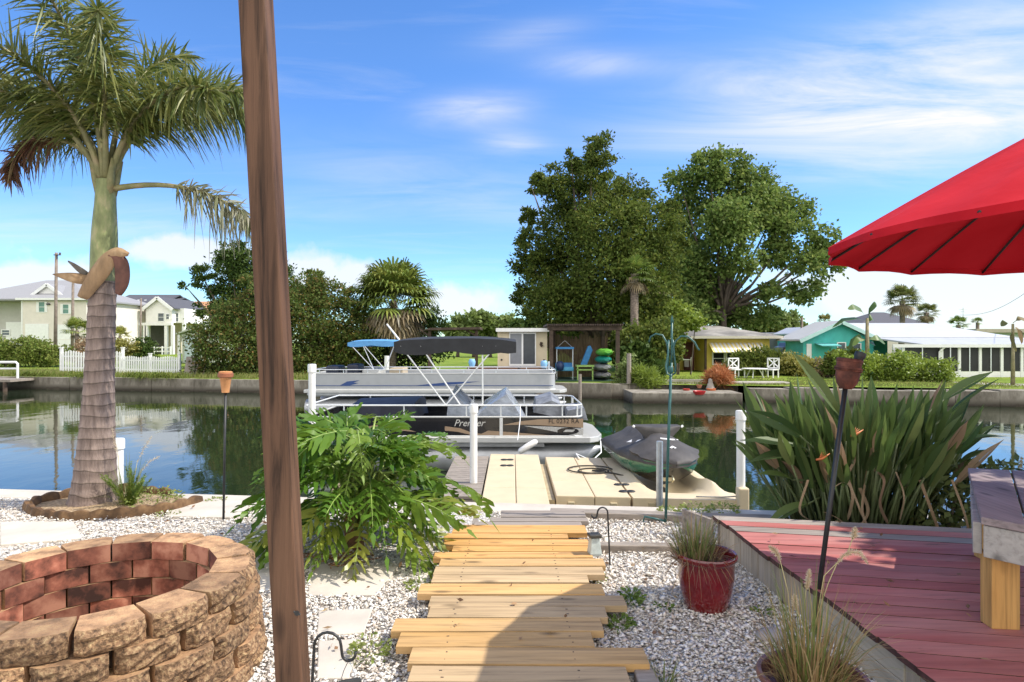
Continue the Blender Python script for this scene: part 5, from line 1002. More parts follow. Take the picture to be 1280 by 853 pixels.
def gable_roof(name, par, mat, x0, x1, y0, y1, ze, zr, along='x', th=.14, ov=.3):
    mb = MB()
    if along == 'x':
        ym = (y0+y1)/2; a = [(x0-ov,y0-ov,ze),(x1+ov,y0-ov,ze),(x1+ov,ym,zr),(x0-ov,ym,zr)]; b = [(x0-ov,ym,zr),(x1+ov,ym,zr),(x1+ov,y1+ov,ze),(x0-ov,y1+ov,ze)]
    else:
        xm = (x0+x1)/2; a = [(x0-ov,y0-ov,ze),(xm,y0-ov,zr),(xm,y1+ov,zr),(x0-ov,y1+ov,ze)]; b = [(xm,y0-ov,zr),(x1+ov,y0-ov,ze),(x1+ov,y1+ov,ze),(xm,y1+ov,zr)]
    for q in (a, b): mb.prism([Vector(p) for p in q], (0,0,th))
    return obj(name, mb, mat, par)
def hip_roof(name, par, mat, x0, x1, y0, y1, ze, zr, ins, ov=.35, th=.16):
    x0 -= ov; x1 += ov; y0 -= ov; y1 += ov; ym = (y0+y1)/2; v = [(x0,y0,ze),(x1,y0,ze),(x1,y1,ze),(x0,y1,ze),(x0+ins,ym,zr),(x1-ins,ym,zr)]; lo = [(a,b,ze-th) for a,b,_ in v[:4]]
    mb = MB(); mb.add(v+lo, [(0,1,5,4),(1,2,5),(2,3,4,5),(3,0,4),(0,6,7,1),(1,7,8,2),(2,8,9,3),(3,9,6,0),(6,9,8,7)]); return obj(name, mb, mat, par)
def gable_wall(mb, x0, x1, y, z0, ze, zr, th=.15): mb.prism([Vector(p) for p in ((x0,y,z0),(x1,y,z0),(x1,y,ze),((x0+x1)/2,y,zr),(x0,y,ze))], (0,th,0))

# left: beige two storey house
Y = 62; h = thing('house', 'two storey beige house with grey shingle roof at the far left', 'house', (X(55,Y),Y+5,.2)); z0 = .1
wbox('wall', h, siding_b, X(27,Y), X(108,Y), Y, Y+11, z0, Z(374,Y)); wbox('side_wing', h, M('shaded_beige_siding', (.50,.48,.45), .7, .05, 3), X(-60,Y), X(27,Y)-.01, Y+2, Y+11, z0, Z(372,Y))  # side wing siding darkened: shade of the recess put into its colour
hip_roof('roof', h, shing_g, X(-60,Y), X(108,Y), Y, Y+11, Z(374,Y), Z(350,Y+5), 5.5)
mb = MB(); xa, xb = X(31,Y), X(68,Y); mb.add([(xa,Y+1.0,Z(369,Y)),(xb,Y+1.0,Z(369,Y)),((xa+xb)/2,Y+1.0,Z(355,Y))], [(0,1,2)]); g = gable_roof('dormer', h, shing_g, xa, xb, Y+1.1, Y+5.5, Z(369.5,Y), Z(354.5,Y), 'y', .1, .15)
mb = MB(); mb.prism([Vector((xa,Y+1.15,Z(370,Y))),Vector((xb,Y+1.15,Z(370,Y))),Vector(((xa+xb)/2,Y+1.15,Z(355,Y)))], (0,.1,0)); obj('gable', mb, siding_w, g)
mb = MB(); xm = (xa+xb)/2
for a, b in ((xa-.2,xm),(xb+.2,xm)): mb.bar((a,Y+.92,Z(370,Y)),(b,Y+.92,Z(354.6,Y)),.08,.28)
obj('gable_trim', mb, white, g)
for a, b, c, d in ((49,56,378,390),(79,86,381,392)):
    window(h, a, b, c, d, Y, greenglass)
    for q in (a-3.2, b+.9): wbox('shutter', h, white, X(q,Y), X(q+2.3,Y), Y-.05, Y, Z(d+.6,Y), Z(c-.6,Y))
for a, b, c in ((32,61,405),(71,92,406)):
    f = wbox('garage_door', h, white, X(a,Y), X(b,Y), Y-.06, Y+.02, z0, Z(c,Y)); mb = MB()
    for k in range(1,4): mb.bx(X(a,Y)+.05, X(b,Y)-.05, Y-.075, Y-.058, z0+k*.58, z0+k*.58+.03)
    obj('panel_line', mb, siding_b, f)
wbox('eave_trim', h, white, X(27,Y)-.3, X(108,Y)+.3, Y-.42, Y-.36, Z(375.5,Y), Z(373,Y)); wbox('corner_trim', h, white, X(27,Y)-.02, X(28.5,Y), Y-.04, Y, z0, Z(375.5,Y)); wbox('garage_door', h, white, X(-12,Y), X(22,Y), Y+1.9, Y+2.0, z0, Z(402,Y)); window(h, 3, 12, 413, 419, Y+1.9, greyglass)
wbox('wall_lamp', h, black, X(59,Y), X(63,Y), Y-.15, Y, Z(381.5,Y), Z(379.5,Y))
# white house on piers
Y = 72; h = thing('house', 'white raised house with dark shingle roof and open carport below', 'house', (X(180,Y),Y+5,.2)); z0 = .2; zf = Z(404,Y)
wbox('wall', h, siding_w, X(135,Y), X(190,Y), Y, Y+9, zf, Z(382,Y)); mb = MB(); gable_wall(mb, X(190,Y), X(222,Y), Y-1.2, zf, Z(387,Y), Z(374,Y)); mb.bx(X(190,Y), X(222,Y), Y-1.04, Y+9, zf, Z(387,Y)); obj('front_wing', mb, siding_w, h)
gable_roof('roof', h, shing_d, X(135,Y), X(196,Y), Y, Y+9, Z(384,Y), Z(370,Y+4.5)); gr = gable_roof('wing_roof', h, shing_d, X(189,Y), X(223,Y), Y-1.2, Y+6, Z(387.5,Y), Z(373.5,Y), 'y', .14, .35); mb = MB(); xm = (X(189,Y)+X(223,Y))/2
for a in (X(187,Y), X(225,Y)): mb.bar((a,Y-1.6,Z(388.5,Y)),(xm,Y-1.6,Z(373.5,Y)),.08,.34)
obj('gable_trim', mb, white, gr); wbox('floor_beam', h, white, X(135,Y), X(222,Y), Y-1.25, Y-.9, zf-.3, zf)
for p in (141,163,188,190,214,222): wbox('pier', h, white, X(p,Y)-.13, X(p,Y)+.17, Y-1.2, Y-.9, z0, zf-.3)
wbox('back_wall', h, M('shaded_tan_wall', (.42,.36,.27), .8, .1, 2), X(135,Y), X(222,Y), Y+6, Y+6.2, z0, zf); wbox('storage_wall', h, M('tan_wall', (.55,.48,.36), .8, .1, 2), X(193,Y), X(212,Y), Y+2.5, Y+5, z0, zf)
for a, b, c, d in ((145,152,389,399),(198,205,392,401.5),(208,211.5,393,399)): window(h, a, b, c, d, Y-(0 if a < 190 else 1.2))
wbox('porch_wall', h, siding_w, X(214,Y), X(232,Y), Y-.3, Y+5, zf, Z(386,Y)); window(h, 217, 223, 392, 402, Y-.3); wbox('pier', h, white, X(231,Y)-.15, X(231,Y)+.15, Y-.3, Y, z0, zf)
for i in range(2):
    wbox('porch_rail', h, white, X(186,Y), X(226,Y), Y-2.2, Y-2.1, z0+.35+i*.4, z0+.47+i*.4)
for p in (186,196,206,216,226): wbox('rail_post', h, white, X(p,Y)-.06, X(p,Y)+.06, Y-2.25, Y-2.12, z0, z0+.95)
for p in (160,169): mb = MB(); mb.tube([(X(p,Y),Y+2,Z(376,Y)),(X(p,Y),Y+2,Z(373.5,Y))], .14, 8); obj('roof_vent', mb, white, h)
wbox('cupola', h, white, X(188,Y), X(198,Y), Y+4, Y+6, Z(378,Y), Z(371,Y)); gable_roof('cupola_roof', h, shing_d, X(180,Y), X(198,Y), Y+4, Y+6.5, Z(373,Y), Z(369.5,Y))
Y = 84; h = thing('house', 'pale house with orange brown roof behind the white raised house', 'house', (X(240,Y),Y+5,.2)); wbox('wall', h, siding_g, X(214,Y), X(275,Y), Y, Y+9, .2, Z(398,Y)); hip_roof('roof', h, shing_o, X(205,Y), X(278,Y), Y, Y+9, Z(397,Y), Z(377,Y+4.5), 1.5); window(h, 234, 240, 398.8, 406, Y-.0); window(h, 246, 252, 399, 401.5, Y, cross=False)
Y = 50; h = thing('shed', 'small pale green garden shed left of the dark cedar tree', 'shed', (X(245,Y),Y+2,.1)); z0 = 0; mb = MB(); gable_wall(mb, X(228,Y), X(268,Y), Y, z0, Z(418,Y), Z(411,Y)); mb.bx(X(228,Y), X(268,Y), Y+.15, Y+4, z0, Z(418,Y)); obj('wall', mb, siding_g, h); gable_roof('roof', h, M('pale_green_roof', (.42,.45,.36), .6, .1, 4), X(226,Y), X(270,Y), Y-.2, Y+4.2, Z(418.5,Y), Z(410.5,Y), 'y', .1, .2); d = wbox('door', h, M('pale_blue_door', (.50,.60,.62), .5, .05, 4), X(231,Y), X(244,Y), Y-.05, Y, z0, Z(421,Y)); wbox('handle', d, black, X(242.6,Y), X(243.2,Y), Y-.09, Y-.05, Z(433,Y), Z(431,Y)); wbox('corner_post', h, white, X(226,Y)-.1, X(226,Y)+.06, Y-.3, Y-.2, z0, Z(418,Y)); wbox('dark_gap', h, black, X(244.6,Y), X(246,Y), Y-.03, Y-.002, z0, Z(421,Y))

# cream boat house with sliding door, on a raised deck
Y = 31; h = thing('boat_house', 'small cream waterfront hut with grey sliding glass door', 'hut', (X(653,Y),Y+1.5,.2)); zd = Z(458,Y); wbox('wall', h, cream_w, X(622,Y), X(684,Y), Y, Y+3.2, zd, Z(413,Y)); wbox('roof', h, M('pale_flat_roof', (.52,.50,.46), .7, .1, 3), X(620,Y), X(686,Y), Y-.25, Y+3.5, Z(414,Y), Z(410.5,Y)); wbox('fascia', h, white, X(620,Y), X(686,Y), Y-.30, Y-.252, Z(415,Y), Z(411,Y))
f = MB(); x0, x1, za, zb_ = X(636.5,Y), X(670,Y), Z(456,Y), Z(416.5,Y); xm = X(653,Y)
for a, b in ((x0,x0+.05),(xm-.04,xm+.04),(x1-.05,x1)): f.bx(a,b,Y-.07,Y,za,zb_)
f.bx(x0,x1,Y-.068,Y,zb_-.04,zb_+.03); f.bx(x0,x1,Y-.068,Y,za-.06,za+.03); f = obj('sliding_door', f, white, h); wbox('pane', f, M('screened_pane', (.22,.23,.25), .3, .1, 4), x0+.05, xm-.04, Y-.035, Y-.01, za+.03, zb_-.04); wbox('pane', f, M('dark_pane', (.06,.065,.075), .15, .1, 4), xm+.04, x1-.05, Y-.03, Y-.01, za+.03, zb_-.04)
mb = MB(); mb.tube([(X(677,Y),Y-.04,Z(428,Y)),(X(676,Y),Y-.04,Z(431,Y)),(X(678,Y),Y-.04,Z(433,Y))], .07, 8); obj('wall_ornament', mb, darkwood, h); mb = MB(); mb.tube([(X(627,Y),Y-.03,Z(450,Y)),(X(627,Y),Y-.0,Z(450,Y))], .05, 10); mb.tube([(X(680,Y),Y-.03,Z(450.5,Y)),(X(680,Y),Y-.0,Z(450.5,Y))], .05, 10); obj('porthole', mb, black, h)
d = thing('raised_deck', 'brown raised timber deck on posts in front of the cream hut', 'deck', (X(640,30),30,-.25)); wbox('deck_top', d, M('brown_deck_top', (.20,.11,.07), .8, .2, 5), X(585,30.5), X(685,30.5), 29.9, 31, zd-.12, zd); wbox('rim_board', d, M('brown_rim', (.17,.085,.05), .8, .2, 5), X(585,29.9), X(685,29.9), 29.84, 29.9, zd-.34, zd-.0)
for p in (590,607,628,654,680): wbox('post', d, darkwood, X(p,29.95)-.06, X(p,29.95)+.06, 29.92, 30.02, -.4, zd-.34)
wbox('ground_slab', d, concrete, X(560,29.7), X(690,29.7), 29.2, 31, -.5, -.215)
for px, py in ((680,455),(590,453)):
    mb = MB(); p = P(px,py,29.8); mb.lathe([(0,-.22),(.12,-.2),(.17,0),(.13,.13),(.11,.15),(0,.15)], p, 14); tag(obj('bucket', mb, M('light_blue_plastic', (.22,.45,.72), .5, .1, 5), smooth=40), 'light blue round float hanging at the right end of the raised deck' if px > 600 else 'light blue bucket at the left end of the raised deck', 'float')
# brown pergola with hanging seats and kayaks
Y = 30.2; pg = thing('pergola', 'dark timber pergola shelter with flat lath roof by the water', 'pergola', (X(730,Y),Y+1.5,-.25))
for px, yy in ((689,Y),(772,Y),(697,Y+3),(765,Y+3)): wbox('post', pg, darkwood, X(px,Y)-.09, X(px,Y)+.09, yy-.09, yy+.09, -.3, Z(408,Y))
wbox('beam', pg, darkwood, X(684,Y), X(777,Y), Y-.14, Y-.05, Z(413,Y), Z(407.5,Y)); wbox('beam', pg, darkwood, X(684,Y), X(777,Y), Y+3, Y+3.1, Z(413,Y), Z(407.5,Y))
mb = MB()
for i in range(34): x = X(684,Y)+i*(X(777,Y)-X(684,Y))/33; mb.bx(x-.03,x+.03,Y-.35,Y+3.3,Z(407.4,Y),Z(405.3,Y))
obj('laths', mb, darkwood, pg)
mb = MB()
for i in range(40): x = X(690,Y)+i*(X(771,Y)-X(690,Y))/39; mb.bx(x-.035,x+.035,Y+3.15,Y+3.19,-.25,Z(R.uniform(414,424),Y))
obj('reed_screen', mb, M('reed_screen', (.14,.095,.055), .9, .4, 3, (6,6,.5)), pg); wbox('floor_mat', pg, M('green_mat', (.03,.075,.045), .95, .3, 8), X(694,Y), X(768,Y), Y-.2, Y+3, -.245, -.2)
bl = M('blue_canvas', (.05,.22,.48), .8, .15, 6)
t = thing('swing_seat', 'blue canopied swing seat under the brown pergola', 'swing seat', (X(706,31),31.3,-.2)); yy = 31
wbox('canopy', t, bl, X(695,yy), X(717,yy), yy-.2, yy+.8, Z(436.5,yy), Z(434,yy)); wbox('seat_cushion', t, M('light_blue_cushion', (.10,.38,.62), .8, .15, 6), X(695,yy), X(717,yy), yy-.1, yy+.5, Z(464,yy), Z(459,yy), .04); wbox('back_cushion', t, bl, X(695,yy), X(717,yy), yy+.45, yy+.6, Z(460,yy), Z(454,yy), .04); mb = MB()
for a in (696,716): mb.tube([(X(a,yy),yy,Z(435,yy)),(X(a,yy),yy,-.2)], .025, 6); mb.tube([(X(706,yy),yy,Z(426,yy)),(X(a,yy),yy,Z(435,yy))], .012, 5)
obj('frame', mb, alu, t)
mb = MB(); mb.lathe([(0,-.35),(.16,-.3),(.2,-.1),(.14,.1),(0,.14)], (X(700,30.8),30.8,Z(455,30.8)), 12); tag(obj('beach_ball', mb, M('dark_blue_vinyl', (.02,.04,.12), .4, .1, 4), smooth=True), 'dark blue round cushion on the canopied swing seat', 'cushion')
yy = 31.2; mb = MB(); mb.prism([P(735,433,yy),P(738,432,yy),P(741,438,yy),P(734,456,yy),P(728,459,yy),P(726,456,yy)], (0,.25,0)); tag(obj('hammock_chair', mb, bl, bevel=.03), 'blue hammock chair hanging from the middle of the pergola', 'hammock')
t = thing('garden_table', 'small green table under the hanging blue hammock chair', 'table', (X(731,30.6),30.6,-.2)); yy = 30.6; gp = M('lime_plastic', (.25,.40,.10), .5, .15, 6); wbox('table_top', t, gp, X(720,yy), X(742,yy), yy-.3, yy+.4, Z(458.5,yy), Z(456.5,yy)); wbox('lower_shelf', t, gp, X(721,yy), X(741,yy), yy-.25, yy+.35, Z(463,yy), Z(461.5,yy))
for a in (721.5,740): wbox('leg', t, gp, X(a,yy)-.03, X(a,yy)+.03, yy-.25, yy-.2, -.2, Z(458,yy))
for i, (py, c, lb) in enumerate(((441,(.16,.50,.06),'bright green kayak, topmost of the stack in the pergola'),(450.5,(.01,.24,.20),'teal kayak, second from the top of the stack in the pergola'),(460.5,(.26,.27,.27),'light grey kayak, third from the top of the stack in the pergola'),(470.5,(.16,.16,.165),'dark grey kayak at the bottom of the stack in the pergola'))):
    mb = MB(); rows = []; yc = 29.95; hw = (11,11,12,13)[i]; cx = X(760-i*1.3,yc); hwz = hw*yc/F
    for k in range(13):
        u = k/12; r = math.sin(PI*(.05+.9*u))**.6; y = yc+u*2.6; rows.append([Vector((cx+hwz*r*math.cos(a)*.95, y, Z(py,yc)+.19*r*math.sin(a) + .05*(1-r))) for a in np.linspace(0,2*PI,14,endpoint=False)])
    mb.grid(rows[::-1], closed=True); mb.add(rows[0], [tuple(range(14))]); mb.add(rows[-1], [tuple(range(13,-1,-1))]); t = thing('kayak', lb, 'kayak', (cx,yc+1.3,Z(py,yc)-.2), 'kayaks stacked in the pergola'); obj('hull', mb, M('kayak_plastic', c, .4, .1, 4), t, smooth=60)
    mb = MB(); mb.lathe([(.0,0),(.12,.0),(.15,.03)], (cx,yc+1.0,Z(py,yc)+.16), 12); obj('cockpit', mb, black, t)
def piling(px, ptop, Y, mat, lb, r=.07, grp='timber pilings along the far bank'):
    mb = MB(); x = X(px,Y); mb.tube([(x,Y,-1.6),(x+R.uniform(-.03,.03),Y,Z(ptop,Y))], [r*1.1,r], 9); return tag(obj('piling', mb, mat, smooth=40), lb, 'piling', grp)
piling(649,459,27.5,darkwood,'dark timber piling in front of the raised deck'); piling(725,468,27.8,greywood,'short timber piling in front of the small green table'); piling(786,442,28.4,greywood,'weathered piling at the corner between seawall and landing slab',.1); piling(483,445,33,white,'white pipe post under the fan palm behind the blue canopy',.12,None); piling(686,452,27,alu,'thin aluminium pole right of the cream hut',.045,None); piling(608,468,27.5,darkwood,'dark piling at the left end of the raised deck')
mb = MB(); Y = 27.2; mb.bx(X(600,Y),X(692,Y),26.9,28.4,-.62,-.5); mb.bx(X(600,Y),X(692,Y),26.88,26.95,-.75,-.5); tag(obj('low_dock', mb, greywood), 'low grey dock along the water below the raised deck', 'dock')
mb = MB(); Y = 33
for a, b, c in ((528,600,409.5),): 
    mb.hexa([(X(a,Y),Y,Z(413,Y)),(X(b,Y),Y,Z(412,Y)),(X(b,Y),Y+3,Z(412,Y)),(X(a,Y),Y+3,Z(413,Y))],[(X(a,Y)+.4,Y,Z(410,Y)),(X(b,Y),Y,Z(409,Y)),(X(b,Y),Y+3,Z(408.5,Y)),(X(a,Y)+.4,Y+3,Z(409.5,Y))])
t = thing('boat_shelter', 'brown flat roofed shelter behind the black boat canopy', 'shelter', (X(565,Y),Y+1,-.25)); obj('roof', mb, darkwood, t)
for p in (536,595): wbox('post', t, darkwood, X(p,Y)-.08, X(p,Y)+.08, Y+.3, Y+.46, -.3, Z(412,Y)); mb = MB(); mb.bar((X(p,Y),Y+.38,Z(420,Y)),(X(p,Y)+(-.5 if p < 560 else -.6),Y+.38,Z(412,Y)),.08,.08); obj('brace', mb, darkwood, t)

# yellow house
Y = 40; h = thing('house', 'low yellow house with striped awning and patchy shingle roof', 'house', (X(880,Y),Y+4,-.25)); z0 = -.3
wbox('wall', h, siding_y, X(882,Y), X(962,Y), Y, Y+8, z0, Z(422,Y)); wbox('rear_wall', h, siding_y, X(805,Y), X(882,Y)-.02, Y+2.2, Y+8, z0, Z(422,Y)); hip_roof('roof', h, shing_m, X(815,Y), X(964,Y), Y, Y+8, Z(420.5,Y), Z(407.5,Y+4), 2.6, .55); wbox('fascia', h, M('pale_fascia', (.62,.58,.47), .6, .05, 3), X(870,Y)-.5, X(964,Y)+.5, Y-.60, Y-.562, Z(423.5,Y), Z(420.3,Y))
window(h, 891.5, 904.5, 441.5, 455, Y, M('dark_pane', (.02,.022,.025), .15, .2, 3)); window(h, 908.5, 922, 441.5, 455, Y, M('dark_pane', (.02,.022,.025), .15, .2, 3)); window(h, 925, 940, 441.5, 455, Y)
mb = MB(); mb2 = MB(); a0, a1 = 885.5, 952; n = 26
for i in range(n):
    xa, xb = X(a0+(a1-a0)*i/n,Y), X(a0+(a1-a0)*(i+1)/n,Y); (mb if i % 2 else mb2).hexa([(xa,Y-1.0,Z(440.5,Y)),(xb,Y-1.0,Z(440.5,Y)),(xb,Y-.02,Z(429.2,Y)),(xa,Y-.02,Z(429.2,Y))],[(xa,Y-1.0,Z(440,Y)),(xb,Y-1.0,Z(440,Y)),(xb,Y-.02,Z(428.6,Y)),(xa,Y-.02,Z(428.6,Y))])
aw = obj('awning', mb, white, h); obj('yellow_stripe', mb2, M('awning_yellow', (.75,.60,.22), .7, .05, 4), aw)
wbox('door', h, M('red_brown_door', (.14,.045,.03), .7, .2, 4), X(866,Y), X(880,Y), Y+2.1, Y+2.19, z0, Z(428,Y)); wbox('porch_post', h, darkwood, X(880.5,Y)-.06, X(880.5,Y)+.06, Y-.3, Y-.18, z0, Z(422,Y))
yy = 41.5; wbox('clothes', None, M('pale_cloth', (.5,.47,.44), .9, .15, 5), X(855,yy), X(861,yy), yy-.1, yy, Z(459,yy), Z(449,yy), .04); tag(bpy.data.objects['clothes'], 'pale towels hanging on a line at the yellow house porch', 'towels'); o = bpy.data.objects['clothes']; o.name = 'towel'
mb = MB(); yy = 38; mb.tube([(X(864,yy),yy,-.3),(X(864,yy),yy,Z(447,yy))], .04, 8); mb.tube([(X(864,yy),yy,Z(450,yy)),(X(845,yy),yy+1,Z(450,yy))], .02, 6); tag(obj('clothes_pole', mb, white), 'white clothes line pole on the lawn before the yellow house', 'pole')
# white garden chairs and table
def patio_chair(px, Y, rz, lb):
    t = thing('patio_chair', lb, 'chair', (X(px,Y),Y,-.25), 'white garden chairs on the lawn'); o = Vector((X(px,Y),Y,-.25)); s = .32; mb = MB(); mb.box(o+Vector((0,0,.42)), (.62,.55,.05)); obj('seat', mb, white, t)
    for sx in (-1,1):
        for sy in (-1,1): mb = MB(); mb.box(o+Vector((sx*.29,sy*.25,.21)), (.05,.05,.42)); obj('leg', mb, white, t)
    b = MB(); yb = .28
    for z in (.5,1.0): b.box(o+Vector((0,yb,z)), (.66,.05,.06))
    for x in (-.31,.31): b.box(o+Vector((x,yb,.72)), (.05,.05,.6))
    b.bar(o+Vector((-.3,yb,.52)), o+Vector((.3,yb,.98)), .03, .05); b.bar(o+Vector((-.3,yb+.035,.98)), o+Vector((.3,yb+.035,.52)), .03, .05); b.bar(o+Vector((0,yb+.07,.5)), o+Vector((0,yb+.07,1.0)), .03, .05); obj('backrest', b, white, t); t.rotation_euler.z = rz; return t
patio_chair(921, 33.5, .3, 'white lattice backed garden chair left of the small white table'); patio_chair(963, 33.5, -.9, 'white lattice backed garden chair right of the small white table')
t = thing('patio_table', 'low white round garden table between the white chairs', 'table', (X(943,33.2),33.2,-.25)); mb = MB(); mb.lathe([(0,.46),(.62,.46),(.64,.48),(.62,.5),(0,.5)], (X(943,33.2),33.2,-.25), 20); obj('table_top', mb, white, t)
for a in (0,120,240): mb = MB(); q = Vector((X(943,33.2),33.2,-.25)); d_ = Vector((math.cos(rad(a)),math.sin(rad(a)),0)); mb.bar(q+d_*.5, q+d_*.25+Vector((0,0,.46)), .04, .04); obj('leg', mb, white, t)
for px, py, rp, c, lb, cat in ((858,487,4.2,(.40,.05,.03),'red flower pot left on the landing slab','flower pot'), (889,487,5.5,(.5,.14,.05),'orange pot beside the orange grass clump','flower pot'), (874,482,3.4,(.32,.13,.07),'brown pot on the ledge behind the landing slab','flower pot')):
    Y = 27.3; p = P(px,py,Y); r = rp*Y/F; mb = MB(); mb.lathe([(r*.6,-r),(r,-r*.1),(r*1.05,r*.2),(r*.9,r*.25),(r*.85,0),(0,-.05*r)], p, 16); tag(obj('flower_pot', mb, M('pot_glaze', c, .5, .2, 8), smooth=40), lb, cat)
mb = MB(); p = P(888,483,27.6); rows = [(0,-.2),(.16,-.2),(.2,-.1),(.14,.05),(.1,.15),(.08,.3),(0,.35)]; mb.lathe(rows, p, 12); tag(obj('garden_statue', mb, concrete, smooth=40), 'small grey stone statue beside the orange pots', 'statue')
mb = MB(); p = P(874,491,26.0); mb.lathe([(0,-.08),(.18,-.08),(.25,.03),(.26,.07),(.23,.07),(.16,-.03),(0,-.04)], p, 18); tag(obj('basin', mb, M('red_plastic', (.48,.03,.03), .4, .1, 5), smooth=40), 'red plastic basin at the edge of the landing slab', 'basin')
wbox('garden_kerb', None, concrete, X(816,29.2), X(905,29.2), 29.1, 29.3, -.25, -.1); tag(bpy.data.objects['garden_kerb'], 'low concrete kerb between lawn and landing slab', 'kerb')
wbox('steps', None, concrete, X(905,28), X(990,28), 28.2, 29.0, -.3, -.16, .03); tag(bpy.data.objects['steps'], 'flat stone slabs on the bank below the white chairs', 'slabs')

# turquoise house with white metal roof and screened porch
Y = 37; h = thing('house', 'turquoise gabled house with white metal roof and long screened porch', 'house', (X(1120,Y),Y+5,-.25)); z0 = -.3
x0, x1 = X(1004,Y), X(1110,Y); mb = MB(); gable_wall(mb, x0, X(1092,Y), Y, z0, Z(426,Y), Z(403.5,Y)); obj('gable_wall', mb, siding_t, h); wbox('wall', h, siding_t, x0, X(1092,Y), Y+.15, Y+2.4, z0, Z(426,Y)); wbox('rear_wall', h, siding_t, X(1085,Y), X(1140,Y), Y+2.41, Y+9, z0, Z(426,Y))
g = gable_roof('gable_roof', h, white_metal, x0, X(1092,Y), Y, Y+2.6, Z(426.5,Y), Z(403,Y), 'y', .1, .35); mb = MB(); xm = (x0+X(1092,Y))/2
for a in (x0-.35, X(1092,Y)+.35): mb.bar((a,Y-.4,Z(427,Y)),(xm,Y-.4,Z(403,Y)),.05,.2)
obj('gable_trim', mb, M('pale_turquoise_trim', (.45,.66,.62), .6, .05, 3), g)
mb = MB(); a = [(X(1062,Y),Y+4.2,Z(403.5,Y)),(X(1215,Y),Y+4.2,Z(403.5,Y)),(X(1262,Y),Y-.6,Z(424,Y)),(X(1085,Y),Y-.6,Z(424,Y))]; mb.prism([Vector(p) for p in a][::-1], (0,0,.1)); b = [(X(1062,Y),Y+4.2,Z(403.5,Y)),(X(1215,Y),Y+4.2,Z(403.5,Y)),(X(1262,Y),Y+9.4,Z(426,Y)),(X(1075,Y),Y+9.4,Z(426,Y))]; mb.prism([Vector(p) for p in b], (0,0,.1)); obj('main_roof', mb, white_metal, h)
mb = MB(); mb.prism([Vector(p) for p in ((X(1085,Y),Y-.62,Z(424.2,Y)),(X(1285,Y)+8,Y-.62,Z(424.2,Y)),(X(1285,Y)+8,Y-3.3,Z(432.5,Y)),(X(1112,Y),Y-3.3,Z(432.5,Y)))][::-1], (0,0,.08)); obj('porch_roof', mb, M('porch_metal_roof', (.42,.43,.44), .45, .08, 2), h)
yp = Y-3; wbox('porch_fascia', h, white, X(1112,yp), X(1280,yp)+9, yp-.32, yp-.26, Z(434.5,yp), Z(430.5,yp)); wbox('porch_knee_wall', h, siding_w, X(1128,yp), X(1280,yp)+9, yp-.08, yp, z0, Z(464.5,yp))
for p in (1128,1176,1198,1224,1251,1276,1302,1330): wbox('porch_post', h, white, X(p,yp)-.07, X(p,yp)+.07, yp-.1, yp+.02, z0, Z(433.5,yp))
for a, b in ((1129,1175),(1177,1197),(1199,1223),(1225,1250),(1252,1275),(1277,1301),(1303,1329)): s_ = wbox('screen_panel', h, screen, X(a,yp)+.075, X(b,yp)-.045, yp-.04, yp-.02, Z(464.3,yp), Z(434.5,yp)); wbox('screen_bar', s_, alu, X((a+b)/2,yp)-.025, X((a+b)/2,yp)+.025, yp-.075, yp-.041, Z(464.3,yp), Z(434.5,yp))
wbox('porch_door', h, white, X(1115,yp+1.2), X(1125,yp+1.2), yp+1.1, yp+1.2, z0, Z(434,yp)); mb = MB(); mb.tube([(X(1178,yp),yp-.2,Z(434,yp)),(X(1174,yp),yp-.2,Z(437,yp)),(X(1172,yp),yp-.15,Z(440,yp)),(X(1172,yp),yp-.15,z0)], .05, 7); obj('downpipe', mb, white, h)
window(h, 1047, 1056, 429, 437, Y, cross=False); window(h, 1066, 1075, 430, 436, Y, cross=False); mb = MB(); mb.hexa([(X(1018,Y),Y-.9,Z(433,Y)),(X(1042,Y),Y-.9,Z(433,Y)),(X(1042,Y),Y,Z(430,Y)),(X(1018,Y),Y,Z(430,Y))],[(X(1018,Y),Y-.9,Z(432,Y)),(X(1042,Y),Y-.9,Z(432,Y)),(X(1042,Y),Y,Z(429,Y)),(X(1018,Y),Y,Z(429,Y))]); obj('door_canopy', mb, M('turquoise_canopy', (.12,.42,.42), .6, .1, 4), h)
wbox('side_porch_door', h, white, X(1008,Y), X(1014,Y), Y-.05, Y-.002, z0, Z(430,Y))
Y = 52; h = thing('house', 'small turquoise house with pale roof half hidden behind the gabled one', 'house', (X(1025,Y),Y+2,-.2)); mb = MB(); gable_wall(mb, X(1004,Y), X(1032,Y), Y, -.2, Z(418,Y), Z(410,Y)); mb.bx(X(1004,Y),X(1032,Y),Y+.15,Y+5,-.2,Z(418,Y)); obj('wall', mb, siding_t, h); gable_roof('roof', h, white_metal, X(1003,Y), X(1033,Y), Y, Y+5, Z(418.3,Y), Z(409.8,Y), 'y', .1, .25)
Y = 58; h = thing('camper', 'grey flat sided camper trailer parked behind the yellow house', 'camper', (X(978,Y),Y+2,-.2)); wbox('body', h, M('grey_camper', (.20,.22,.24), .5, .15, 2), X(956,Y), X(991,Y), Y, Y+3, .2, Z(416,Y), .1); wbox('side_window', h, M('teal_window', (.05,.20,.24), .2, .2, 3), X(976,Y), X(988,Y), Y-.04, Y, Z(427,Y), Z(420,Y)); mb = MB(); [mb.tube([(X(p,Y),Y-.05,.15),(X(p,Y),Y+.25,.15)], .35, 14) for p in (964,983)]; obj('wheel', mb, rubber, h)
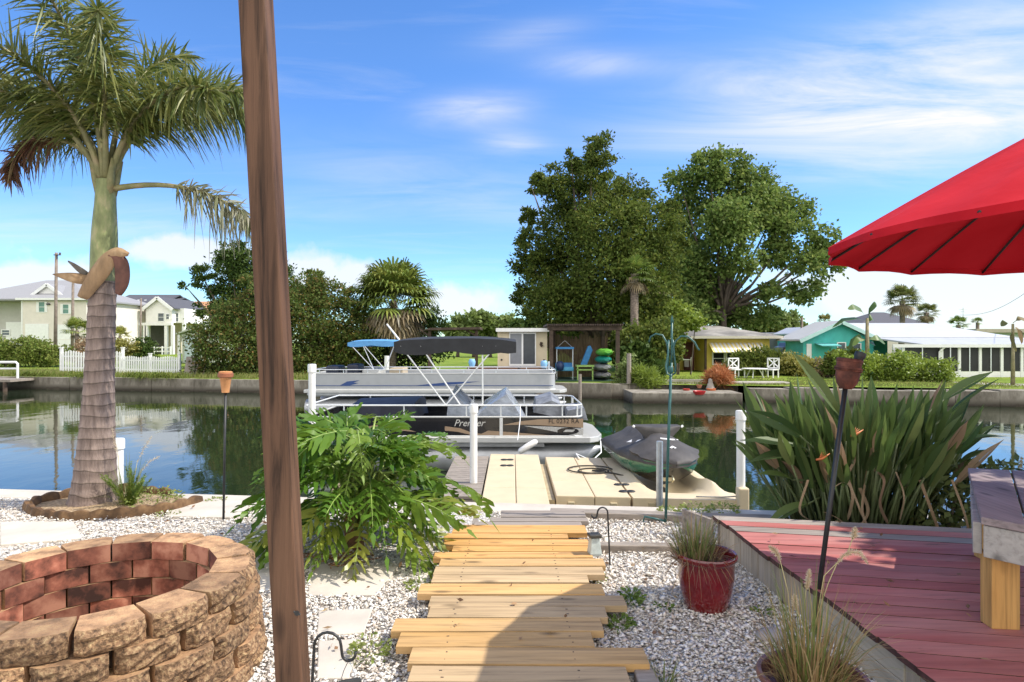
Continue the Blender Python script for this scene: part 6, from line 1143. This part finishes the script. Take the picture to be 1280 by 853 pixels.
Y = 55; h = thing('carport', 'pale low carport roof between camper and turquoise house', 'carport', (X(995,Y),Y,-.2)); wbox('roof', h, white_metal, X(990,Y), X(1004,Y), Y, Y+5, Z(424,Y), Z(421,Y)); [wbox('post', h, white, X(p,Y)-.06, X(p,Y)+.06, Y+.1, Y+.22, -.2, Z(424,Y)) for p in (991,1003)]
Y = 50; t = thing('pickup_truck', 'dark pickup truck parked under the pale carport', 'truck', (X(988,Y),Y,-.2)); mb = MB(); mb.prism([P(979,441,Y),P(979,434,Y),P(984,433,Y),P(986,428.5,Y),P(993,428.5,Y),P(995,433,Y),P(1001,434,Y),P(1001,441,Y)], (0,1.8,0)); obj('body', mb, M('dark_truck_paint', (.05,.05,.06), .3, .2, 3), t, bevel=.05)
for p in (983,997): mb = MB(); mb.tube([(X(p,Y),Y-.05,Z(441,Y)),(X(p,Y),Y+.2,Z(441,Y))], .36, 14); obj('wheel', mb, rubber, t)
wbox('window', t, glass, X(986.5,Y), X(992.5,Y), Y-.02, Y-.005, Z(432.5,Y), Z(429.5,Y))
Y = 70; h = thing('house', 'dark roofed low building behind the turquoise house', 'house', (X(1120,Y),Y+4,-.2)); wbox('wall', h, siding_b, X(1085,Y), X(1150,Y), Y, Y+6, -.2, Z(405,Y)); hip_roof('roof', h, shing_d, X(1080,Y), X(1155,Y), Y, Y+6, Z(404,Y), Z(389,Y), 3)
Y = 62; h = thing('house', 'low flat roofed building at the far right beyond the porch', 'house', (X(1260,Y),Y+4,-.2)); wbox('wall', h, M('sage_wall', (.35,.42,.36), .8, .1, 2), X(1222,Y), X(1330,Y), Y, Y+8, -.2, Z(416,Y)); wbox('roof', h, M('tan_flat_roof', (.40,.36,.29), .8, .1, 3), X(1216,Y), X(1336,Y), Y-.5, Y+8.5, Z(416,Y), Z(411.5,Y))

# fences, rails, poles, wires
def picket(x0, y0, x1, y1, z, n, h, lb, ext=True):
    t = thing('picket_fence', lb, 'fence', ((x0+x1)/2,(y0+y1)/2,z)); a, b = Vector((x0,y0,z)), Vector((x1,y1,z)); d = b-a
    for i in range(n+1):
        q = a + d*i/n; hh = h*(.92+.08*abs(math.sin(i*PI/ (n/3)))); mb = MB(); w = .045; u = d.normalized(); o = Vector((u.y,-u.x,0))*.02
        mb.prism([q-u*w+Vector((0,0,.08)), q+u*w+Vector((0,0,.08)), q+u*w+Vector((0,0,hh-.06)), q+Vector((0,0,hh)), q-u*w+Vector((0,0,hh-.06))], o); obj('picket', mb, white, t)
    for zz in (.25,.75): mb = MB(); mb.bar(a+Vector((0,.03,h*zz)), b+Vector((0,.03,h*zz)), .03, .07); obj('rail', mb, white, t)
    for i in (0,.5,1): q = a+d*i; mb = MB(); mb.box(q+Vector((0,.06,h*.55)), (.13,.13,h*1.1)); mb.box(q+Vector((0,.06,h*1.12)), (.17,.17,.05)); obj('post', mb, white, t)
z_ = -.18; a, b = P(76,470,36), P(150,470,36); picket(a.x,36,b.x,36.2,z_,24,1.32,'white picket fence left of the palm trunk, standing higher'); a, b = P(151,472,36), P(226,474,35.6); picket(a.x,36,b.x,35.4,z_,26,1.02,'lower white picket fence right of the palm trunk')
t = thing('dock_rail', 'white tubular hand rail on the dock at the far left edge', 'railing', (X(5,33),33,-.2)); mb = MB(); yy = 33; mb.tube([(X(-40,yy),yy,Z(453,yy)),(X(20,yy),yy,Z(453,yy)),(X(22,yy),yy,Z(455,yy)),(X(22,yy),yy,Z(473,yy))], .06, 8); mb.tube([(X(-40,yy),yy,Z(461,yy)),(X(22,yy),yy,Z(461,yy))], .05, 8); obj('rail', mb, white, t); wbox('dock_boards', t, greywood, X(-60,yy), X(24,yy), yy-.6, yy+2, -.42, -.3); mb = MB(); [mb.tube([(X(p,yy),yy-.5,-1.6),(X(p,yy),yy-.5,-.3)], .1, 8) for p in (-40,-10,16)]; obj('piles', mb, darkwood, t)
def upole(px, ptop, Y, lb, arm=False, r=.14):
    t = thing('utility_pole', lb, 'utility pole', (X(px,Y),Y,0)); mb = MB(); mb.tube([(X(px,Y),Y,-.3),(X(px+1.5,Y),Y,Z(ptop,Y))], [r,r*.7], 9); obj('pole', mb, M('weathered_pole', (.20,.16,.13), .9, .3, 5), t, smooth=True)
    if arm: mb = MB(); mb.bx(X(px-1,Y),X(px+7,Y),Y-.1,Y+.02,Z(ptop+3.5,Y),Z(ptop+2.5,Y)); mb.tube([(X(px+6,Y),Y,Z(ptop+3,Y)),(X(px+6,Y),Y,Z(ptop,Y))], .07, 6); obj('crossarm', mb, darkwood, t)
    return t
upole(69, 316, 50, 'tall weathered utility pole left of the palm trunk', True); upole(90, 345, 56, 'second utility pole close behind the palm trunk'); upole(175, 373, 66, 'thin dark pole before the white raised house', r=.1); upole(1001, 397, 50, 'yellowish wooden pole left of the turquoise gable', r=.12)
t = thing('antenna', 'thin television antenna mast above the flat building at the right', 'antenna', (X(1204,60),60,2)); mb = MB(); Y = 60; mb.tube([(X(1204,Y),Y,-.2),(X(1204,Y),Y,Z(385,Y))], .03, 6); mb.tube([(X(1199,Y),Y,Z(387,Y)),(X(1208,Y),Y,Z(387,Y))], .025, 5); mb.tube([(X(1201,Y),Y,Z(390,Y)),(X(1207,Y),Y,Z(390,Y))], .02, 5); obj('mast', mb, alu, t)
mb = MB(); pts = [Vector((X(1200,60)+(X(1330,34)-X(1200,60))*i/16, 60-26*i/16, Z(394,60)+(Z(330,34)-Z(394,60))*i/16 - .9*math.sin(PI*i/16))) for i in range(17)]; mb.tube(pts, .014, 5); tag(obj('power_line', mb, black, smooth=True), 'thin sagging power line at the right edge of the sky', 'wire')
# plank steps leaning on the left bank
t = thing('boat_ramp_steps', 'weathered timber steps leaning against the bank beside the picket fence', 'steps', (X(238,34.5),34.5,-.5)); Y = 34.3
mb = MB(); mb.hexa([P(228,481,Y),P(241,481,Y),P(241,481,Y)+Vector((0,.12,0)),P(228,481,Y)+Vector((0,.12,0))],[P(233,446,Y+1),P(245,446,Y+1),P(245,446,Y+1)+Vector((0,.12,0)),P(233,446,Y+1)+Vector((0,.12,0))]); obj('plank_panel', mb, greywood, t); mb = MB(); mb.bar(P(242,478,Y),P(249,450,Y+1),.06,.1); mb.bar(P(252,478,Y),P(258,452,Y+1),.06,.1); obj('rail', mb, greywood, t)
# ------------------------------------------------------------------ trees and plants across the canal
cedar_m = leafmat('cedar_leaf', [(.055,.088,.017),(.085,.125,.023),(.125,.165,.03),(.04,.066,.014),(.18,.20,.045)], .36, .65, .12); broad_m = leafmat('broad_leaf', [(.085,.145,.032),(.13,.20,.045),(.18,.25,.06),(.065,.11,.026),(.26,.31,.09)], .38, .55, .15)
dark_m = leafmat('dark_leaf', [(.038,.07,.017),(.058,.10,.023),(.095,.14,.03)], .3, .55, .12); mid_m = leafmat('mid_leaf', [(.07,.11,.02),(.115,.155,.028),(.16,.185,.04),(.055,.085,.018)], .35, .55, .15); lime_m = leafmat('lime_leaf', [(.17,.25,.03),(.24,.31,.05),(.12,.18,.025)], .35, .5)
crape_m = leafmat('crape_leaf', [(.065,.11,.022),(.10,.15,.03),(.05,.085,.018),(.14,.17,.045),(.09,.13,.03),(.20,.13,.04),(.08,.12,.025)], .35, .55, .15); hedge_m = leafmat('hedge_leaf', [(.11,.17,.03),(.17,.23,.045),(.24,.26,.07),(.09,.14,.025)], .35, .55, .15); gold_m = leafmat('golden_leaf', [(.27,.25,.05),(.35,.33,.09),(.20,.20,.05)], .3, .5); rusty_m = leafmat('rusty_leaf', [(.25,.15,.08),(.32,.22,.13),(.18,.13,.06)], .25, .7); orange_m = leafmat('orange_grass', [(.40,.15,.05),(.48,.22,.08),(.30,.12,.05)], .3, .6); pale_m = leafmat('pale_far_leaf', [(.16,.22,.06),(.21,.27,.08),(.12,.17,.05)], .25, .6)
def wc(cl, Y, dy, squash=1.0): return [(X(a,Y), Y+R.uniform(-dy,dy), Z(b,Y), r*Y/F, r*Y/F*1.0, r*Y/F*squash) for a, b, r in cl]
def tree(name, lb, Y, cl, n, L_, W, mat, base, tr=.25, limbs=None, dy=1.6, shell=.35, twig=45, tw=.22, group=None, cat='tree', zb=-.3, droop=.15, squash=1.0, kind=None, split=.45):
    c = wc(cl, Y, dy, squash); bx_ = X(base[0],Y); t = thing(name, lb, cat, (bx_,Y,zb), group); leafcloud('crown', c, n, L_, W, mat, t, shell, twig, tw, droop)
    mb = MB(); zt = Z(base[1],Y); fork = Vector((bx_+R.uniform(-.1,.1), Y, zb+(zt-zb)*split)); mb.tube([(bx_,Y,zb),fork*.5+Vector((bx_,Y,zb))*.5+Vector((R.uniform(-.1,.1),0,0)),fork], [tr*1.25,tr,tr*.85], 9)
    for k in (limbs if limbs is not None else range(len(c))):
        e = Vector(c[k][:3]); m = fork.lerp(e, .5) + Vector((R.uniform(-.4,.4)*tr*3, R.uniform(-.3,.3), -.05*(e-fork).length)); mb.tube([fork - Vector((0,0,tr)), fork.lerp(m,.5)+Vector((0,0,.1)), m, m.lerp(e,.6), e], [tr*.6,tr*.48,tr*.33,tr*.2,tr*.06], 6)
    obj('trunk', mb, bark if tr > .1 else M('thin_bark', (.22,.18,.14), .9, .3, 8), t, smooth=True); return t
tree('cedar_tree', 'massive dark olive cedar tree towering behind the brown pergola', 39, [(738,186,13),(748,200,20),(724,204,14),(766,222,20),(718,226,22),(688,238,20),(665,222,9),(735,252,40),(788,250,28),(742,222,20),(712,205,9),(660,270,10),(666,288,18),(648,372,8),(700,288,42),(757,300,48),(812,290,36),(838,262,14),(662,330,22),(700,345,42),(755,350,48),(808,335,40),(843,308,20),(653,370,15),(690,385,35),(740,392,42),(790,388,38),(826,368,30),(676,215,10),(655,300,10)], 88000, .24, .06, cedar_m, (745,385), .34, limbs=range(0,24,2), dy=2.4, shell=.4, twig=60, tw=.17, droop=.1)
tree('broadleaf_tree', 'tall bright green broadleaf tree with open branching crown behind the yellow house', 47, [(856,228,20),(882,213,20),(915,210,22),(950,218,22),(982,236,22),(1003,264,22),(868,258,26),(900,285,26),(925,265,24),(878,322,24),(912,330,20),(975,312,20),(985,260,24),(905,370,26),(940,395,18),(905,245,22),(945,252,24),(975,285,20),(852,296,24),(885,295,22),(928,290,16),(1012,298,18),(1018,330,18),(1004,362,18),(862,342,28),(992,332,18),(898,352,24),(872,385,28),(920,388,22),(952,368,13),(1026,312,13),(955,325,12),(850,390,25),(965,395,12)], 52000, .29, .105, broad_m, (906,330), .26, dy=2.8, shell=.4, twig=45, tw=.27, split=.55)
tree('cedar_tree', 'dark green cedar with rough outline left of the leaning post', 44, [(275,332,18),(302,322,16),(255,345,14),(318,340,24),(262,372,16),(295,365,28),(330,372,30),(345,335,20),(280,392,18),(246,360,8),(318,310,10),(255,390,12)], 22000, .24, .06, dark_m, (300,400), .3, shell=.45, twig=55, tw=.2)
tree('crape_myrtle', 'bushy crape myrtle with orange tinted tips at the water left of the post', 35.6, [(298,398,28),(274,425,25),(310,435,35),(262,455,22),(325,372,20),(330,450,30),(292,465,25),(278,388,14),(318,352,12),(258,475,14),(345,400,28),(348,465,25)], 20000, .17, .06, crape_m, (300,440), .09, shell=.35, twig=40, tw=.25)
tree('crape_myrtle', 'loose green crape myrtle right of the leaning post', 36.2, [(386,356,18),(410,372,24),(398,402,32),(430,395,26),(380,432,30),(420,440,34),(446,425,24),(372,380,22),(440,372,12),(395,460,26),(436,465,22)], 22000, .17, .06, crape_m, (405,430), .09, shell=.35, twig=40, tw=.25)
tree('cedar_tree', 'olive topped tree rising behind the crape myrtle right of the post', 46, [(388,345,10),(392,358,14),(384,372,16),(398,380,18),(372,362,12)], 5000, .24, .06, mid_m, (388,390), .2)
tree('oak_tree', 'dark understory tree behind the fan palm', 41, [(455,390,22),(470,430,30),(515,420,32),(540,405,20),(450,450,26),(500,455,30),(545,440,20),(430,470,18)], 14000, .2, .07, dark_m, (490,430), .2, shell=.2)
def sabal(px, pyc, rpx, Y, pyb, lb, n=46, tr=.17, name='fan_palm', dead=.25, grp=None, fan=(.10,.16,.03)):
    cx, cz, r = X(px,Y), Z(pyc,Y), rpx*Y/F; zb = Z(pyb,Y); t = thing(name, lb, 'palm tree', (cx,Y,zb), grp); ctr = Vector((cx,Y,cz-.15*r)); mb = MB(); mb.tube([(cx+R.uniform(-.15,.15),Y,zb),(cx,Y,(zb+ctr.z)/2),ctr], [tr*1.15,tr,tr], 10); obj('trunk', mb, M('palm_bark', (.19,.15,.12), .95, .45, 8, (1,1,2), bump=.6, bdist=.05), t, smooth=True)
    def fans(nn, elo, ehi, mat, nm, rr):
        cur = []
        for i in range(nn):
            az = i*2.39996+R.uniform(-.2,.2); u = (i+.5)/nn; el = elo + (ehi-elo)*(.35*u+.65*R.random()); d = np.array([math.cos(az)*math.cos(el), math.sin(az)*math.cos(el), math.sin(el)]); pl = rr*R.uniform(.42,.56); o = np.array(ctr); h = o + d*pl; s = nv(np.cross(d,(0,0,1.0))); up = np.cross(s,d); fl = rr*R.uniform(.40,.54)
            cur.append(([o,o+d*pl*.5,h], s, [.02,.015,.01]))
            for k in range(15):
                a = -1.75+3.5*k/14; q = nv(d*math.cos(a)+s*math.sin(a)+up*.15*math.cos(a)); q = nv(q + np.array([0,0,-.12])); L_ = fl*(1-.25*abs(a)/1.75); w = fl*.055; sd_ = nv(np.cross(q, up)); cur.append(([h, h+q*L_*.5, h+q*L_*.8+np.array([0,0,-.1*L_]), h+q*L_*.95+np.array([0,0,-.3*L_])], sd_, [w*.35,w,w*.6,.004]))
        V, Q = ribbons(cur, None); return objnp(nm, V, Q, mat, t)
    fans(n, -.45, 1.5, leafmat('fan_leaf', [sh(fan,.7), fan, sh(fan,1.5), (fan[0]*1.9,fan[1]*1.5,fan[2]*1.6), sh(fan,.55)], .25, .4, .5), 'fronds', r)
    if dead: fans(int(n*dead), -1.35, -.35, leafmat('dead_fan', [(.24,.18,.09),(.32,.26,.15),(.18,.13,.07),(.36,.33,.26)], .2, .7), 'dead_fronds', r*.95)
    return t
sabal(492,366,64,37.5,482,'large shaggy fan palm with tan dead fronds behind the pontoon boats', 95, .2, dead=.6, fan=(.13,.18,.035))
sabal(793,338,30,35,470,'fan palm with pale trunk in front of the big cedar', 30, .22, dead=.35); sabal(822,352,26,38,470,'smaller fan palm tucked between the big cedar and the broadleaf tree', 26, .16, dead=.4)
sabal(1128,372,26,58,440,'tall cabbage palm behind the white metal roof', 44, .22, dead=.4, fan=(.12,.15,.04)); sabal(1158,388,18,60,440,'second cabbage palm just right of the tall one behind the white roof', 30, .2, dead=.4, fan=(.12,.15,.04)); sabal(1198,404,15,56,440,'low cabbage palm above the porch roof near the antenna', 26, .18, dead=.2); sabal(1222,402,9,62,440,'tiny palm top at the far right beyond the porch roof', 18, .15, dead=0); sabal(1031,400,13,66,440,'small golden palm behind the little turquoise house', 26, .15, dead=.2, fan=(.15,.16,.04)); sabal(96,410,22,47,440,'short fan palm in front of the beige house', 26, .14, dead=.1, fan=(.15,.20,.04)); sabal(97,358,16,80,440,'distant palm behind the roof of the beige house', 24, .2, dead=.2); sabal(150,418,16,52,442,'short golden palm right behind the palm trunk', 22, .12, dead=.1, fan=(.2,.22,.04))
def shrub(lb, Y, cl, n, L_, W, mat, zb=-.3, dy=.6, cat='shrub', name='shrub', stems=4, **k):
    c = wc(cl, Y, dy); t = thing(name, lb, cat, (c[0][0],Y,zb)); leafcloud('foliage', c, n, L_, W, mat, t, k.get('shell',.3), k.get('twig',30), k.get('tw',.25), k.get('droop',.05)); mb = MB()
    for i in range(stems): q = c[i % len(c)]; mb.tube([(q[0]+R.uniform(-.2,.2),Y,zb),(q[0]+R.uniform(-.3,.3),q[1],q[2])], [.05,.02], 6)
    obj('stem', mb, bark, t); return t
shrub('bright lime green small tree between pergola and yellow house', 36.5, [(845,396,17),(861,402,13),(832,408,14),(850,415,11),(838,387,9)], 4200, .2, .08, lime_m, name='small_tree', cat='tree')
shrub('dense green undergrowth between pergola and clothes pole', 33, [(790,425,20),(812,440,22),(828,420,20),(798,455,20),(782,446,14),(826,452,14),(842,440,12)], 9000, .2, .075, mid_m); shrub('dark broad leaved plant beneath the pale palm trunk', 31.5, [(790,460,14),(800,445,14),(814,462,12)], 2400, .34, .1, dark_m)
shrub('yellow green grass mound at the left end of the landing slab', 28.9, [(803,470,12),(815,477,11),(795,478,8)], 3000, .28, .018, lime_m, droop=-.4); shrub('pale green vine covered fence corner right of the pergola', 29.3, [(780,460,9),(779,473,10),(786,450,7)], 1500, .13, .05, pale_m)
shrub('tall dark green oleander hedge under the striped awning', 35.8, [(918,460,10),(932,453,12),(950,450,14),(970,453,14),(945,464,13),(985,460,11),(928,466,9)], 9000, .26, .045, mid_m, droop=-.3); shrub('yellow green hedge right of the white chairs', 35.2, [(990,455,13),(1006,458,13),(1018,460,12),(998,464,10)], 4500, .13, .05, gold_m)
t = thing('dry_stump', 'clump of dry grey sticks between hedge and turquoise house', 'dead plant', (X(1022,34.6),34.6,-.25)); mb = MB(); [mb.tube([(X(1012+i*1.5,34.6),34.6,-.3),(X(1017+i*1.6,34.6)+R.uniform(-.1,.2),34.6+R.uniform(-.3,.3),Z(447+R.uniform(-2,6),34.6))], .035, 6) for i in range(12)]; obj('sticks', mb, greywood, t)
shrub('pinkish low bush beside the dry sticks', 33.8, [(1032,463,8),(1040,466,7)], 1200, .12, .05, rusty_m); shrub('rounded green vine hedge in front of the screened porch', 30.5, [(1075,455,14),(1098,458,16),(1122,456,16),(1146,460,17),(1165,462,16),(1172,475,12),(1150,478,14),(1110,474,14),(1056,448,9),(1130,446,9)], 12000, .12, .05, lime_m); shrub('green climbing bush at the foot of the banana plant', 33.5, [(1045,450,12),(1062,446,10),(1035,458,9)], 3000, .14, .055, mid_m)
shrub('orange brown grass clump on the landing slab', 28.0, [(897,470,9),(904,468,8),(890,474,7),(907,476,6)], 2800, .3, .014, orange_m, droop=-.5); 
shrub('long untrimmed green hedge in front of the beige house', 46, [(8,434,12),(28,432,12),(48,435,12),(64,438,10),(-15,434,14),(80,441,8),(0,446,12),(20,447,12),(40,447,12),(60,449,10),(76,450,8)], 11000, .18, .06, hedge_m); shrub('rusty brown bush left of the palm trunk', 45, [(100,436,10),(112,436,12),(122,440,9),(104,448,9),(118,450,9)], 3500, .16, .05, rusty_m); shrub('golden yellow bush right of the palm trunk', 48, [(150,434,9),(160,436,9),(155,446,9)], 2400, .16, .06, gold_m); shrub('dark green round bush before the white raised house', 49, [(172,434,10),(184,436,10),(178,428,7),(176,446,9),(186,447,8)], 3400, .15, .06, dark_m)
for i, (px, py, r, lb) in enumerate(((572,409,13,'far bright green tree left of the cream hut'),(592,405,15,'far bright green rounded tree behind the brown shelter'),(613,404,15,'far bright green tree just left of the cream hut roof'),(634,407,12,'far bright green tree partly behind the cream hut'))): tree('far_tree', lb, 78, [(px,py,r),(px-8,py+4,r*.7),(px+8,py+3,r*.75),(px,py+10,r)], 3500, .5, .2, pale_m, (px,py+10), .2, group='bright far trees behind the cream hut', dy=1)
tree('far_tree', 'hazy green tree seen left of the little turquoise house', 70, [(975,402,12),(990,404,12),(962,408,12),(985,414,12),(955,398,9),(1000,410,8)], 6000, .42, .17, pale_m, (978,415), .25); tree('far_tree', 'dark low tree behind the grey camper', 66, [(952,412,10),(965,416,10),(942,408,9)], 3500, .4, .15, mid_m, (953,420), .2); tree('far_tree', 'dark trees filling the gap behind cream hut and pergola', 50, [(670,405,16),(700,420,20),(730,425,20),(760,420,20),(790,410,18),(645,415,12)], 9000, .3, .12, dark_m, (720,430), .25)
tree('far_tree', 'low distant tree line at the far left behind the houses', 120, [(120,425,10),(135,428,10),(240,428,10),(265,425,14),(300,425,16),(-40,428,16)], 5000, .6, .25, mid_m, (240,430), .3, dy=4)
# banana plants
def banana(px, ptop, pyb, Y, lvs, lb, mat, n='banana_plant', tr=.1):
    t = thing(n, lb, 'banana plant', (X(px,Y),Y,Z(pyb,Y))); top = Vector((X(px,Y),Y,Z(ptop,Y))); mb = MB(); mb.tube([(X(px,Y),Y,Z(pyb,Y)),top], [tr*1.3,tr*.7], 9); obj('stem', mb, M('banana_stem', (.22,.19,.10), .8, .35, 5), t, smooth=True); cur = []
    for pts in lvs:
        p = [np.array(P(a,b,Y)) for a,b in pts]; q = [p[0]+(p[-1]-p[0])*0]; k = len(p); fine = []
        for i in range(k-1):
            for s in range(4): fine.append(p[i]+(p[i+1]-p[i])*s/4)
        fine.append(p[-1]); m = len(fine); dy = R.uniform(-.5,.5); fine = [f+np.array([0,dy*i/m,0]) for i, f in enumerate(fine)]; ws = [.21*(math.sin(PI*min(1,max(0,(i/(m-1)-.18)/.82)))**.6)+.02 for i in range(m)]; cur.append((fine, np.array([nv([.15,.8,.55+R.uniform(-.3,.3)])]*m), ws))
    V, Q = ribbons(cur, None); objnp('leaves', V, Q, mat, t, smooth=True); return t
ban_m = leafmat('banana_leaf', [(.08,.14,.03),(.13,.19,.05),(.06,.11,.025)], .35, .4)
banana(1084,398,470,32.5, [[(1084,400),(1075,388),(1064,384),(1055,387)],[(1084,400),(1088,388),(1096,380),(1098,379)],[(1084,402),(1068,398),(1050,400),(1035,410)],[(1084,404),(1090,396),(1094,400)],[(1084,425),(1070,424),(1060,432)],[(1084,425),(1098,422),(1108,430)],[(1083,430),(1076,420),(1066,428),(1062,440)],[(1085,428),(1095,430),(1104,442)]], 'tall ragged banana plant in front of the turquoise gable', ban_m)
banana(1266,405,488,27.5, [[(1266,404),(1272,398),(1280,402),(1284,412)],[(1266,408),(1258,402),(1254,408)],[(1267,410),(1274,412),(1276,430)],[(1266,412),(1262,425),(1263,440)]], 'withered brown banana plant at the right edge before the screened porch', leafmat('withered_leaf', [(.28,.20,.10),(.20,.15,.07),(.16,.17,.06)], .3, .7), tr=.07)
mb = MB(); Y = 26.0; mb.bx(X(1170,Y),X(1330,Y),25.2,26.8,-.42,-.3); [mb.tube([(X(p,Y),25.3,-1.6),(X(p,Y),25.3,-.25)], .08, 8) for p in (1185,1235,1275)]; tag(obj('timber_dock', mb, greywood), 'low grey timber dock on the far bank at the right edge', 'dock')
mb = MB(); q = [P(1178,486,30),P(1225,490,28),P(1300,496,26.5),P(1300,490,28)]; mb.prism([Vector((p.x,p.y,-.252)) for p in q], (0,0,.012)); tag(obj('garden_path', mb, concrete), kind='structure')
# tall grass along the left bank and lawn tufts, far more than one could count
cur = []
for i in range(9000):
    x = R.uniform(-30,-7) if i % 2 else R.uniform(-30,-24); y = bank_y(x)+.4+abs(R.gauss(0,2.2)); z = land_z(x,y); h = R.uniform(.08,.32); a = R.uniform(0,2*PI); cur.append(([(x,y,z-.02),(x+.04*math.cos(a),y,z+h*.6),(x+.12*math.cos(a),y+.1*math.sin(a),z+h)], np.array([1,0,0]), [.02,.015,.002]))
for i in range(5000):
    x = R.uniform(4.5,22); y = bank_y(x)+.7+abs(R.gauss(0,3)); z = -.25; h = R.uniform(.03,.09); a = R.uniform(0,2*PI); cur.append(([(x,y,z-.02),(x+.02*math.cos(a),y,z+h*.6),(x+.05*math.cos(a),y,z+h)], np.array([1,0,0]), [.02,.015,.002]))
V, Q = ribbons(cur, None); tag(objnp('tall_grass', V, Q, leafmat('bank_grass', [(.17,.22,.04),(.24,.27,.07),(.30,.28,.10),(.13,.18,.03)], .3, .6)), 'rough grass along the far bank', None, None, 'stuff')

# fallen leaves on gravel, deck and planks
n = 260; ps = []
while len(ps) < n:
    x, y = R.uniform(-3.2,3.0), R.uniform(2.3,6.2)
    if math.hypot(x-PIT[0], y-PIT[1]) < .78 or (x > 1.45 and R.random() < .3) or (-.45 < x < .4 and R.random() < .7) or y > wall_y(x)-.4: continue
    ps.append((x, y, .265 if x > 1.72 and y < 4.9-.2*(x-1.6) else (.108 if -.4 < x < .35 and y < 5.0 else .035)))
ps = np.array([p for p in ps if not (1.3 < p[0] < 1.72)]); n = len(ps); dn = NR.normal(size=(n,3)); dn[:,2] = np.abs(dn[:,2])*.25; dn /= np.linalg.norm(dn,axis=1)[:,None]; V, Q = leafquads(ps, dn, NR.uniform(.02,.06,n), NR.uniform(.005,.013,n))
tag(objnp('leaf_litter', V, Q, leafmat('litter', [(.22,.12,.06),(.33,.20,.10),(.14,.08,.05),(.36,.27,.15)], .1, .7)), 'small dry fallen leaves scattered over the yard', None, None, 'stuff')

# weeds hanging over the edge of the far seawall
for i, (px, lb) in enumerate(((30,'grass tuft over the seawall edge near the white dock rail'),(120,'grass tuft over the seawall just left of the palm trunk'),(190,'grass tuft on the seawall below the lower picket fence'),(222,'grass tuft on the seawall beside the leaning timber steps'))):
    x = X(px,34); y = bank_y(x); cur = []
    for k in range(160):
        a = x+R.gauss(0,.55); h = R.uniform(.12,.5); cur.append(([(a,y+.1,-.22),(a+R.uniform(-.1,.1),y-.05,-.2+h*.6),(a+R.uniform(-.2,.2),y-.25,-.2+h*R.uniform(-.5,.9))], np.array([1,0,0]), [.02,.016,.002]))
    V, Q = ribbons(cur, None); tag(objnp('grass_tuft', V, Q, hedge_m), lb, 'grass', 'grass tufts on the far seawall')
